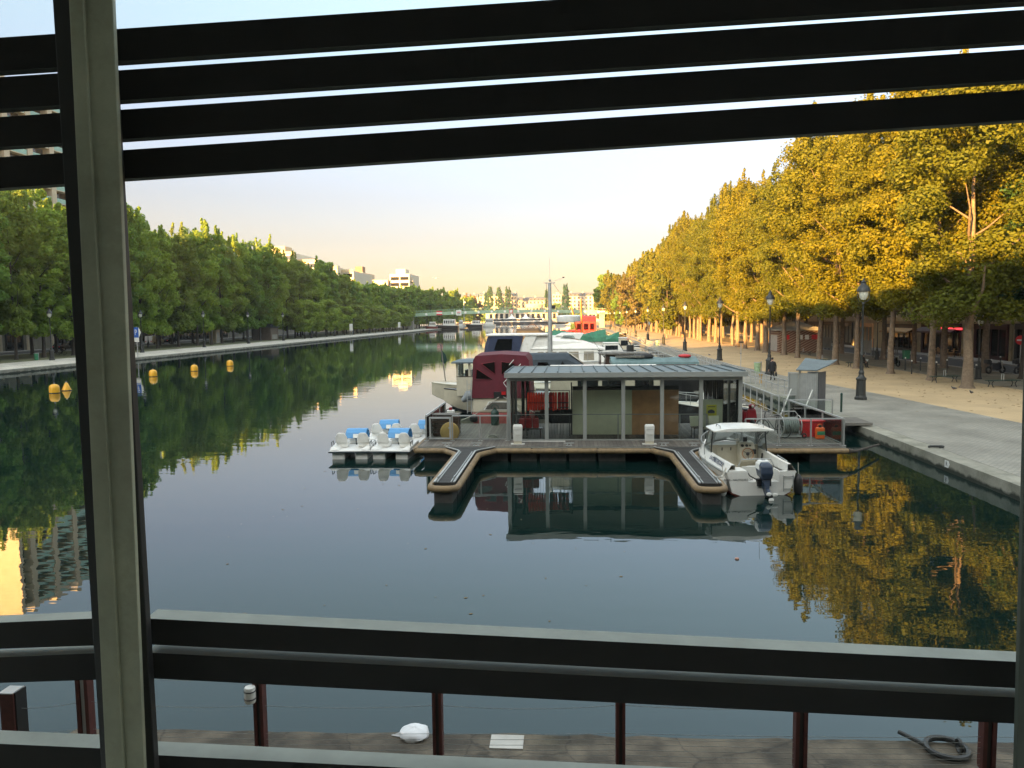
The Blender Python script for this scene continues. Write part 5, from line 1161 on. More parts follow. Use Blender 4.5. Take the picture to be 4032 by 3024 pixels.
def hull(parent, m, L, B, f0, f1, deckm=None, boot=None, strake=None, name='hull', **k):
    lp = hull_loops(L, B, f0, f1, **k)
    h = MB().loft(lp, cap=True, closed=False); o = h.build(name, m, parent, smooth=True)
    if deckm:
        d = MB(); d.loft([[(l[0][0]*.98,l[0][1],l[0][2]-.02),(0,l[0][1],l[0][2]+.03),(l[6][0]*.98,l[6][1],l[6][2]-.02)] for l in lp], cap=False, closed=False); d.build('deck', deckm, parent)
    if strake:
        for q in (0, 6): MB().tube([l[q] for l in lp], .035, 6).build('rub_rail', strake, parent)
    if boot:
        def sec(l):
            g = lambda q: tuple(Vector(l[q])*1.0)
            a = Vector(l[2]); c = Vector(l[1]); z = min(.2, a.z+.1); t = 0 if abs(c.z-a.z) < 1e-5 else max(0,min(1,(z-a.z)/(c.z-a.z))); e = a.lerp(c, t)
            return [(e.x*1.015,e.y+.004,e.z),(a.x*1.02,a.y,a.z),(0,l[3][1]+.004,l[3][2]-.01),(-a.x*1.02,a.y,a.z),(-e.x*1.015,e.y+.004,e.z)]
        MB().loft([sec(l) for l in lp], cap=True, closed=False).build('antifouling', boot, parent)
    return lp
def rail(parent, lp, h=.55, i0=6, step=2, inset=.94, m=None, name='pulpit_rail'):
    mb = MB(); L_ = lp[i0:]
    for q in (0, 6):
        mb.tube([(l[q][0]*inset, l[q][1]-.03, l[q][2]+h) for l in L_], .018, 5)
        for l in L_[::step]: mb.bar((l[q][0]*inset,l[q][1]-.03,l[q][2]), (l[q][0]*inset,l[q][1]-.03,l[q][2]+h), .025)
    l = L_[-1]; mb.bar((-l[6][0]*inset,l[0][1]-.03,l[0][2]+h),(l[6][0]*inset,l[0][1]-.03,l[0][2]+h),.03)
    mb.build(name, m or M['steel'], parent)
def cabin(parent, x, y0, y1, z0, z1, m, taper=.1, rf=.3, rr=.1, name='cabin', roofm=None, over=.08):
    c = MB().loft([[(-x,y0,z0),(x,y0,z0),(x,y1,z0),(-x,y1,z0)],[(-x+taper,y0+rr,z1),(x-taper,y0+rr,z1),(x-taper,y1-rf,z1),(-x+taper,y1-rf,z1)]]).build(name, m, parent, bevel=.03)
    if roofm: MB().box(-x+taper-over,x-taper+over,y0+rr-over,y1-rf+over,z1+.004,z1+.07).build('roof', roofm, c, bevel=.02)
    return c
def side_windows(c, x, spans, z0, z1, taper, zz0, zz1, m=None):
    """panes set 8 mm proud of both flanks of a tapering cabin"""
    f = lambda z: x - taper*(z-zz0)/(zz1-zz0) + .008
    for s in (-1, 1):
        for a, b in spans:
            MB().loft([[(s*f(z0),a,z0),(s*f(z0),b,z0),(s*(f(z0)-.02),b,z0),(s*(f(z0)-.02),a,z0)],[(s*f(z1),a+.03,z1),(s*f(z1),b-.03,z1),(s*(f(z1)-.02),b-.03,z1),(s*(f(z1)-.02),a+.03,z1)]]).build('window', m or M['dark_glass'], c)
def fender(parent, p, r=.11, h=.5, m=None):
    f = MB().lathe([(0,-h/2),(r*.7,-h/2+.03),(r,-h/2+.1),(r,h/2-.1),(r*.6,h/2-.02),(.03,h/2+.05),(0,h/2+.05)], p, 12).build('fender', m or M['white_plastic'], parent, smooth=True)
    MB().bar((p[0],p[1],p[2]+h/2+.04),(p[0],p[1]+.02,p[2]+h/2+.4),.015).build('lanyard', M['rope'], f)
# -- the white training boat beside the right-hand finger
t = T('motor_boat', 'white open training boat with hardtop, wooden wheel and outboard, tied to the finger pier', 'boat', (5.92, 23.75, 0), R(7))
L_, B_ = 4.75, 2.28
lp = hull_loops(L_, B_, .74, .98, tr=.95, p=2.6, draft=.3, flare=.84, full=.40, zc=.10)
MB().loft(lp, cap=False, closed=False).build('hull', M['white'], t, smooth=True)
MB().loft([[(l[2][0]*1.02,l[2][1],l[2][2]+.02),(l[2][0]*1.025,l[2][1],l[2][2]-.04),(0,l[3][1],l[3][2]-.01),(l[4][0]*1.025,l[4][1],l[4][2]-.04),(l[4][0]*1.02,l[4][1],l[4][2]+.02)] for l in lp], cap=True, closed=False).build('antifouling', M['antifoul'], t)
for q in (0, 6): MB().tube([(l[q][0],l[q][1],l[q][2]-.04) for l in lp], .03, 6).build('rub_rail', M['alu'], t)
# transom with the engine notch
m = MB(); b = lp[0][6][0]
m.ext([(-b,.74),(-b*.84,.10),(-.5,-.05),(-.42,-.05),(-.42,.74)], 'y', -.01, .10); m.ext([(b,.74),(b*.84,.10),(.62,-.05),(.55,-.05),(.55,.74)], 'y', -.01, .10)
m.box(-.42,.55,-.008,.09,-.1,.42); m.build('transom', M['white'], t)
m = MB(); m.box(-.42,.55,.09,.55,.36,.42); m.box(-.42,.55,.50,.56,.42,.80); m.box(-.46,-.425,.10,.5,.36,.76); m.box(.555,.59,.10,.5,.36,.76); m.build('engine_well', M['white_plastic'], t)
m = MB(); m.box(-1.02,-.47,.0,.52,.70,.80); m.build('stern_locker', M['white'], t, bevel=.03)
# side decks, liner, floor
inn = lambda l, q, d: (l[q][0] - (d if l[q][0] > 0 else -d), l[q][1])
m = MB(); fl = .27; part = [l for l in lp if l[0][1] <= 2.75]
for q in (0, 6):
    m.loft([[l[q], (l[q][0]*.975,l[q][1],l[q][2]+.03), (l[q][0]*.86,l[q][1],l[q][2]+.22), (inn(l,q,.26)[0],l[q][1],l[q][2]+.22), (inn(l,q,.30)[0],l[q][1],fl)] for l in part], cap=False, closed=False)
m.loft([[(inn(l,0,.30)[0],l[0][1],fl),(inn(l,6,.30)[0],l[0][1],fl)] for l in part], cap=False, closed=False); m.build('cockpit_liner', M['white'], t)
fore = [l for l in lp if l[0][1] >= 2.45]
m = MB(); m.loft([[l[0],(l[0][0]*.975,l[0][1],l[0][2]+.03),(l[0][0]*.86,l[0][1],l[0][2]+.20),(l[0][0]*.45,l[0][1],l[0][2]+.27),(l[6][0]*.45,l[6][1],l[6][2]+.27),(l[6][0]*.86,l[6][1],l[6][2]+.20),(l[6][0]*.975,l[6][1],l[6][2]+.03),l[6]] for l in fore], cap=False, closed=False); m.build('foredeck', M['white'], t, smooth=True)
m = MB(); m.box(-.82,.82,2.50,2.60,fl,1.16); m.build('bulkhead', M['cream'], t, bevel=.02)
bk = t.children[-1]; m = MB(); m.box(-.60,-.02,2.48,2.498,.50,1.10); m.box(-.78,-.02,2.485,2.499,.30,.49); m.build('cabin_door', M['cream'], bk, bevel=.01)
for x in (-.42,-.12): MB().box(x-.015,x+.015,2.46,2.479,.98,1.08).build('latch', M['black'], bk)
m = MB(); m.ext([(2.5,.45),(2.2,.62),(2.2,1.08),(2.35,1.26),(2.62,1.28),(2.62,.45)], 'x', .1, .62); m.build('console', M['cream'], t, bevel=.03); cs = t.children[-1]
for x, r in ((.2,.052),(.345,.05),(.46,.032)):
    o = MB().lathe([(0,0),(r,0),(r,.012),(0,.012)], (0,0,0), 16).build('gauge', M['black'], cs); o.location = (x,2.255,1.165); o.rotation_euler = (R(50),0,0)
MB().box(.30,.42,2.42,2.5,1.28,1.42).build('echo_sounder', M['black'], cs); MB().ball((.12,2.5,1.33), .06, .06, .06).build('compass', M['white_plastic'], cs, smooth=True)
o = MB().torus((0,0,0), .185, .017, n=28, m=8).build('steering_wheel', M['wheel_wood'], t, smooth=True); o.location = (.33,2.08,.92); o.rotation_euler = (R(72),0,0)
h = MB().lathe([(0,-.02),(.06,-.02),(.05,.03),(0,.04)], (0,0,0), 12).build('hub', M['black'], o)
m = MB()
for q in range(3): a = q*2.1+.5; m.bar((0,0,0),(.18*math.cos(a),.18*math.sin(a),0),.018,.008)
m.build('spoke', M['black'], o)
MB().box(.52,.62,2.1,2.22,.9,1.05).build('throttle_box', M['black'], t); MB().tube([(.75,2.0,.62),(.78,2.0,.85),(.78,1.98,.95)], .03, 6).build('throttle_lever', M['black'], t)
MB().box(.1,.62,1.2,1.62,.27,.62).build('helm_seat', M['white_plastic'], t, bevel=.04)
m = MB(); m.box(.80,.815,.35,1.25,.36,.70); m.build('wood_locker_face', M['walk'], t)
# windscreen, pillars, hardtop
ws = [(-.96,2.1,.98),(-.9,2.9,1.06),(-.5,3.3,1.14),(0,3.42,1.18),(.5,3.3,1.14),(.9,2.9,1.06),(.96,2.1,.98)]
wt_ = [(-.90,2.05,1.74),(-.82,2.6,1.74),(-.45,2.88,1.75),(0,2.95,1.76),(.45,2.88,1.75),(.82,2.6,1.74),(.90,2.05,1.74)]
m = MB(); m.loft([ws, wt_], cap=False, closed=False); m.build('windscreen', M['boat_glass'], t)
MB().tube([(x,y,z+.01) for x, y, z in ws], .022, 6).build('screen_frame', M['alu'], t)
for x in (-.93,.93): MB().tube([(x*1.02,2.02,.82),(x*.95,2.05,1.74)], .022, 7).build('pillar', M['iron'], t)
for x in (-.86,-.48,.48,.86):
    y0 = 2.9 if abs(x) > .6 else 3.26; y1 = 2.6 if abs(x) > .6 else 2.9; MB().tube([(x,y0,1.1),(x*.93,y1,1.75)], .018, 6).build('screen_post', M['steel'], t)
m = MB(); m.loft([[(-1.0,1.55,1.74),(1.0,1.55,1.74),(1.0,1.55,1.79),(.5,1.55,1.86),(-.5,1.55,1.86),(-1.0,1.55,1.79)],[(-.98,2.5,1.76),(.98,2.5,1.76),(.98,2.5,1.82),(.5,2.5,1.90),(-.5,2.5,1.90),(-.98,2.5,1.82)],[(-.6,3.05,1.75),(.6,3.05,1.75),(.6,3.05,1.79),(.3,3.05,1.84),(-.3,3.05,1.84),(-.6,3.05,1.79)]]); m.build('hardtop', M['white'], t, bevel=.02)
ht = t.children[-1]
for x in (-.72,.72): MB().tube([(x,1.75,1.82),(x,1.78,1.92),(x,2.15,1.94),(x,2.18,1.85)], .016, 6).build('roof_rail', M['steel'], ht)
MB().tube([(.62,1.7,1.86),(.62,1.7,2.5)], .008, 5).build('aerial', M['sign_white'], ht)
rail(t, lp, .42, 7, 2)
for s in (-1, 1): MB().tube([(s*1.0,.5,.80),(s*1.02,.55,.95),(s*1.04,1.35,.99),(s*1.02,1.4,.84)], .016, 6).build('side_rail', M['steel'], t)
MB().tube([(-.52,.58,.80),(-.44,.56,1.03),(.5,.56,1.03),(.62,.58,.80)], .018, 6).build('stern_rail', M['steel'], t)
m = MB()
for x in (.68,.98): m.tube([(x,-.02,.62),(x,-.06,.60),(x,-.06,.12)], .014, 6)
for z in (.2,.58): m.bar((.68,-.06,z),(.98,-.06,z),.022)
m.build('boarding_ladder', M['steel'], t)
ob = MB(); ob.loft([[(-.15,-.28,.54),(.15,-.28,.54),(.17,.12,.60),(-.17,.12,.60)],[(-.19,-.34,.74),(.19,-.34,.74),(.2,.16,.80),(-.2,.16,.80)],[(-.18,-.28,.96),(.18,-.28,.96),(.19,.16,.98),(-.19,.16,.98)],[(-.12,-.16,1.06),(.12,-.16,1.06),(.14,.12,1.07),(-.14,.12,1.07)]])
o = ob.build('outboard_motor', M['motor_blue'], t, bevel=.04); o.location = (.06,-.02,0)
MB().loft([[(-.198,-.18,.80),(.198,-.18,.80),(.208,.18,.84),(-.208,.18,.84)],[(-.19,-.10,1.0),(.19,-.10,1.0),(.2,.18,1.0),(-.2,.18,1.0)],[(-.13,-.06,1.095),(.13,-.06,1.095),(.15,.13,1.10),(-.15,.13,1.10)]]).build('cowl_band', M['sign_white'], o, bevel=.03)
text_part('horsepower_mark', '60', .12, M['navy_text'], o, frame((0,.03,1.102),(1,0,0),(0,1,.03)), .002)
m = MB(); m.loft([[(-.11,-.24,.55),(.11,-.24,.55),(.11,.06,.58),(-.11,.06,.58)],[(-.06,-.34,.28),(.06,-.34,.28),(.07,-.08,.26),(-.07,-.08,.26)],[(-.05,-.55,.16),(.05,-.55,.16),(.05,-.28,.04),(-.05,-.28,.04)]]); m.build('leg', M['motor_blue'], o)
m = MB(); m.tube([(0,-.62,.12),(0,-.25,.04)], .06, 8)
m.build('gearcase', M['black'], o)
m = MB()
for q in range(3):
    a = q*2.094+.4; c = Vector((.11*math.cos(a),-.68,.13+.11*math.sin(a))); m.ball(c, .085, .02, .06, 8, 5)
m.build('propeller', M['white'], o)
MB().box(-.2,.22,-.06,.10,.30,.52).build('engine_bracket', M['black'], o)
MB().tube([(-.15,-.05,.5),(-.36,.02,.62),(-.38,.2,.72)], .02, 6).build('fuel_hose', M['rubber'], t)
text_part('lettering', 'BATEAU ECOLE', .19, M['navy_text'], t, frame((-1.05,1.12,.885),(0,-1,-.01),(.55,0,.83)), .004)
text_part('lettering', 'PARIS - NAUTIQUE.COM', .082, M['grey_text'], t, frame((-.72,-.014,.50),(1,0,0),(0,0,1)), .003)
fender(t, (-1.17,.12,.28), .13, .62); fender(t, (1.2,.1,.28), .14, .6, M['rubber']); fender(t, (-1.12,2.7,.3), .10, .45, M['rubber']); fender(t, (-1.17,1.9,.3), .09, .4, M['rubber'])
m = MB(); m.tube([(-1.02,.2,.82),(-1.25,-.1,.62),(-1.48,-.15,.62)], .018, 6); m.tube([(-1.02,.24,.84),(-1.2,.1,.6),(-1.5,-.02,.63)], .018, 6); m.tube([(-1.05,1.85,.84),(-1.12,1.88,.6)], .014, 6); m.build('mooring_line', M['rope'], t)
# -- boats behind the kiosk, lying across the canal
def boat(name, label, x, y, rz, cat='boat', group=None): return T(name, label, cat, (x, y, 0), rz, group)
WEST, EAST = PI/2, -PI/2
# burgundy covered boat, stern on to the pontoon
t = boat('cabin_boat', 'cream cabin boat under a burgundy canvas cover, stern to the pontoon', -3.15, 36.3, 0)
m = MB(); m.loft([[(-1.25,0,-.3),(1.25,0,-.3),(1.42,0,1.02),(-1.42,0,1.02)],[(-1.3,5,-.3),(1.3,5,-.3),(1.5,5,1.1),(-1.5,5,1.1)],[(-.2,9,.1),(.2,9,.1),(.3,9.4,1.3),(-.3,9.4,1.3)]]); m.build('lower_hull', M['pink_hull'], t, bevel=.05)
m = MB(); m.loft([[(-1.42,0,1.025),(1.42,0,1.025),(1.36,.1,1.78),(-1.36,.1,1.78)],[(-1.5,5,1.105),(1.5,5,1.105),(1.42,5,1.85),(-1.42,5,1.85)],[(-.3,9.4,1.305),(.3,9.4,1.305),(.3,9.3,2.0),(-.3,9.3,2.0)]]); m.build('hull', M['cream'], t, bevel=.06)
MB().ext([(-.86,1.14),(.86,1.14),(.62,1.56),(-.62,1.56)], 'y', -.01, .06).build('stern_window_frame', M['white'], t)
MB().ext([(-.78,1.18),(.78,1.18),(.56,1.52),(-.56,1.52)], 'y', -.02, -.011).build('stern_window', M['walk'], t)
q = [[(-1.42,.0,1.72),(-1.38,.12,2.6),(-1.35,.22,3.52),(-1.24,.3,3.72),(0,.32,3.80),(1.16,.3,3.72),(1.32,.22,3.5),(1.38,.12,2.6),(1.42,0,1.72)]]
q.append([(x*1.02,3.1+z*.05,z+.04) for x, y, z in q[0]]); q.append([(x*.9,4.1,1.75+(z-1.72)*.55) for x, y, z in q[0]])
cv = MB().loft(q, cap=True, closed=False).build('canvas_cover', M['burgundy'], t, smooth=True)
def vinyl(pts):
    v = [(x,.02+(z-1.72)*.125-.012-.03,z) for x, z in pts]; MB().loft([v, [(x,y+.02,z) for x, y, z in v]]).build('window', M['clear_plastic'], cv)
    MB().tube(v+[v[0]], .014, 5).build('window_seam', M['dark_red'], cv)
vinyl([(-1.22,2.62),(-.42,2.62),(-1.18,3.12)]); vinyl([(-.95,3.35),(-.3,3.45),(-.3,2.86)]); vinyl([(.0,3.45),(.72,3.35),(.02,2.82)]); vinyl([(1.16,2.62),(.42,2.62),(1.14,3.1)])
m = MB(); m.tube([(.95,-.02,3.35),(.12,-.02,2.45),(.62,-.05,1.75)], .022, 6); m.tube([(.62,.0,3.55),(.4,0,3.3)], .02, 6); m.build('cover_strap', M['sign_white'], t)
MB().tube([(-1.4,.05,3.3),(-1.46,-.02,1.9)], .015, 6).build('cover_cord', M['rope'], t)
MB().box(-.35,.2,-.03,.05,1.72,2.02).build('cover_opening', M['black'], t); MB().box(.02,.22,-.05,-.031,1.88,2.04).build('tail_light', M['red'], t)
m = MB(); m.tube([(-.1,-.02,1.78),(-1.2,-.35,1.0),(-2.0,-.7,.68)], .022, 6); m.tube([(.1,-.02,1.78),(1.6,-.3,1.05)], .022, 6); m.build('mooring_line', M['rope'], t)
fender(t, (.78,-.22,.82), .22, .5, M['rubber']); fender(t, (-1.3,-.3,.78), .2, .35, M['rubber'])
m = MB()
for x in (-1.62,-1.42): m.tube([(x,-.12,1.0),(x,-.05,2.6)], .018, 6)
for i in range(6): m.bar((-1.62,-.1,1.1+.26*i),(-1.42,-.1,1.1+.26*i),.02)
m.build('boarding_ladder', M['galv'], t)
# cream launch with tall wheelhouse, and the hull lying behind it
t = boat('wheelhouse_launch', 'cream launch with a tall glazed wheelhouse and grey dinghy at its bow', 2.4, 44.4, WEST)
lp = hull(t, M['cream'], 9.6, 3.0, 1.15, 1.45, M['alu'], M['black_hull'], M['rubber'], p=2.0, full=.5, tr=.9)
c = MB().box(-1.15,1.15,6.0,8.7,1.1,2.2).build('wheelhouse', M['cream'], t, bevel=.03)
MB().loft([[(-1.4,5.75,2.98),(1.4,5.75,2.98),(1.4,8.95,2.98),(-1.4,8.95,2.98)],[(-1.4,5.75,3.06),(1.4,5.75,3.06),(1.4,8.95,3.06),(-1.4,8.95,3.06)],[(-.7,6.2,3.16),(.7,6.2,3.16),(.7,8.5,3.16),(-.7,8.5,3.16)]]).build('roof', M['zinc'], c)
for x in (-1.1,1.1):
    for y in (6.05,7.0,7.95,8.65): MB().box(x-.05,x+.05,y-.06,y+.06,2.2,2.98).build('window_post', M['cream'], c)
    MB().box(x-.006,x+.006,6.1,8.6,2.24,2.92).build('window', M['rail_glass'], c); MB().box(x-.06,x+.06,6.0,8.7,2.2,2.24).build('sill', M['varnish'], c)
for y in (6.05,8.65): MB().box(-1.05,1.05,y-.006,y+.006,2.24,2.92).build('window', M['rail_glass'], c); MB().box(-.05,.05,y-.05,y+.05,2.2,2.98).build('window_post', M['cream'], c)
MB().box(-.4,.4,7.9,8.3,2.2,2.55).build('helm_console', M['varnish'], c)
m = MB(); m.tube([(1.2,5.0,1.9),(1.3,6.0,1.95)], .02, 6); m.build('grab_rail', M['sign_white'], t)
t2 = T('inflatable_dinghy', 'grey rolled inflatable dinghy slung at the bow of the cream launch', 'dinghy', (-4.9, 42.75, 1.05), .1)
MB().tube([(-1.0,.0,-.15),(-.7,-.02,.12),(-.1,-.03,.2),(.6,0,.1),(1.0,.05,-.05)], [.12,.3,.33,.3,.2], 12).build('tube_body', M['grey_pvc'], t2, smooth=True); MB().tube([(-.3,-.2,-.1),(.4,-.22,-.22),(.9,-.2,-.1)], [.1,.2,.12], 9).build('cover_flap', M['black_canvas'], t2, smooth=True)
MB().box(-.1,.35,-.34,-.30,.0,.22).build('patch', M['white_plastic'], t2)
t = boat('canal_barge', 'low cream barge with a high plain bow behind the launch', 4.2, 48.2, WEST)
lp = hull(t, M['cream'], 12.8, 3.4, 1.15, 1.5, M['cream'], M['black_hull'], M['cream'], p=3.2, full=.6, flare=.95)
m = MB()
for y, z in ((12.2,1.0),(11.2,.85),(11.9,.6)): m.box(1.3,1.62,y-.35,y+.2,z,z+.06)
m.build('strake_bar', M['varnish'], t)
MB().tube([(.9,12.0,1.0),(1.0,12.35,3.9)], .035, 6).build('flagpole', M['walk'], t); MB().loft([[(1.0,12.32,3.55),(1.0,12.2,3.0),(1.0,12.35,2.75)],[(1.04,12.05,3.2),(1.04,11.95,2.85),(1.04,12.1,2.6)]]).build('flag', M['leaf_dark'] if False else M['green_paint'], t)
# houseboat seen through the kiosk glass
t = boat('houseboat', 'pale cream houseboat cabin with door and windows seen through the kiosk', 5.0, 39.2, WEST)
hull(t, M['black_hull'], 6.4, 3.2, .95, 1.05, M['cream'], None, M['black'], p=5, full=.75, flare=.96)
c = cabin(t, 1.35, .4, 5.9, 1.0, 2.95, M['cream'], .04, .1, .1, 'cabin', M['white'], .1)
for a, b in ((.8,1.7),(2.3,3.3),(3.5,4.5)):
    for s in (-1, 1): MB().box(s*1.335-.02,s*1.335+.02,a,b,1.95,2.6).build('window', M['dark_glass'], c); MB().box(s*1.33-.03,s*1.33+.03,a-.06,b+.06,2.61,2.66).build('window_hood', M['white'], c)
MB().box(1.34,1.39,4.85,5.55,1.05,2.65).build('door', M['cream'], c); MB().box(1.392,1.40,4.98,5.42,1.95,2.5).build('door_window', M['dark_glass'], c); MB().ball((1.41,4.92,1.8), .03).build('door_knob', M['black'], c)
m = MB(); m.tube([(1.55,.2,1.5),(1.55,6.2,1.5)], .02, 6)
for y in (.2,1.7,3.2,4.7,6.2): m.bar((1.55,y,1.0),(1.55,y,1.5),.025)
m.build('side_rail', M['black'], t)
t = boat('sailing_boat', 'black hulled sailing boat with white topsides lettered on the bow, seen through the kiosk', 9.2, 39.4, WEST)
lp = hull(t, M['black_hull'], 4.1, 2.2, .9, 1.2, M['cream'], None, M['sign_white'], p=2.2, full=.4)
cabin(t, .7, .5, 2.6, 1.0, 1.6, M['white'], .1, .4, .1); rail(t, lp, .5, 4, 2); text_part('lettering', 'La V', .42, M['white_text'], t, frame((1.12,1.9,.62),(0,1,0),(.1,0,1)), .004)
# navy canopied cruiser
t = boat('cabin_cruiser', 'cruiser under a slate blue canopy with a raked clear front behind the kiosk roof', -6.2, 51.5, EAST)
lp = hull(t, M['white'], 10.2, 3.1, 1.2, 1.5, M['white'], M['antifoul'], M['navy'], p=2.2, full=.5); cabin(t, 1.3, 1.0, 8.6, 1.2, 1.95, M['white'], .1, .8, .1)
q = [(-1.4,1.9),(-1.35,2.75),(-1.0,3.1),(0,3.16),(1.0,3.1),(1.35,2.75),(1.4,1.9)]
cv = MB().loft([[(x,3.3,z) for x, z in q],[(x,6.2,z+.02) for x, z in q],[(x*.97,7.3,1.95+(z-1.9)*.35) for x, z in q]], cap=True, closed=False).build('canopy', M['slate_canvas'], t, smooth=True)
for s in (-1, 1):
    MB().loft([[(s*1.42,4.2,2.0),(s*1.42,5.2,2.0),(s*1.38,4.9,2.6),(s*1.38,4.3,2.6)],[(s*1.44,4.2,2.0),(s*1.44,5.2,2.0),(s*1.40,4.9,2.6),(s*1.40,4.3,2.6)]]).build('window', M['clear_plastic'], cv)
    MB().loft([[(s*1.42,5.5,2.0),(s*1.42,6.3,2.0),(s*1.37,5.9,2.65)],[(s*1.44,5.5,2.0),(s*1.44,6.3,2.0),(s*1.39,5.9,2.65)]]).build('window', M['clear_plastic'], cv)
MB().loft([[(-1.0,6.35,3.1),(1.0,6.35,3.1),(1.0,7.25,2.4),(-1.0,7.25,2.4)],[(-1.0,6.37,3.13),(1.0,6.37,3.13),(1.0,7.27,2.43),(-1.0,7.27,2.43)]]).build('front_screen', M['clear_plastic'], cv)
rail(t, lp, .6, 7, 2)
# brown workboat with the tall grey mast and radar
t = boat('work_boat', 'brown decked work boat carrying the tall grey mast with radar', -5.6, 57, EAST)
lp = hull(t, M['red_hull'], 13.5, 3.5, 1.2, 1.6, M['varnish'], M['black_hull'], M['sign_white'], p=2.6, full=.55)
MB().tube([(0,4.35,1.0),(0,4.35,5.2),(.0,4.33,8.0)], [.17,.155,.12], 12).build('mast', M['galv'], t, smooth=True); ma = t.children[-1]
m = MB(); m.box(-.08,.08,3.95,4.75,8.0,8.06); m.ball((0,4.35,8.22), .1); m.tube([(0,4.35,8.3),(0,4.34,9.9)], .008, 4); m.tube([(0,4.4,8.1),(0,5.3,8.35)], .012, 4); m.build('masthead', M['galv'], ma)
o = MB().ball((0,5.35,8.42), .05, .09, .05).build('anemometer', M['black'], ma)
m = MB(); m.tube([(0,4.6,8.0),(0.2,8.8,1.9)], .012, 4); m.tube([(.15,4.1,8.0),(.2,4.15,1.5)], .012, 4); m.tube([(0,4.1,5.15),(0,3.3,5.2)], .03, 5); m.build('rigging', M['iron'], ma)
MB().box(-.06,.06,4.45,4.75,6.15,6.4).build('lamp', M['black'], ma)
MB().lathe([(0,0),(.85,0),(.9,.1),(.9,.42),(.8,.5),(0,.52)], (0,5.7,5.15), 20).build('radar_dome', M['white'], ma, smooth=True); MB().box(-.1,.1,4.5,5.7,5.02,5.14).build('radar_bracket', M['iron'], ma)
c = cabin(t, 1.0, 8.3, 10.6, 1.5, 2.7, M['varnish'], .1, .2, .1, 'deckhouse'); MB().box(-1.3,1.3,7.9,11.4,2.78,2.88).build('roof', M['walk'], c); side_windows(c, 1.0, [(8.8,10.0)], 1.9, 2.5, .1, 1.5, 2.7)
m = MB()
for y in (8.0,11.2):
    for x in (-1.2,1.2): m.bar((x,y,1.4),(x,y,2.78),.07)
m.build('roof_post', M['varnish'], t); rail(t, lp, .7, 4, 1, .95, M['rope'])
MB().ball((1.85,6.2,1.7), .38, .38, .42, 14, 8).build('buoy_fender', M['green_plastic'], t, smooth=True); MB().loft([[(.6,4.9,1.4),(1.1,4.9,1.4),(1.1,5.6,1.4),(.6,5.6,1.4)],[(.7,5.2,2.3),(1.0,5.2,2.3),(1.0,5.9,2.2),(.7,5.9,2.2)]]).build('vent_cowl', M['white'], t)
# turquoise tarp boat
t = boat('covered_barge', 'dark barge under a turquoise tarpaulin with a heap of black sheet on top', 2.2, 52.2, EAST)
lp = hull(t, M['black_hull'], 7.6, 2.9, 1.3, 1.5, M['varnish'], None, M['sign_white'], p=3, full=.6)
MB().box(-1.1,1.1,1.0,6.2,1.4,2.35).build('cabin', M['dark_red'], t); side_windows(t.children[-1], 1.1, [(1.4,2.4),(3.0,4.2),(4.7,5.7)], 1.6, 2.1, 0, 1.4, 2.35)
m = MB(); m.loft([[(-1.35,y,2.36),(1.35,y,2.36),(1.3,y+.05*math.sin(i*2),2.5),(.5,y,2.72+.06*math.sin(i*1.7)),(-.5,y,2.75+.06*math.cos(i*2.3)),(-1.3,y,2.5)] for i, y in enumerate((.7,1.6,2.5,3.4,4.3,5.2,6.4))]); m.build('tarpaulin', M['teal'], t)
m = MB(); m.ball((0,2.4,2.8), .45, .9, .10, 12, 6); m.ball((.1,3.1,2.84), .4, .5, .2, 12, 6); m.ball((-.2,2.6,2.84), .3, .4, .13, 10, 5); m.build('black_sheet', M['black_canvas'], t)
MB().box(.3,.7,1.0,2.9,2.78,2.9).build('plank', M['walk'], t); MB().ball((.3,5.6,2.85), .3, .45, .14).build('red_canister', M['red'], t)
# big white cruiser with the blue tarp
t = boat('motor_yacht', 'big white motor yacht with flybridge and torn blue tarpaulin round its stern', -7.9, 68, EAST)
lp = hull(t, M['white'], 14.6, 4.2, 1.5, 1.9, M['white'], M['navy'], M['steel'], p=2.3, full=.5)
c = MB().loft([[(-1.75,4.2,1.6),(1.75,4.2,1.6),(1.75,11.4,1.6),(-1.75,11.4,1.6)],[(-1.65,4.4,2.75),(1.65,4.4,2.75),(1.6,10.4,2.75),(-1.6,10.4,2.75)]]).build('saloon', M['white'], t, bevel=.04)
side_windows(c, 1.75, [(4.7,5.9),(6.0,7.0),(7.15,7.9),(8.0,8.9),(9.3,10.2)], 1.8, 2.55, .12, 1.6, 2.75, M['curtain'])
MB().loft([[(-1.5,10.55,2.62),(1.5,10.55,2.62),(1.62,11.3,1.72),(-1.62,11.3,1.72)],[(-1.5,10.58,2.66),(1.5,10.58,2.66),(1.62,11.34,1.76),(-1.62,11.34,1.76)]]).build('windscreen', M['dark_glass'], c)
MB().loft([[(-1.75,3.6,2.76),(1.75,3.6,2.76),(1.7,11.2,2.76),(-1.7,11.2,2.76)],[(-1.6,4.6,3.55),(1.6,4.6,3.55),(1.3,9.6,3.35),(-1.3,9.6,3.35)],[(-1.4,4.9,3.9),(1.4,4.9,3.9),(1.0,7.2,3.9),(-1.0,7.2,3.9)]]).build('flybridge', M['white'], t, bevel=.05)
MB().loft([[(-1.2,6.9,3.92),(1.2,6.9,3.92),(1.15,9.0,3.6),(-1.15,9.0,3.6)],[(-1.0,7.4,4.15),(1.0,7.4,4.15),(1.0,9.3,4.1),(-1.0,9.3,4.1)]]).build('flybridge_screen', M['white_plastic'], t); MB().loft([[(1.24,7.3,3.68),(1.24,8.6,3.68),(1.22,8.4,3.95),(1.22,7.6,3.95)],[(1.26,7.3,3.68),(1.26,8.6,3.68),(1.24,8.4,3.95),(1.24,7.6,3.95)]]).build('screen_window', M['boat_glass'], t)
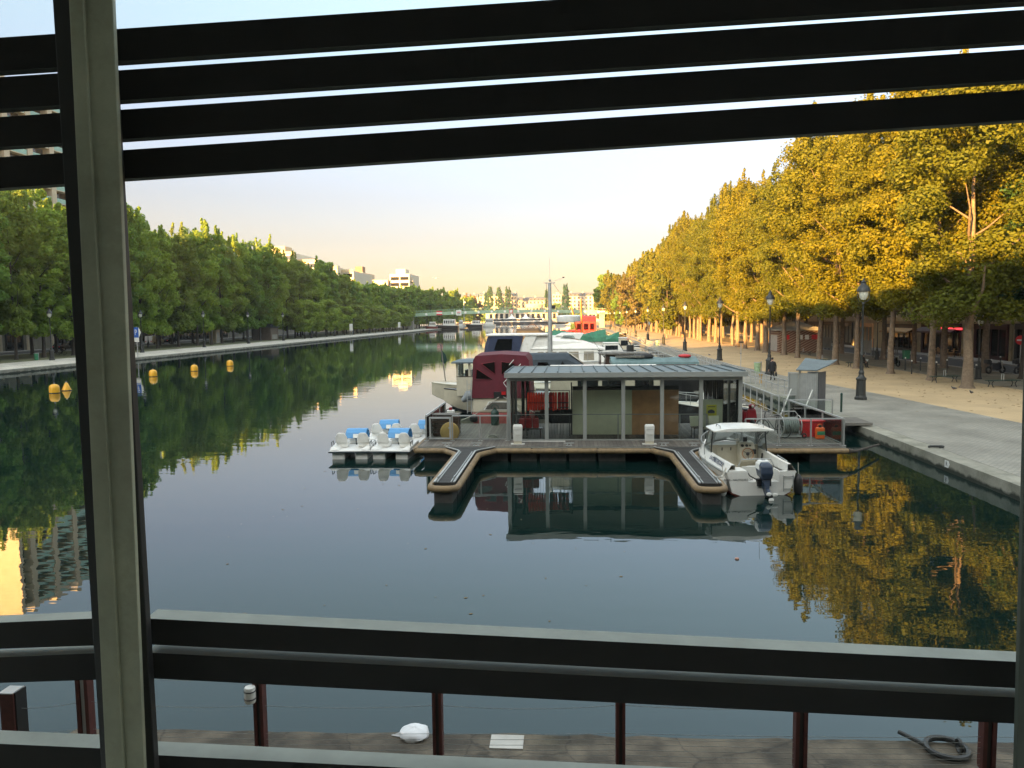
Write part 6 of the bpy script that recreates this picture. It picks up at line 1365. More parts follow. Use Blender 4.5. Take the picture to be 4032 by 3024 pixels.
MB().box(-1.85,1.85,.9,6.3,3.95,4.12).build('hardtop', M['white'], t, bevel=.05)
for s in (-1, 1): MB().loft([[(s*1.75,3.3,1.7),(s*1.75,4.3,1.7),(s*1.72,5.3,3.94),(s*1.72,4.3,3.94)],[(s*1.6,3.3,1.7),(s*1.6,4.3,1.7),(s*1.6,5.3,3.94),(s*1.6,4.3,3.94)]]).build('hardtop_support', M['white'], t)
w = MB()
def wob(pts): return [(x+random.uniform(-.05,.05), y+random.uniform(-.06,.06), z) for x, y, z in pts]
path = [(1.8,3.9),(1.84,3.0),(1.82,2.0),(1.8,1.1),(1.0,.75),(0,.7),(-1.0,.75),(-1.8,1.1),(-1.82,2.2),(-1.8,3.6)]
w.loft([wob([(x*1.03,y-.35,1.45) for x, y in path]), wob([(x,y-.15,2.3) for x, y in path]), wob([(x,y,3.1) for x, y in path]), [(x*.99,y+.25,3.93) for x, y in path]], cap=False, closed=False); tp = w.build('tarpaulin', M['navy'], t)
for s in (-1, 1): MB().loft([[(s*1.87,1.6,2.75),(s*1.87,3.1,2.75),(s*1.84,3.2,3.7),(s*1.84,1.9,3.7)],[(s*1.89,1.6,2.75),(s*1.89,3.1,2.75),(s*1.86,3.2,3.7),(s*1.86,1.9,3.7)]]).build('window', M['clear_plastic'], tp)
rail(t, lp, .75, 7, 1); m = MB(); m.tube([(1.9,3.8,2.25),(1.95,2.0,2.1),(1.95,.3,2.0)], .025, 6); m.build('stern_rail', M['steel'], t)
# smaller boats farther along
def cruiser(label, x, y, rz, L=8., B=2.7, hm='white', top='white', cover=None, wh=1.5, seed=0, hz=(1.0,1.3)):
    g = random.Random(seed); t = boat('cabin_cruiser', label, x, y, rz)
    lp = hull(t, M[hm], L, B, hz[0], hz[1], M['white'], M['antifoul'], M['rubber'], p=2.3, full=.48)
    a, b = L*.28, L*.74; z0 = hz[0]+.05; c = cabin(t, B*.4, a, b, z0, z0+wh*.55, M[top], .08, .5, .1)
    side_windows(c, B*.4, [(a+.4,a+(b-a)*.42),(a+(b-a)*.5,b-.9)], z0+.25, z0+wh*.45, .08, z0, z0+wh*.55)
    if cover:
        q = [(-B*.42,z0+.1),(-B*.40,z0+wh*.85),(-B*.25,z0+wh),(B*.25,z0+wh),(B*.40,z0+wh*.85),(B*.42,z0+.1)]
        MB().loft([[(x,.4,z) for x, z in q],[(x+g.uniform(-.06,.06),L*.2,z+g.uniform(-.08,.08)) for x, z in q],[(x,L*.36,z+.05) for x, z in q],[(x*.9,L*.52,z0+(z-z0)*.6) for x, z in q]], cap=True, closed=False).build('canvas_cover', M[cover], t)
    else:
        k = cabin(t, B*.33, a+.3, a+(b-a)*.55, z0+wh*.55, z0+wh, M[top], .08, .5, .1, 'wheelhouse', M['white']); side_windows(k, B*.33, [(a+.5,a+(b-a)*.42)], z0+wh*.65, z0+wh*.9, .08, z0+wh*.55, z0+wh)
        MB().loft([[(-B*.28,a+(b-a)*.55-.38,z0+wh*.95),(B*.28,a+(b-a)*.55-.38,z0+wh*.95),(B*.31,a+(b-a)*.55-.05,z0+wh*.62),(-B*.31,a+(b-a)*.55-.05,z0+wh*.62)],[(-B*.28,a+(b-a)*.55-.36,z0+wh*.97),(B*.28,a+(b-a)*.55-.36,z0+wh*.97),(B*.31,a+(b-a)*.55-.02,z0+wh*.64),(-B*.31,a+(b-a)*.55-.02,z0+wh*.64)]]).build('windscreen', M['dark_glass'], k)
    rail(t, lp, .55, 7, 1); return t
cruiser('white cruiser with dark raked screens just beyond the big yacht', 0.6, 75, EAST, 9, 2.9, seed=1, wh=1.9)
t = cruiser('white sloop with a long bow rail reaching over the walkway', 1.5, 63, EAST, 8.6, 2.6, seed=2, wh=.9); MB().tube([(0,3.6,1.4),(0,3.6,3.2)], .30, 10).build('funnel', M['iron'], t)
cruiser('small white cruiser with cream wheelhouse beside the walkway', 3.2, 81, EAST, 6.5, 2.5, top='cream', seed=3, wh=2.2)
cruiser('white boat loaded with dark gear at the walkway', 3.6, 88, EAST, 6, 2.4, cover='black_canvas', seed=4, wh=1.2)
t = boat('covered_boat', 'boat heaped with green tarpaulin left of the orange masts', -3.5, 95, EAST); hull(t, M['white'], 10, 3.0, 1.3, 1.6, M['white'], M['antifoul'], M['rubber'])
MB().box(-1.2,1.2,1.5,8,1.5,2.7).build('cabin', M['white'], t); m = MB(); m.loft([[(-1.4,y,2.5),(1.4,y,2.5),(1.2,y,3.1+.2*math.sin(i*2.1)),(.1,y,3.7+.25*math.sin(i*1.3)),(-1.2,y,3.1+.2*math.cos(i*1.9))] for i, y in enumerate((.8,2,3.2,4.4,5.6,6.8,8.2))]); m.build('tarpaulin', M['green_tarp'], t)
t = boat('sailing_barge', 'sailing barge with two orange varnished masts and green covers', 0.2, 99, EAST); lp = hull(t, M['black_hull'], 9, 3.0, 1.3, 1.8, M['walk'], None, M['sign_white'], p=2.4)
MB().tube([(0,1.75,1.2),(0,1.55,7.8)], [.16,.10], 8).build('mast', M['orange_mast'], t); MB().tube([(0.2,1.5,1.2),(.2,.35,6.9)], [.14,.09], 8).build('spar', M['orange_mast'], t)
m = MB(); m.loft([[(-1.1,y,1.8),(1.1,y,1.8),(.9,y,2.6+.15*math.sin(i*2.6)),(0,y,3.3+.3*math.sin(i*1.9)),(-.9,y,2.6)] for i, y in enumerate((2.2,3.2,4.2,5.2,6.4))]); m.build('green_cover', M['green_tarp'], t)
m = MB(); m.tube([(0,1.55,7.6),(0,8.6,1.9)], .015, 4); m.tube([(0,1.55,7.6),(1.4,1.5,1.4)], .015, 4); m.tube([(0,1.55,7.6),(-1.4,1.5,1.4)], .015, 4); m.build('rigging', M['iron'], t)
t = cruiser('cruiser under loose black covers beyond the yacht roof', -7.4, 108, EAST, 9.5, 3.0, cover='black_canvas', seed=5, wh=2.4, hz=(1.5,1.8))
t = boat('launch', 'open sunlit launch with a ship wheel standing on its deck', -9.4, 116, EAST); hull(t, M['cream'], 7, 2.6, 2.4, 2.7, M['white'], None, M['orange_mast']); MB().torus((0,4.2,3.7), .75, .05, axis='x', n=20).build('ships_wheel', M['varnish'], t); MB().box(-.7,.7,1.2,2.8,2.5,3.0).build('thwart_box', M['cream'], t); MB().tube([(0,1.0,2.5),(0,1.4,3.9)], .05).build('post', M['varnish'], t)
cruiser('pale cruiser moored inside the green tarped boats', 2.6, 108, EAST, 6.4, 2.5, seed=6, wh=1.7); cruiser('small white boat near the red canopy, bow to the quay', 2.2, 117, EAST, 6.6, 2.5, seed=7, wh=1.6)
t = cruiser('little boat with red inflatables stacked on its roof', -3.2, 127, EAST, 8, 2.8, seed=8, wh=1.9)
for i in range(4): MB().ball((.4*(i%2)-.2,2.6+.9*i,3.2), .4, .6, .22).build('red_inflatable', M['red'], t)
t = boat('dutch_barge', 'black barge under a bright red tent canopy far along the quay', 0.5, 138, EAST); lp = hull(t, M['black_hull'], 10, 4.0, 1.8, 2.6, M['varnish'], None, M['sign_white'], p=3, full=.6)
q = [(-1.9,2.4),(-1.85,4.6),(-1.2,5.4),(0,5.6),(1.2,5.4),(1.85,4.6),(1.9,2.4)]
cv = MB().loft([[(x,.9,z) for x, z in q],[(x*1.02,2.6,z+.08) for x, z in q],[(x,4.6,z) for x, z in q]], cap=True, closed=False).build('tent_canopy', M['red_canvas'], t)
for s in (-1, 1):
    for a, b in ((1.2,2.0),(2.4,3.2),(3.5,4.2)): MB().box(s*1.93-.01,s*1.93+.03,a,b,3.2,4.3).build('window', M['clear_plastic'], cv)
MB().tube([(1.5,6.5,2.4),(1.5,9.6,1.9)], .04, 5).build('boom', M['walk'], t)
t = T('gangway', 'timber gangway with handrails from the red canopied barge to the quay', 'gangway', (10, 134, 1.4)); m = MB(); m.bar((-1.8,0,1.5),(3.4,0,-.7),1.4,.1); m.build('deck', M['walk'], t)
for s in (-.7,.7): m = MB(); m.bar((-1.8,s,2.5),(3.4,s,.3),.07); m.bar((-1.8,s,2.0),(3.4,s,-.2),.05); m.bar((-1.8,s,1.5),(-1.8,s,2.5),.08); m.bar((3.4,s,-.7),(3.4,s,.3),.08); m.bar((.8,s,.4),(.8,s,1.4),.08); m.build('handrail', M['walk'], t)
# barges on the far left
def barge(label, px0, px1, py, Y, hm, fl=1.6, ch=2.2, n=5):
    a = atY(px0, 700, Y).x; b = atY(px1, 700, Y).x; t = boat('canal_barge', label, b, Y, WEST); L = b-a
    hull(t, M[hm], L, 4.4, fl, fl*1.25, M['walk'], None, M['white'], p=3, full=.7)
    c = cabin(t, 1.7, L*.12, L*.62, fl, fl+ch, M['white'], .1, .3, .1, roofm=M['white']); side_windows(c, 1.7, [(L*.14+i*L*.46/n, L*.14+i*L*.46/n+L*.3/n) for i in range(n)], fl+ch*.35, fl+ch*.8, .1, fl, fl+ch)
    MB().tube([(0,L*.8,fl),(0,L*.8,fl+5)], .1).build('mast', M['varnish'], t); return t
barge('maroon hulled barge at the left bank, first before the bridge', 918, 944, 710, 372, 'red_hull'); barge('black barge with white wheelhouse beside the signal mast', 938, 990, 710, 378, 'black_hull', 1.8, 3.2, 6)
barge('white cabin barge right of the signal mast', 985, 1002, 706, 400, 'white', 1.4, 3.0, 4); barge('dark barge beyond the bridge', 1006, 1042, 704, 420, 'black_hull', 1.8, 2.2); barge('white passenger boat beyond the bridge', 1036, 1070, 701, 455, 'white', 1.6, 3.6, 8)
barge('small white boat near the far right landing', 1196, 1232, 700, 470, 'white', 1.6, 2.6)
# ---------------------------------------------------------------- street furniture, signs, vehicles, people
def lamp_proto(h, label, group, name='street_lamp'):
    t = T(name, label, 'street lamp', (0,0,0), 0, group); k = h/7.1
    MB().lathe([(0,0),(.36,0),(.36,.16),(.31,.2),(.29,.28),(.27,1.15),(.31,1.2),(.31,1.27),(.20,1.36),(.15,1.5),(.17,1.62),(.12,1.75),(0,1.75)], (0,0,0), 8).build('base', M['iron'], t)
    MB().lathe([(0,1.74),(.10,1.74),(.12,1.9),(.085,2.05),(.075,2.6),(.10,2.65),(.07,2.72),(.055,5.6),(.09,5.66),(.05,5.75),(0,5.75)], (0,0,0), 10).build('pole', M['iron'], t, smooth=True)
    m = MB()
    for s in (-1, 1): m.tube([(0,0,5.72),(s*.26,0,5.80),(s*.34,0,6.05),(s*.33,0,6.38)], .022, 6)
    m.build('yoke', M['iron'], t)
    MB().lathe([(0,6.36),(.37,6.36),(.37,6.42),(.30,6.62),(.16,6.76),(.13,6.86),(.17,6.9),(.07,6.98),(.05,7.1),(0,7.12)], (0,0,0), 16).build('hood', M['iron'], t, smooth=True)
    MB().lathe([(0,5.86),(.12,5.87),(.22,6.02),(.26,6.2),(.27,6.355),(0,6.355)], (0,0,0), 14).build('globe', M['lamp_glass'], t, smooth=True)
    t.scale = (k,)*3; return t
GR = 'cast iron lamps lining the right quay'
lr = lamp_proto(7.1, 'nearest and tallest cast iron lamp on the right quay', GR); lr.location = (17.3, 46.6, QZ)
labs = ['cast iron lamp just left of the walking man and the bin','cast iron lamp beyond the small floodlight post','cast iron lamp where the sunlit sand begins','cast iron lamp standing in the sunlit sand beside a bin']
for i, Y in enumerate((66.2, 87.5, 111, 135.5, 161.5, 190, 218, 246, 274, 302)):
    dup(lr, (17.0-(.3 if i > 1 else 0), Y, QZ), .4*i, labs[i] if i < 4 else 'distant cast iron lamp of the right quay row', GR)
GL = 'cast iron lamps lining the left quay'
ll = lamp_proto(7.1, 'cast iron lamp beside the pale green bin on the left quay', GL); ll.location = (-70.4, 100.5, QZ)
for i, Y in enumerate((123, 145, 166, 187, 208, 229, 250, 271, 292)):
    dup(ll, (-70.4, Y, QZ), .5*i, ['cast iron lamp hidden by the window upright on the left quay','cast iron lamp nearest right of the window upright','second cast iron lamp right of the window upright'][i] if i < 3 else 'distant cast iron lamp of the left quay row', GL)
sm = lamp_proto(5.0, 'short lantern post beside the thick grey trunk near the motorbikes', None); sm.location = (*at(2113,819).xy, QZ)
sm.scale = (.72,.72,.70)
dup(sm, (*at(1894,777).xy, QZ), .3, 'short lantern post in front of the sunlit shop wall'); dup(sm, (33.4,105.2,QZ), .5, 'short lantern post beside the striped kiosk roof')
dup(sm, (-84.5,128,QZ), .3, 'short dark lantern post among the left bank trunks'); dup(sm, (-84.5,150,QZ), .3, 'short dark lantern post near the turquoise shopfront')
# bins, bollards and small posts
def bin_(x, y, label, m):
    t = T('litter_bin', label, 'litter bin', (x,y,QZ), 0, None)
    MB().lathe([(0,0),(.25,0),(.30,.9),(.30,.93),(.27,.93),(.24,.1),(0,.1)], (0,0,0), 14).build('bag', m, t); MB().torus((0,0,.93), .30, .025, n=18).build('rim', M['galv'], t); MB().tube([(.34,0,0),(.34,0,1.05)], .03, 6).build('post', M['galv'], t)
bin_(*at(1636,806).xy, 'pale green litter bin left of the lamp behind the walking man', M['bin_green']); bin_(*at(1420,748).xy, 'litter bin in the sunlit sand left of a lamp', M['bin_green']); bin_(*at(79,778).xy, 'bright green litter bin beside the left quay lamp', M['green_plastic'])
b = at(1817,890); t = T('bollard', 'slim dark green bollard on the cobbles right of the metal gate', 'bollard', (b.x,b.y,QZ)); MB().tube([(0,0,0),(0,0,.9)], .055, 10).build('post', M['green_paint'], t); MB().lathe([(0,.9),(.06,.9),(.065,.95),(.03,1.0),(0,1.0)]).build('cap', M['green_paint'], t)
b = at(1700,788); t = T('floodlight_post', 'thin post with a small floodlight behind the kiosk roof', 'floodlight', (*at(1538,850).xy, QZ)) if False else T('floodlight_post', 'thin post with a small floodlight behind the kiosk roof', 'floodlight', (14.6, 66, QZ))
MB().tube([(0,0,0),(0,0,2.75)], .03, 6).build('pole', M['galv'], t); MB().box(-.2,.2,-.1,.12,2.72,2.86).build('floodlight', M['black'], t)
b = at(1702,796)
t = T('mooring_bollard', 'small yellow tipped mooring post on the quay beyond the kiosk', 'bollard', (14.3, 58, QZ)); MB().lathe([(0,0),(.1,0),(.07,.5),(.14,.62),(.14,.7),(0,.72)]).build('post', M['mustard'], t)
b = at(2022,968); t = T('mooring_cleat', 'flat dark mooring cleat on the quay coping near the right edge', 'cleat', (b.x,b.y,QZ)); MB().tube([(-.28,0,.05),(-.2,0,.07),(.2,0,.07),(.28,0,.05)], .045, 8).build('horn', M['iron'], t); MB().lathe([(0,0),(.09,0),(.07,.07),(0,.07)],(.2,0,0)).build('stem', M['iron'], t)
b = at(2048,999,.33); t = T('quay_sign', 'small white arrow sign with the letter R on the quay wall', 'sign', (XR-.012, b.y, .27))
MB().ext([(-.17,-.12),(.09,-.12),(.17,0),(.09,.12),(-.17,.12)], 'x', -.012, .0).build('plate', M['sign_white'], t); t.children[0].scale = (1,-1,1)
text_part('letter', 'R', .22, M['grey_text'], t, frame((-.016,.03,0),(0,-1,0),(0,0,1)), .002)
t = T('parking_sign', 'blue and white P arrow sign on the left quay beside the window upright', 'sign', (*at(298,772).xy, QZ))
MB().tube([(0,0,0),(0,0,4.4)], .06, 8).build('pole', M['galv'], t); MB().box(-.7,.55,-.06,-.02,2.85,4.3).build('panel', M['sign_blue'], t); MB().ext([(.552,2.85),(1.1,3.57),(.552,4.3)], 'y', -.06, -.02).build('arrow_panel', M['sign_white'], t); MB().box(-.7,.55,-.06,-.02,2.2,2.84).build('lower_panel', M['sign_white'], t)
text_part('letter', 'P', 1.15, M['white_text'], t, frame((-.1,-.065,3.55),(1,0,0),(0,0,1)), .003); t.rotation_euler = (0,0,R(-28))
for px, py, l in ((942,743,'pale double sided board on posts on the left quay by the lime trees'),(1282,0,'')):
    if px > 1000: continue
for i, (Y, l) in enumerate(((232,'pale round topped notice board on the left quay by the lime trees'),(300,'farther pale notice board on the left quay near the barges'))):
    t = T('notice_board', l, 'sign', (-66, Y, QZ)); MB().box(-.5,.5,-.05,.05,1.6,3.7).build('panel', M['sign_white'], t, bevel=.04)
    for x in (-.35,.35): MB().tube([(x,0.0,0),(x,0,1.6)], .06, 6).build('leg', M['galv'], t)
b = at(2169,812); t = T('no_entry_sign', 'round red no entry sign on a grey post at the far right', 'sign', (40.8, 72.5, QZ))
MB().tube([(0,0,0),(0,0,2.9)], .04, 8).build('pole', M['galv'], t); o = MB().lathe([(0,0),(.42,0),(.42,.03),(0,.03)], (0,0,0), 24).build('disc', M['sign_red'], t); o.location = (-.03,-.05,2.5); o.rotation_euler = (PI/2,0,R(-30)); m = MB(); m.box(-.3,.3,-.07,.07,.031,.04); m.build('bar', M['sign_white'], o)
# buoys
def buoy(px, py, l, cone=False):
    b = at(px, py, 0); t = T('marker_buoy', l, 'buoy', (b.x, b.y, 0), 0, None); r = .5
    if cone: MB().lathe([(0,-.3),(.33,-.3),(.36,.05),(.12,.60),(.04,.66),(0,.66)], (0,0,0), 16).build('float', M['yellow'], t, smooth=True)
    else: MB().lathe([(0,-.4),(.37,-.4),(.385,.1),(.385,.40),(.34,.57),(.21,.68),(0,.72)], (0,0,0), 18).build('float', M['yellow'], t, smooth=True)
    MB().lathe([(0,-.05),(.395,-.05),(.395,.05),(0,.05)], (0,0,0), 18).build('waterline_band', M['iron'], t); MB().torus((0,0,.70 if cone else .76), .05, .015, axis='y', n=10).build('lifting_eye', M['galv'], t)
buoy(118,849,'yellow capsule buoy left of the window upright'); buoy(144,843.5,'yellow conical buoy beside the leftmost capsule buoy', True); buoy(331,813.5,'yellow capsule buoy nearest right of the window upright'); buoy(420,801.5,'middle yellow capsule buoy of the left water'); buoy(497,790.5,'farthest yellow capsule buoy of the row')
# benches
def bench(x, y, rz, l):
    t = T('park_bench', l, 'bench', (x,y,QZ), rz)
    m = MB()
    for i in range(4): m.box(-1.05,1.05,-.3+.155*i,-.18+.155*i,.44,.475)
    m.build('seat', M['green_paint'], t)
    for s in (-.8,.8): m = MB(); m.tube([(s,-.28,0),(s,-.12,.25),(s,-.26,.43)], .03, 6); m.tube([(s,.28,0),(s,.12,.25),(s,.26,.43)], .03, 6); m.build('leg', M['iron'], t)
    m = MB(); m.tube([(0,-.12,.44),(0,-.1,.9),(0,.1,.9),(0,.12,.44)], .025, 6); m.build('arm_hoop', M['galv'], t)
bench(*at(2040,826).xy, .2, 'green park bench between two trunks in front of the bollards'); bench(*at(2165,836).xy, .1, 'green park bench nearest the parked motorbikes'); bench(*at(1852,793).xy, .2, 'green park bench where the reader sits'); bench(*at(1776,786).xy, .1, 'low green park bench near the motor scooter'); bench(*at(1735,768).xy, .1, 'green park bench in front of the striped kiosk')
for i, Y in enumerate((122,138,152,176)): bench(-79.6, Y, PI/2, ['park bench on the left bank just right of the window upright','park bench on the left bank by the parked cars','park bench on the left bank before the turquoise door','park bench on the left bank beyond the white van'][i])
# vehicles
def car(x, y, rz, m, l, van=False):
    t = T('parked_van' if van else 'parked_car', l, 'van' if van else 'car', (x,y,QZ), rz)
    if van: prof = [(-2.4,.35),(-2.45,1.0),(-2.3,1.95),(1.0,1.98),(1.65,1.25),(2.4,1.02),(2.5,.4)]
    else: prof = [(-2.05,.35),(-2.1,.8),(-1.9,1.0),(-1.3,1.42),(.3,1.45),(1.0,1.0),(1.95,.82),(2.08,.4)]
    MB().loft([[(yy*1.0,-.80,z) for yy, z in prof],[(yy,-.86,.3+(z-.3)*.98) for yy, z in prof],[(yy,.86,.3+(z-.3)*.98) for yy, z in prof],[(yy,.80,z) for yy, z in prof]]).build('body', m, t, bevel=.05)
    for s in (-1, 1):
        if van: w = [(.35,1.25),(.35,1.8),(.95,1.8),(1.45,1.27)]
        else: w = [(-1.6,1.0),(-1.2,1.36),(.22,1.38),(.8,1.0)]
        MB().ext(w, 'y', s*.862, s*.875).build('side_window', M['dark_glass'], t)
    ws = [(1.05,1.93),(1.62,1.28)] if van else [(.36,1.40),(.98,1.02)]
    MB().loft([[(ws[0][0]+.03,-.68,ws[0][1]),(ws[0][0]+.03,.68,ws[0][1]),(ws[1][0]+.03,.74,ws[1][1]),(ws[1][0]+.03,-.74,ws[1][1])],[(ws[0][0]+.05,-.68,ws[0][1]),(ws[0][0]+.05,.68,ws[0][1]),(ws[1][0]+.05,.74,ws[1][1]),(ws[1][0]+.05,-.74,ws[1][1])]]).build('windscreen', M['dark_glass'], t)
    for a in (-1.3, 1.35):
        for s in (-1, 1): w_ = MB().torus((a,s*.80,.32), .22, .10, axis='y', n=18, m=8).build('wheel', M['rubber'], t, smooth=True); o = MB().lathe([(0,-.04),(.17,-.04),(.17,.04),(0,.04)], (0,0,0), 12).build('rim', M['steel'], w_); o.location = (a,s*.87,.32); o.rotation_euler = (PI/2,0,0)
    for s in (-.6,.6): MB().box(2.0 if not van else 2.4, 2.09 if not van else 2.49, s-.14, s+.14, .62, .76).build('headlight', M['lamp_glass'], t); MB().box(-2.12 if not van else -2.46,-2.07 if not van else -2.40,s-.1,s+.1,.7,.9).build('tail_light', M['sign_red'], t)
    return t
H_ = PI/2
car(-91.5, 101.5, H_, M['car_silver'], 'silver hatchback parked behind the leftmost trunks'); car(-91.5, 96, H_, M['car_dark'], 'dark car parked behind the silver hatchback at the left edge')
car(-91.5, 134, H_, M['car_dark'], 'black car parked right of the window upright'); car(-91.5, 139.5, H_, M['car_dark'], 'black car in the middle of the left bank trio'); car(-91.5, 145.2, H_, M['car_silver'], 'silver car parked before the turquoise door'); car(-91.5, 152, H_, M['car_dark'], 'dark car parked past the turquoise door')
car(-91.5, 165, H_, M['car_white'], 'white van parked on the left bank road', True); car(-91.5, 171.5, H_, M['car_dark'], 'dark car parked beyond the white van')
car(38, 128, H_, M['car_white'], 'white people carrier parked in the sun behind the right trunks', True); car(38, 134.5, H_, M['car_white'], 'second white car parked behind the sunlit trunks'); car(38, 121, H_, M['car_dark'], 'dark car parked left of the striped kiosk'); car(38, 142, H_, M['car_silver'], 'silver car parked in the sun far along the right road'); car(38, 149, H_, M['car_dark'], 'dark car parked far along the right road')
def motorbike(x, y, rz, l, seatm='black'):
    t = T('motorbike', l, 'motorbike', (x,y,QZ), rz)
    for a in (-.68,.68):
        w_ = MB().torus((a,0,.31), .25, .07, axis='y', n=18, m=8).build('wheel', M['rubber'], t, smooth=True); m = MB()
        for q in range(5): c = q*1.256; m.bar((a,0,.31),(a+.22*math.cos(c),0,.31+.22*math.sin(c)),.03)
        m.build('rim', M['steel'], w_)
    MB().loft([[(-.5,-.14,.35),(-.5,.14,.35),(-.5,.1,.75),(-.5,-.1,.75)],[(.1,-.2,.3),(.1,.2,.3),(.15,.16,.85),(.15,-.16,.85)],[(.45,-.16,.4),(.45,.16,.4),(.42,.12,.95),(.42,-.12,.95)]]).build('body', M['car_dark'], t, bevel=.04)
    MB().loft([[(-.75,-.1,.80),(-.75,.1,.80),(-.75,.08,.92),(-.75,-.08,.92)],[(0,-.14,.76),(0,.14,.76),(0,.12,.86),(0,-.12,.86)]]).build('saddle', M['black'], t)
    m = MB(); m.tube([(.66,-.08,.31),(.45,-.08,1.0)], .03, 6); m.tube([(.66,.08,.31),(.45,.08,1.0)], .03, 6); m.build('fork', M['steel'], t)
    m = MB(); m.tube([(.3,-.36,1.08),(.45,-.15,1.04),(.45,.15,1.04),(.3,.36,1.08)], .02, 6); m.build('handlebar', M['steel'], t); MB().ball((.6,0,.92), .1, .1, .1).build('headlight', M['lamp_glass'], t)
    MB().box(-1.0,-.66,-.2,.2,.86,1.18).build('top_case', M['black'], t, bevel=.04); m = MB(); m.tube([(.2,.17,.3),(-.7,.19,.38)], .05, 7); m.build('exhaust', M['steel'], t)
motorbike(*at(2150,807).xy, .3, 'dark motorbike nearest the right edge, front of the parked pair'); motorbike(at(2190,807).x+.4, at(2190,807).y-.4, .5, 'dark motorbike at the very right edge of the view'); motorbike(*at(1930,793).xy, .6, 'dark scooter parked by the green wheelie bin'); motorbike(*at(1759,759).xy, .9, 'dark motorbike with white mirror beside the low hoarding')
t = T('wheelie_bin', 'green wheelie bin by the sunlit shop wall', 'bin', (37.0, 87, QZ)); MB().loft([[(-.25,-.3,.08),(.25,-.3,.08),(.25,.3,.08),(-.25,.3,.08)],[(-.3,-.37,1.0),(.3,-.37,1.0),(.3,.37,1.0),(-.3,.37,1.0)]]).build('bin_body', M['green_plastic'], t, bevel=.03); MB().box(-.32,.32,-.4,.4,1.005,1.07).build('lid', M['green_paint'], t)
for s in (-.25,.25): MB().torus((s,.32,.1), .08, .03, axis='x', n=12).build('wheel', M['rubber'], t)
for i, (px, py) in enumerate(((1969,808),(1988,801),(2022,812),(2045,806),(2108,820),(2140,806),(2160,798),(1955,800),(2088,798))):
    b = at(px, py); t = T('bollard', 'white topped dark bollard along the right-hand road', 'bollard', (b.x, b.y, QZ), 0, 'white topped bollards'); MB().tube([(0,0,0),(0,0,1.05)], .055, 8).build('post', M['iron'], t); MB().ball((0,0,1.1), .07, .07, .07).build('knob', M['sign_white'], t)
# cafe terrace
def cafe_chair(x, y, rz, l):
    t = T('cafe_chair', l, 'chair', (x,y,QZ+.13), rz, 'cane chairs on the cafe terrace')
    MB().box(-.2,.2,-.2,.2,.43,.47).build('seat', M['cane'], t); MB().loft([[(-.2,.19,.47),(.2,.19,.47),(.2,.22,.47),(-.2,.22,.47)],[(-.19,.26,.9),(.19,.26,.9),(.19,.29,.9),(-.19,.29,.9)]]).build('backrest', M['cane'], t)
    m = MB()
    for a in (-.17,.17):
        for b in (-.17,.17): m.bar((a,b,0),(a,b,.43),.03)
    m.build('leg_frame', M['cane'], t)
for i in range(7): cafe_chair(43.0-(i%2)*.7, 87.6+i*.95, PI/2 if i % 2 else -PI/2, 'cane chair on the cafe terrace under the red glow')
for i in range(3):
    t = T('cafe_table', 'round cafe table among the cane chairs', 'table', (42.7, 88.2+2.1*i, QZ+.13), 0, 'tables on the cafe terrace'); MB().lathe([(0,.72),(.36,.72),(.36,.75),(0,.75)], (0,0,0), 16).build('tabletop', M['cane'], t); MB().tube([(0,0,0),(0,0,.72)], .03).build('stem', M['iron'], t); MB().lathe([(0,0),(.2,0),(.2,.03),(0,.03)]).build('foot', M['iron'], t)
ld = bpy.data.objects.new('cafe_sign', None)
bpy.data.objects.remove(ld)
t = T('cafe_neon', 'glowing red strip sign over the maroon cafe window', 'sign', (43.85, 91.5, QZ+3.2)); e_ = bpy.data.materials.new('red_neon'); e_.use_nodes = True; pb_ = e_.node_tree.nodes['Principled BSDF']; pb_.inputs['Base Color'].default_value = (.5,.02,.03,1); pb_.inputs['Emission Color'].default_value = (1,.05,.06,1); pb_.inputs['Emission Strength'].default_value = .25
MB().box(-.06,.0,-2.4,2.4,-.1,.12).build('tube_sign', e_, t); MB().box(.0,.05,-2.5,2.5,-.18,.2).build('back_board', M['maroon'], t)
# striped kiosk, hoardings, left kiosk
t = T('striped_kiosk', 'brown quay kiosk with diagonal hatched walls and a shallow hipped roof', 'kiosk', (30.4, 106, QZ))
def hatch_mat():
    m, nt, b = nt_new('hatched_brown_board'); L = nt.links.new; tc = N(nt,'ShaderNodeTexCoord'); mp = N(nt,'ShaderNodeMapping'); mp.inputs['Rotation'].default_value = (0, R(28), 0); L(tc.outputs['Object'], mp.inputs[0])
    wv = N(nt,'ShaderNodeTexWave'); wv.bands_direction = 'Z'; wv.inputs['Scale'].default_value = 1.1; wv.inputs['Distortion'].default_value = 1.2; wv.inputs['Detail'].default_value = 3; L(mp.outputs[0], wv.inputs[0])
    cr = N(nt,'ShaderNodeValToRGB'); cr.color_ramp.elements[0].position = .55; cr.color_ramp.elements[0].color = (.13,.05,.025,1); cr.color_ramp.elements[1].position = .68; cr.color_ramp.elements[1].color = (.30,.22,.15,1); L(wv.outputs[0], cr.inputs[0]); L(cr.outputs[0], b.inputs[0]); b.inputs['Roughness'].default_value = .7; return m
M['hatch'] = hatch_mat()
MB().box(-2.6,2.6,-2.4,2.4,0,2.9).build('wall', M['hatch'], t); MB().loft([[(-3.1,-2.9,2.9),(3.1,-2.9,2.9),(3.1,2.9,2.9),(-3.1,2.9,2.9)],[(-3.05,-2.85,3.1),(3.05,-2.85,3.1),(3.05,2.85,3.1),(-3.05,2.85,3.1)],[(-.5,-.4,4.1),(.5,-.4,4.1),(.5,.4,4.1),(-.5,.4,4.1)]]).build('roof', M['concrete'], t)
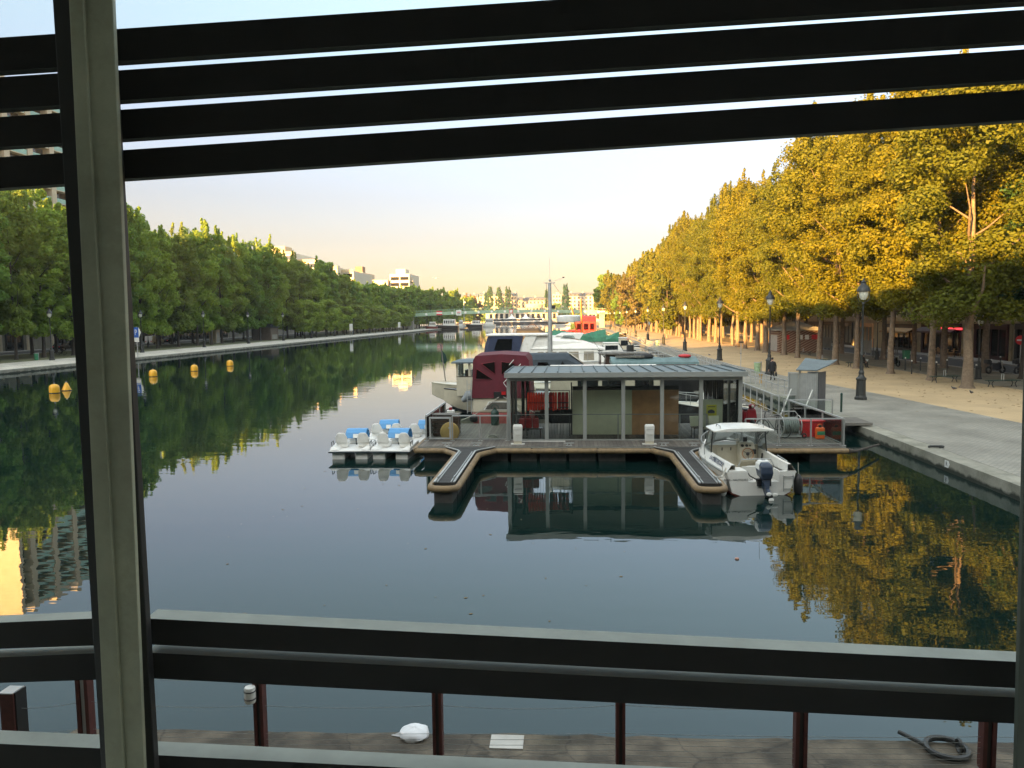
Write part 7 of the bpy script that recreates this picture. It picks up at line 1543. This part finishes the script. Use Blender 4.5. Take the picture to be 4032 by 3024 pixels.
for x, w, m_ in ((-1.7,.9,M['sign_red']),(.2,.5,M['sign_white']),(1.0,.5,M['sign_white']),(2.0,.8,M['sign_red'])): MB().box(x-w/2,x+w/2,-2.43,-2.401,1.75,2.35).build('poster', m_, t)
MB().box(-2.63,-2.601,-1.6,1.6,.2,2.3).build('shutter', M['galv'], t)
t = T('stone_kiosk', 'small dark brick kiosk with a flat slate roof under the left poplars', 'kiosk', (-78.5, 196, QZ)); MB().box(-2.4,2.4,-2.6,2.6,0,3.2).build('wall', M['brick_dark'], t); MB().loft([[(-2.8,-3,3.2),(2.8,-3,3.2),(2.8,3,3.2),(-2.8,3,3.2)],[(-1.2,-1.4,4.3),(1.2,-1.4,4.3),(1.2,1.4,4.3),(-1.2,1.4,4.3)]]).build('roof', M['slate'], t); MB().box(2.401,2.43,-1.8,1.8,.2,1.4).build('mural', M['concrete'], t)
t = T('utility_cabinet', 'pale tall utility cabinet among the left bank trunks', 'cabinet', (-80.5, 171, QZ)); MB().box(-.8,.8,-1.0,1.0,0,3.0).build('cabinet_body', M['concrete_pale'], t, bevel=.03); MB().box(-.9,.9,-1.1,1.1,3.0,3.15).build('roof', M['concrete'], t); MB().box(.801,.82,-.7,.7,.2,2.5).build('door', M['galv'], t)
for i, (x, y, w, l) in enumerate(((36.6,112.5,5.0,'low grey hoarding left of the near lamp post'),(36.8,99,5.5,'low grey hoarding with planters behind the near lamp post'))):
    t = T('site_hoarding', l, 'hoarding', (x,y,QZ), PI/2); m = MB(); m.box(-w/2,w/2,-.04,.04,.25,1.75); m.build('panel', M['concrete'], t)
    for k_ in range(4): MB().box(-w/2+.1+k_*(w-.3)/3,-w/2+.2+k_*(w-.3)/3,-.1,-.041,0,1.85).build('post', M['galv'], t)
for i in range(5):
    t = T('young_tree_stake', 'pale timber stake of a young tree behind the reader', 'stake', (34.8+.5*(i%2), 84+i*1.6, QZ), 0, 'tree stakes'); MB().tube([(0,0,0),(.03,0,2.2)], .045, 6).build('stake', M['walk'], t)
# gulls and pigeons, floating leaves
t = T('seagull', 'pale gull gliding over the left trees', 'bird', tuple(atY(941,601,160)), .6)
MB().loft([[(-.02,-.4,0),(.02,-.4,0),(0,-.4,.03)],[(-.09,-.1,-.05),(.09,-.1,-.05),(0,-.1,.09)],[(-.08,.15,-.04),(.08,.15,-.04),(0,.15,.08)],[(-.02,.42,0),(.02,.42,0),(0,.42,.03)]]).build('body', M['sign_white'], t)
for s in (-1, 1): MB().loft([[(s*.06,-.1,.03),(s*.06,.16,.03),(s*.06,.16,.05)],[(s*.4,-.02,.24),(s*.4,.2,.24),(s*.4,.2,.26)],[(s*.85,-.16,.10),(s*.85,-.08,.10),(s*.85,-.08,.12)]]).build('wing', M['galv'], t)
def pigeon(px, py, l):
    b = at(px, py); t = T('pigeon', l, 'bird', (b.x,b.y,QZ), random.uniform(0,6)); MB().tube([(0,-.2,.1),(0,-.08,.11),(0,.06,.13),(0,.12,.19),(0,.15,.23)], [.02,.06,.065,.035,.03], 8).build('body', M['slate'], t, smooth=True)
    for s in (-.025,.025): MB().tube([(s,0,0),(s,0,.08)], .008, 4).build('leg', M['dark_red'], t)
pigeon(2060,842,'grey pigeon at the foot of the thick trunk'); pigeon(2098,851,'pigeon pecking left of the nearest bench'); pigeon(1600,766,'dark pigeon on the cobbles beyond the kiosk roof'); pigeon(1532,768,'pigeon near the lamp beyond the kiosk roof')
m = MB(); g_ = random.Random(9)
for i in range(110):
    if i < 60: x, y = g_.uniform(-9, 3), g_.uniform(12, 28)
    else: x, y = g_.uniform(-38, -6), g_.uniform(30, 110)
    if y > 22 and x > -5.5 and x < 6: continue
    a = g_.uniform(0, 6.28); r = g_.uniform(.02,.055); m.add([(x+r*math.cos(a),y+r*math.sin(a),.006),(x-r*.6*math.sin(a),y+r*.6*math.cos(a),.008),(x-r*math.cos(a),y-r*math.sin(a),.006),(x+r*.6*math.sin(a),y-r*.6*math.cos(a),.008)], [(0,1,2,3)])
tag(m.build('floating_leaves', mat('dead_leaf',(.16,.11,.05),.8)), kind='stuff')
b = at(1592,1208,0); t = tag(MB().ball((0,0,.012), .05, .035, .03, 10, 6).build('drifting_cup', mat('terracotta_scrap',(.55,.30,.22),.6), loc=(b.x,b.y,0)), 'small terracotta coloured scrap drifting in front of the kiosk reflection', 'litter')
# people
def skinned(name, joints, edges, mats, parent, levels=1):
    """joints: name -> (x,y,z,r,material index)"""
    ks = list(joints); me = bpy.data.meshes.new(name); me.from_pydata([joints[k][:3] for k in ks], [(ks.index(a), ks.index(b)) for a, b in edges], [])
    o = bpy.data.objects.new(name, me); COL.objects.link(o); sk_ = o.modifiers.new('skin', 'SKIN'); o.modifiers.new('sub', 'SUBSURF').levels = levels
    for i, k in enumerate(ks):
        v = me.skin_vertices[0].data[i]; v.radius = (joints[k][3],)*2; v.use_root = (k == 'pelvis')
    dg = bpy.context.evaluated_depsgraph_get(); me2 = bpy.data.meshes.new_from_object(o.evaluated_get(dg)); bpy.data.objects.remove(o)
    for m in mats: me2.materials.append(m)
    P = np.array([joints[k][:3] for k in ks]); MI = [joints[k][4] for k in ks]
    for p in me2.polygons:
        c = np.array(p.center); p.material_index = MI[int(np.argmin(((P-c)**2).sum(1)))]; p.use_smooth = True
    o = bpy.data.objects.new(name, me2); COL.objects.link(o); o.parent = parent; return o
def person(label, loc, rz, J, coat=None, seated=False, head_mat=0):
    t = T('person', label, 'person', loc, rz)
    E = [('pelvis','waist'),('waist','chest'),('chest','neck'),('neck','jaw'),('jaw','head')]
    for s in 'lr':
        E += [('pelvis',s+'hip'),(s+'hip',s+'knee'),(s+'knee',s+'ankle'),(s+'ankle',s+'toe'),('chest',s+'sho'),(s+'sho',s+'elb'),(s+'elb',s+'wri'),(s+'wri',s+'palm')]
        w_ = Vector(J[s+'wri'][:3]); p_ = Vector(J[s+'palm'][:3]); d = (p_-w_).normalized(); side = d.cross(Vector((0,1,0)))
        side = side.normalized() if side.length > .1 else Vector((1,0,0))
        for i, L in enumerate((.07,.085,.09,.075)):
            a = p_ + side*(.028*(i-1.5)) + d*.03; b = a + d*L*.55; c = b + d*L*.3 + Vector((0,.02,-.01))
            for q, pt in (('a',a),('b',b),('c',c)): J[f'{s}f{i}{q}'] = (*pt, .0095, 2)
            E += [(s+'palm',f'{s}f{i}a'),(f'{s}f{i}a',f'{s}f{i}b'),(f'{s}f{i}b',f'{s}f{i}c')]
        a = w_ + d*.03 + side*.04; b = a + d*.035 + side*.015
        J[s+'ta'] = (*a, .011, 2); J[s+'tb'] = (*b, .010, 2); E += [(s+'palm',s+'ta'),(s+'ta',s+'tb')]
    skinned('body', J, E, [M['trousers'], M['coat'], M['skin'], M['black']], t)
    h = J['head']; MB().ball((h[0],h[1]-.012,h[2]+.035), .088, .098, .095, 14, 8).build('hair', M['hair'], t, smooth=True)
    m = MB(); hy = h[1]+.095
    m.ball((h[0],hy,h[2]-.02), .014, .022, .022, 6, 4); 
    for s in (-1, 1): m.ball((h[0]+s*.085,h[1]+.005,h[2]-.015), .012, .022, .03, 6, 4)
    m.build('face_relief', M['skin'], t)
    for s in (-1, 1): MB().ball((h[0]+s*.032,hy-.008,h[2]+.005), .011, .008, .008, 6, 4).build('eye', M['black'], t)
    MB().box(h[0]-.025,h[0]+.025,hy-.012,hy-.004,h[2]-.062,h[2]-.054).build('mouth', M['dark_red'], t)
    if coat: MB().loft(coat).build('coat', M['coat'], t, smooth=True)
    return t
def oval(cx, cy, z, rx, ry, n=14): return [(cx+rx*math.cos(2*PI*i/n), cy+ry*math.sin(2*PI*i/n), z) for i in range(n)]
J = {'pelvis':(0,0,.93,.13,0),'waist':(0,.01,1.1,.13,1),'chest':(0,.03,1.34,.155,1),'neck':(0,.05,1.51,.055,2),'jaw':(0,.075,1.58,.062,2),'head':(0,.075,1.66,.088,2),
 'lhip':(-.09,0,.88,.095,0),'lknee':(-.10,-.02,.49,.068,0),'lankle':(-.10,-.02,.10,.046,0),'ltoe':(-.11,.14,.045,.042,3),
 'rhip':(.09,0,.88,.095,0),'rknee':(.10,.02,.48,.066,0),'rankle':(.13,-.28,.15,.046,0),'rtoe':(.14,-.17,.045,.042,3),
 'lsho':(-.19,.03,1.40,.075,1),'lelb':(-.27,-.03,1.13,.055,1),'lwri':(-.27,.06,.88,.038,1),'lpalm':(-.26,.09,.80,.034,2),
 'rsho':(.19,.03,1.40,.075,1),'relb':(.27,-.01,1.13,.055,1),'rwri':(.28,.04,.88,.038,1),'rpalm':(.28,.05,.80,.034,2)}
b = at(1668,822)
pl_ = (b.x, b.y, QZ)
person('man in a black coat walking away along the quay, bag in hand', pl_, R(-4), J, [oval(0,.0,.70,.245,.19), oval(0,.0,.95,.225,.175), oval(0,.02,1.2,.21,.16), oval(0,.03,1.38,.215,.15), oval(0,.035,1.47,.13,.10), oval(0,.045,1.515,.065,.065)])
t = T('hand_bag', 'dark soft bag hanging from the walking man\'s right hand', 'bag', (b.x+.29, b.y+.03, QZ+.34), R(-4)); MB().loft([[(-.05,-.16,0),(.05,-.16,0),(.05,.16,0),(-.05,.16,0)],[(-.06,-.17,.2),(.06,-.17,.2),(.06,.17,.2),(-.06,.17,.2)],[(-.02,-.12,.33),(.02,-.12,.33),(.02,.12,.33),(-.02,.12,.33)]]).build('bag_body', M['black_canvas'], t, bevel=.02); MB().tube([(0,-.08,.32),(0,-.04,.42),(0,.04,.42),(0,.08,.32)], .012, 6).build('handle', M['black'], t)
JS = {'pelvis':(0,0,.53,.13,0),'waist':(0,-.01,.70,.125,1),'chest':(0,.03,.93,.15,1),'neck':(0,.08,1.09,.055,2),'jaw':(0,.12,1.15,.06,2),'head':(0,.12,1.23,.087,2),
 'lhip':(-.1,.06,.53,.09,0),'lknee':(-.12,.46,.52,.068,0),'lankle':(-.12,.44,.10,.045,0),'ltoe':(-.12,.6,.045,.042,3),'rhip':(.1,.06,.53,.09,0),'rknee':(.12,.46,.52,.068,0),'rankle':(.12,.5,.10,.045,0),'rtoe':(.12,.66,.045,.042,3),
 'lsho':(-.19,.03,.98,.072,1),'lelb':(-.24,.1,.72,.052,1),'lwri':(-.12,.32,.66,.036,1),'lpalm':(-.07,.38,.66,.033,2),'rsho':(.19,.03,.98,.072,1),'relb':(.24,.1,.72,.052,1),'rwri':(.12,.32,.66,.036,1),'rpalm':(.07,.38,.66,.033,2)}
b = at(1862,795)
person('person in black seated on a bench and reading, near the tall lamp', (b.x,b.y,QZ), R(-75), dict(JS))
t = T('newspaper', 'pale folded newspaper in the seated reader\'s hands', 'newspaper', (b.x+.42, b.y+.1, QZ+.69), R(-75)); MB().loft([[(-.18,-.02,-.05),(.18,-.02,-.05),(.18,.10,.12),(-.18,.10,.12)],[(-.18,-.01,-.06),(.18,-.01,-.06),(.18,.11,.11),(-.18,.11,.11)]]).build('paper', M['sign_white'], t)
b = at(128,768)
t = T('bicycle', 'dark bicycle ridden along the left bank road', 'bicycle', (b.x-1, b.y+2, QZ), R(-90))
for y in (-.52,.52): m = MB(); m.torus((0,y,.34), .32, .022, axis='x', n=22); m.build('wheel', M['rubber'], t)
m = MB(); m.tube([(0,-.52,.34),(0,-.1,.3),(0,.42,.8),(0,-.15,.85),(0,-.1,.3)], .022, 6); m.tube([(0,.52,.34),(0,.38,1.0)], .02, 6); m.build('frame', M['iron'], t); MB().tube([(-.25,.32,1.03),(.25,.32,1.03)], .016, 6).build('handlebar', M['black'], t); MB().ball((0,-.18,.92), .07,.13,.035).build('saddle', M['black'], t)
JC = {k: (v[0], v[1]-.16, v[2]+.45, v[3], v[4]) for k, v in JS.items() if len(k) > 3 or k in JS}
JC = {k: JC[k] for k in JS if k in ('pelvis','waist','chest','neck','jaw','head') or k[1:] in ('hip','knee','ankle','toe','sho','elb','wri','palm')}
JC['chest'] = (0,.05,1.34,.15,1); JC['neck'] = (0,.14,1.48,.055,2); JC['jaw'] = (0,.19,1.54,.06,2); JC['head'] = (0,.19,1.62,.087,2)
for s, k in (('l',-1),('r',1)):
    JC[s+'sho'] = (k*.19,.06,1.38,.072,1); JC[s+'elb'] = (k*.24,.2,1.18,.05,1); JC[s+'wri'] = (k*.22,.3,1.08,.036,1); JC[s+'palm'] = (k*.2,.33,1.05,.032,2)
    JC[s+'knee'] = (k*.11,.2,.72 if k < 0 else .62,.068,0); JC[s+'ankle'] = (k*.11,.02,.38 if k < 0 else .2,.045,0); JC[s+'toe'] = (k*.11,.15,.35 if k < 0 else .17,.042,3); JC[s+'hip'] = (k*.09,-.1,.95,.09,0)
JC['pelvis'] = (0,-.17,.98,.13,0); JC['waist'] = (0,-.08,1.14,.125,1)
person('cyclist in dark clothes riding behind the left bank trunks', (b.x-1, b.y+2, QZ), R(-90), JC)
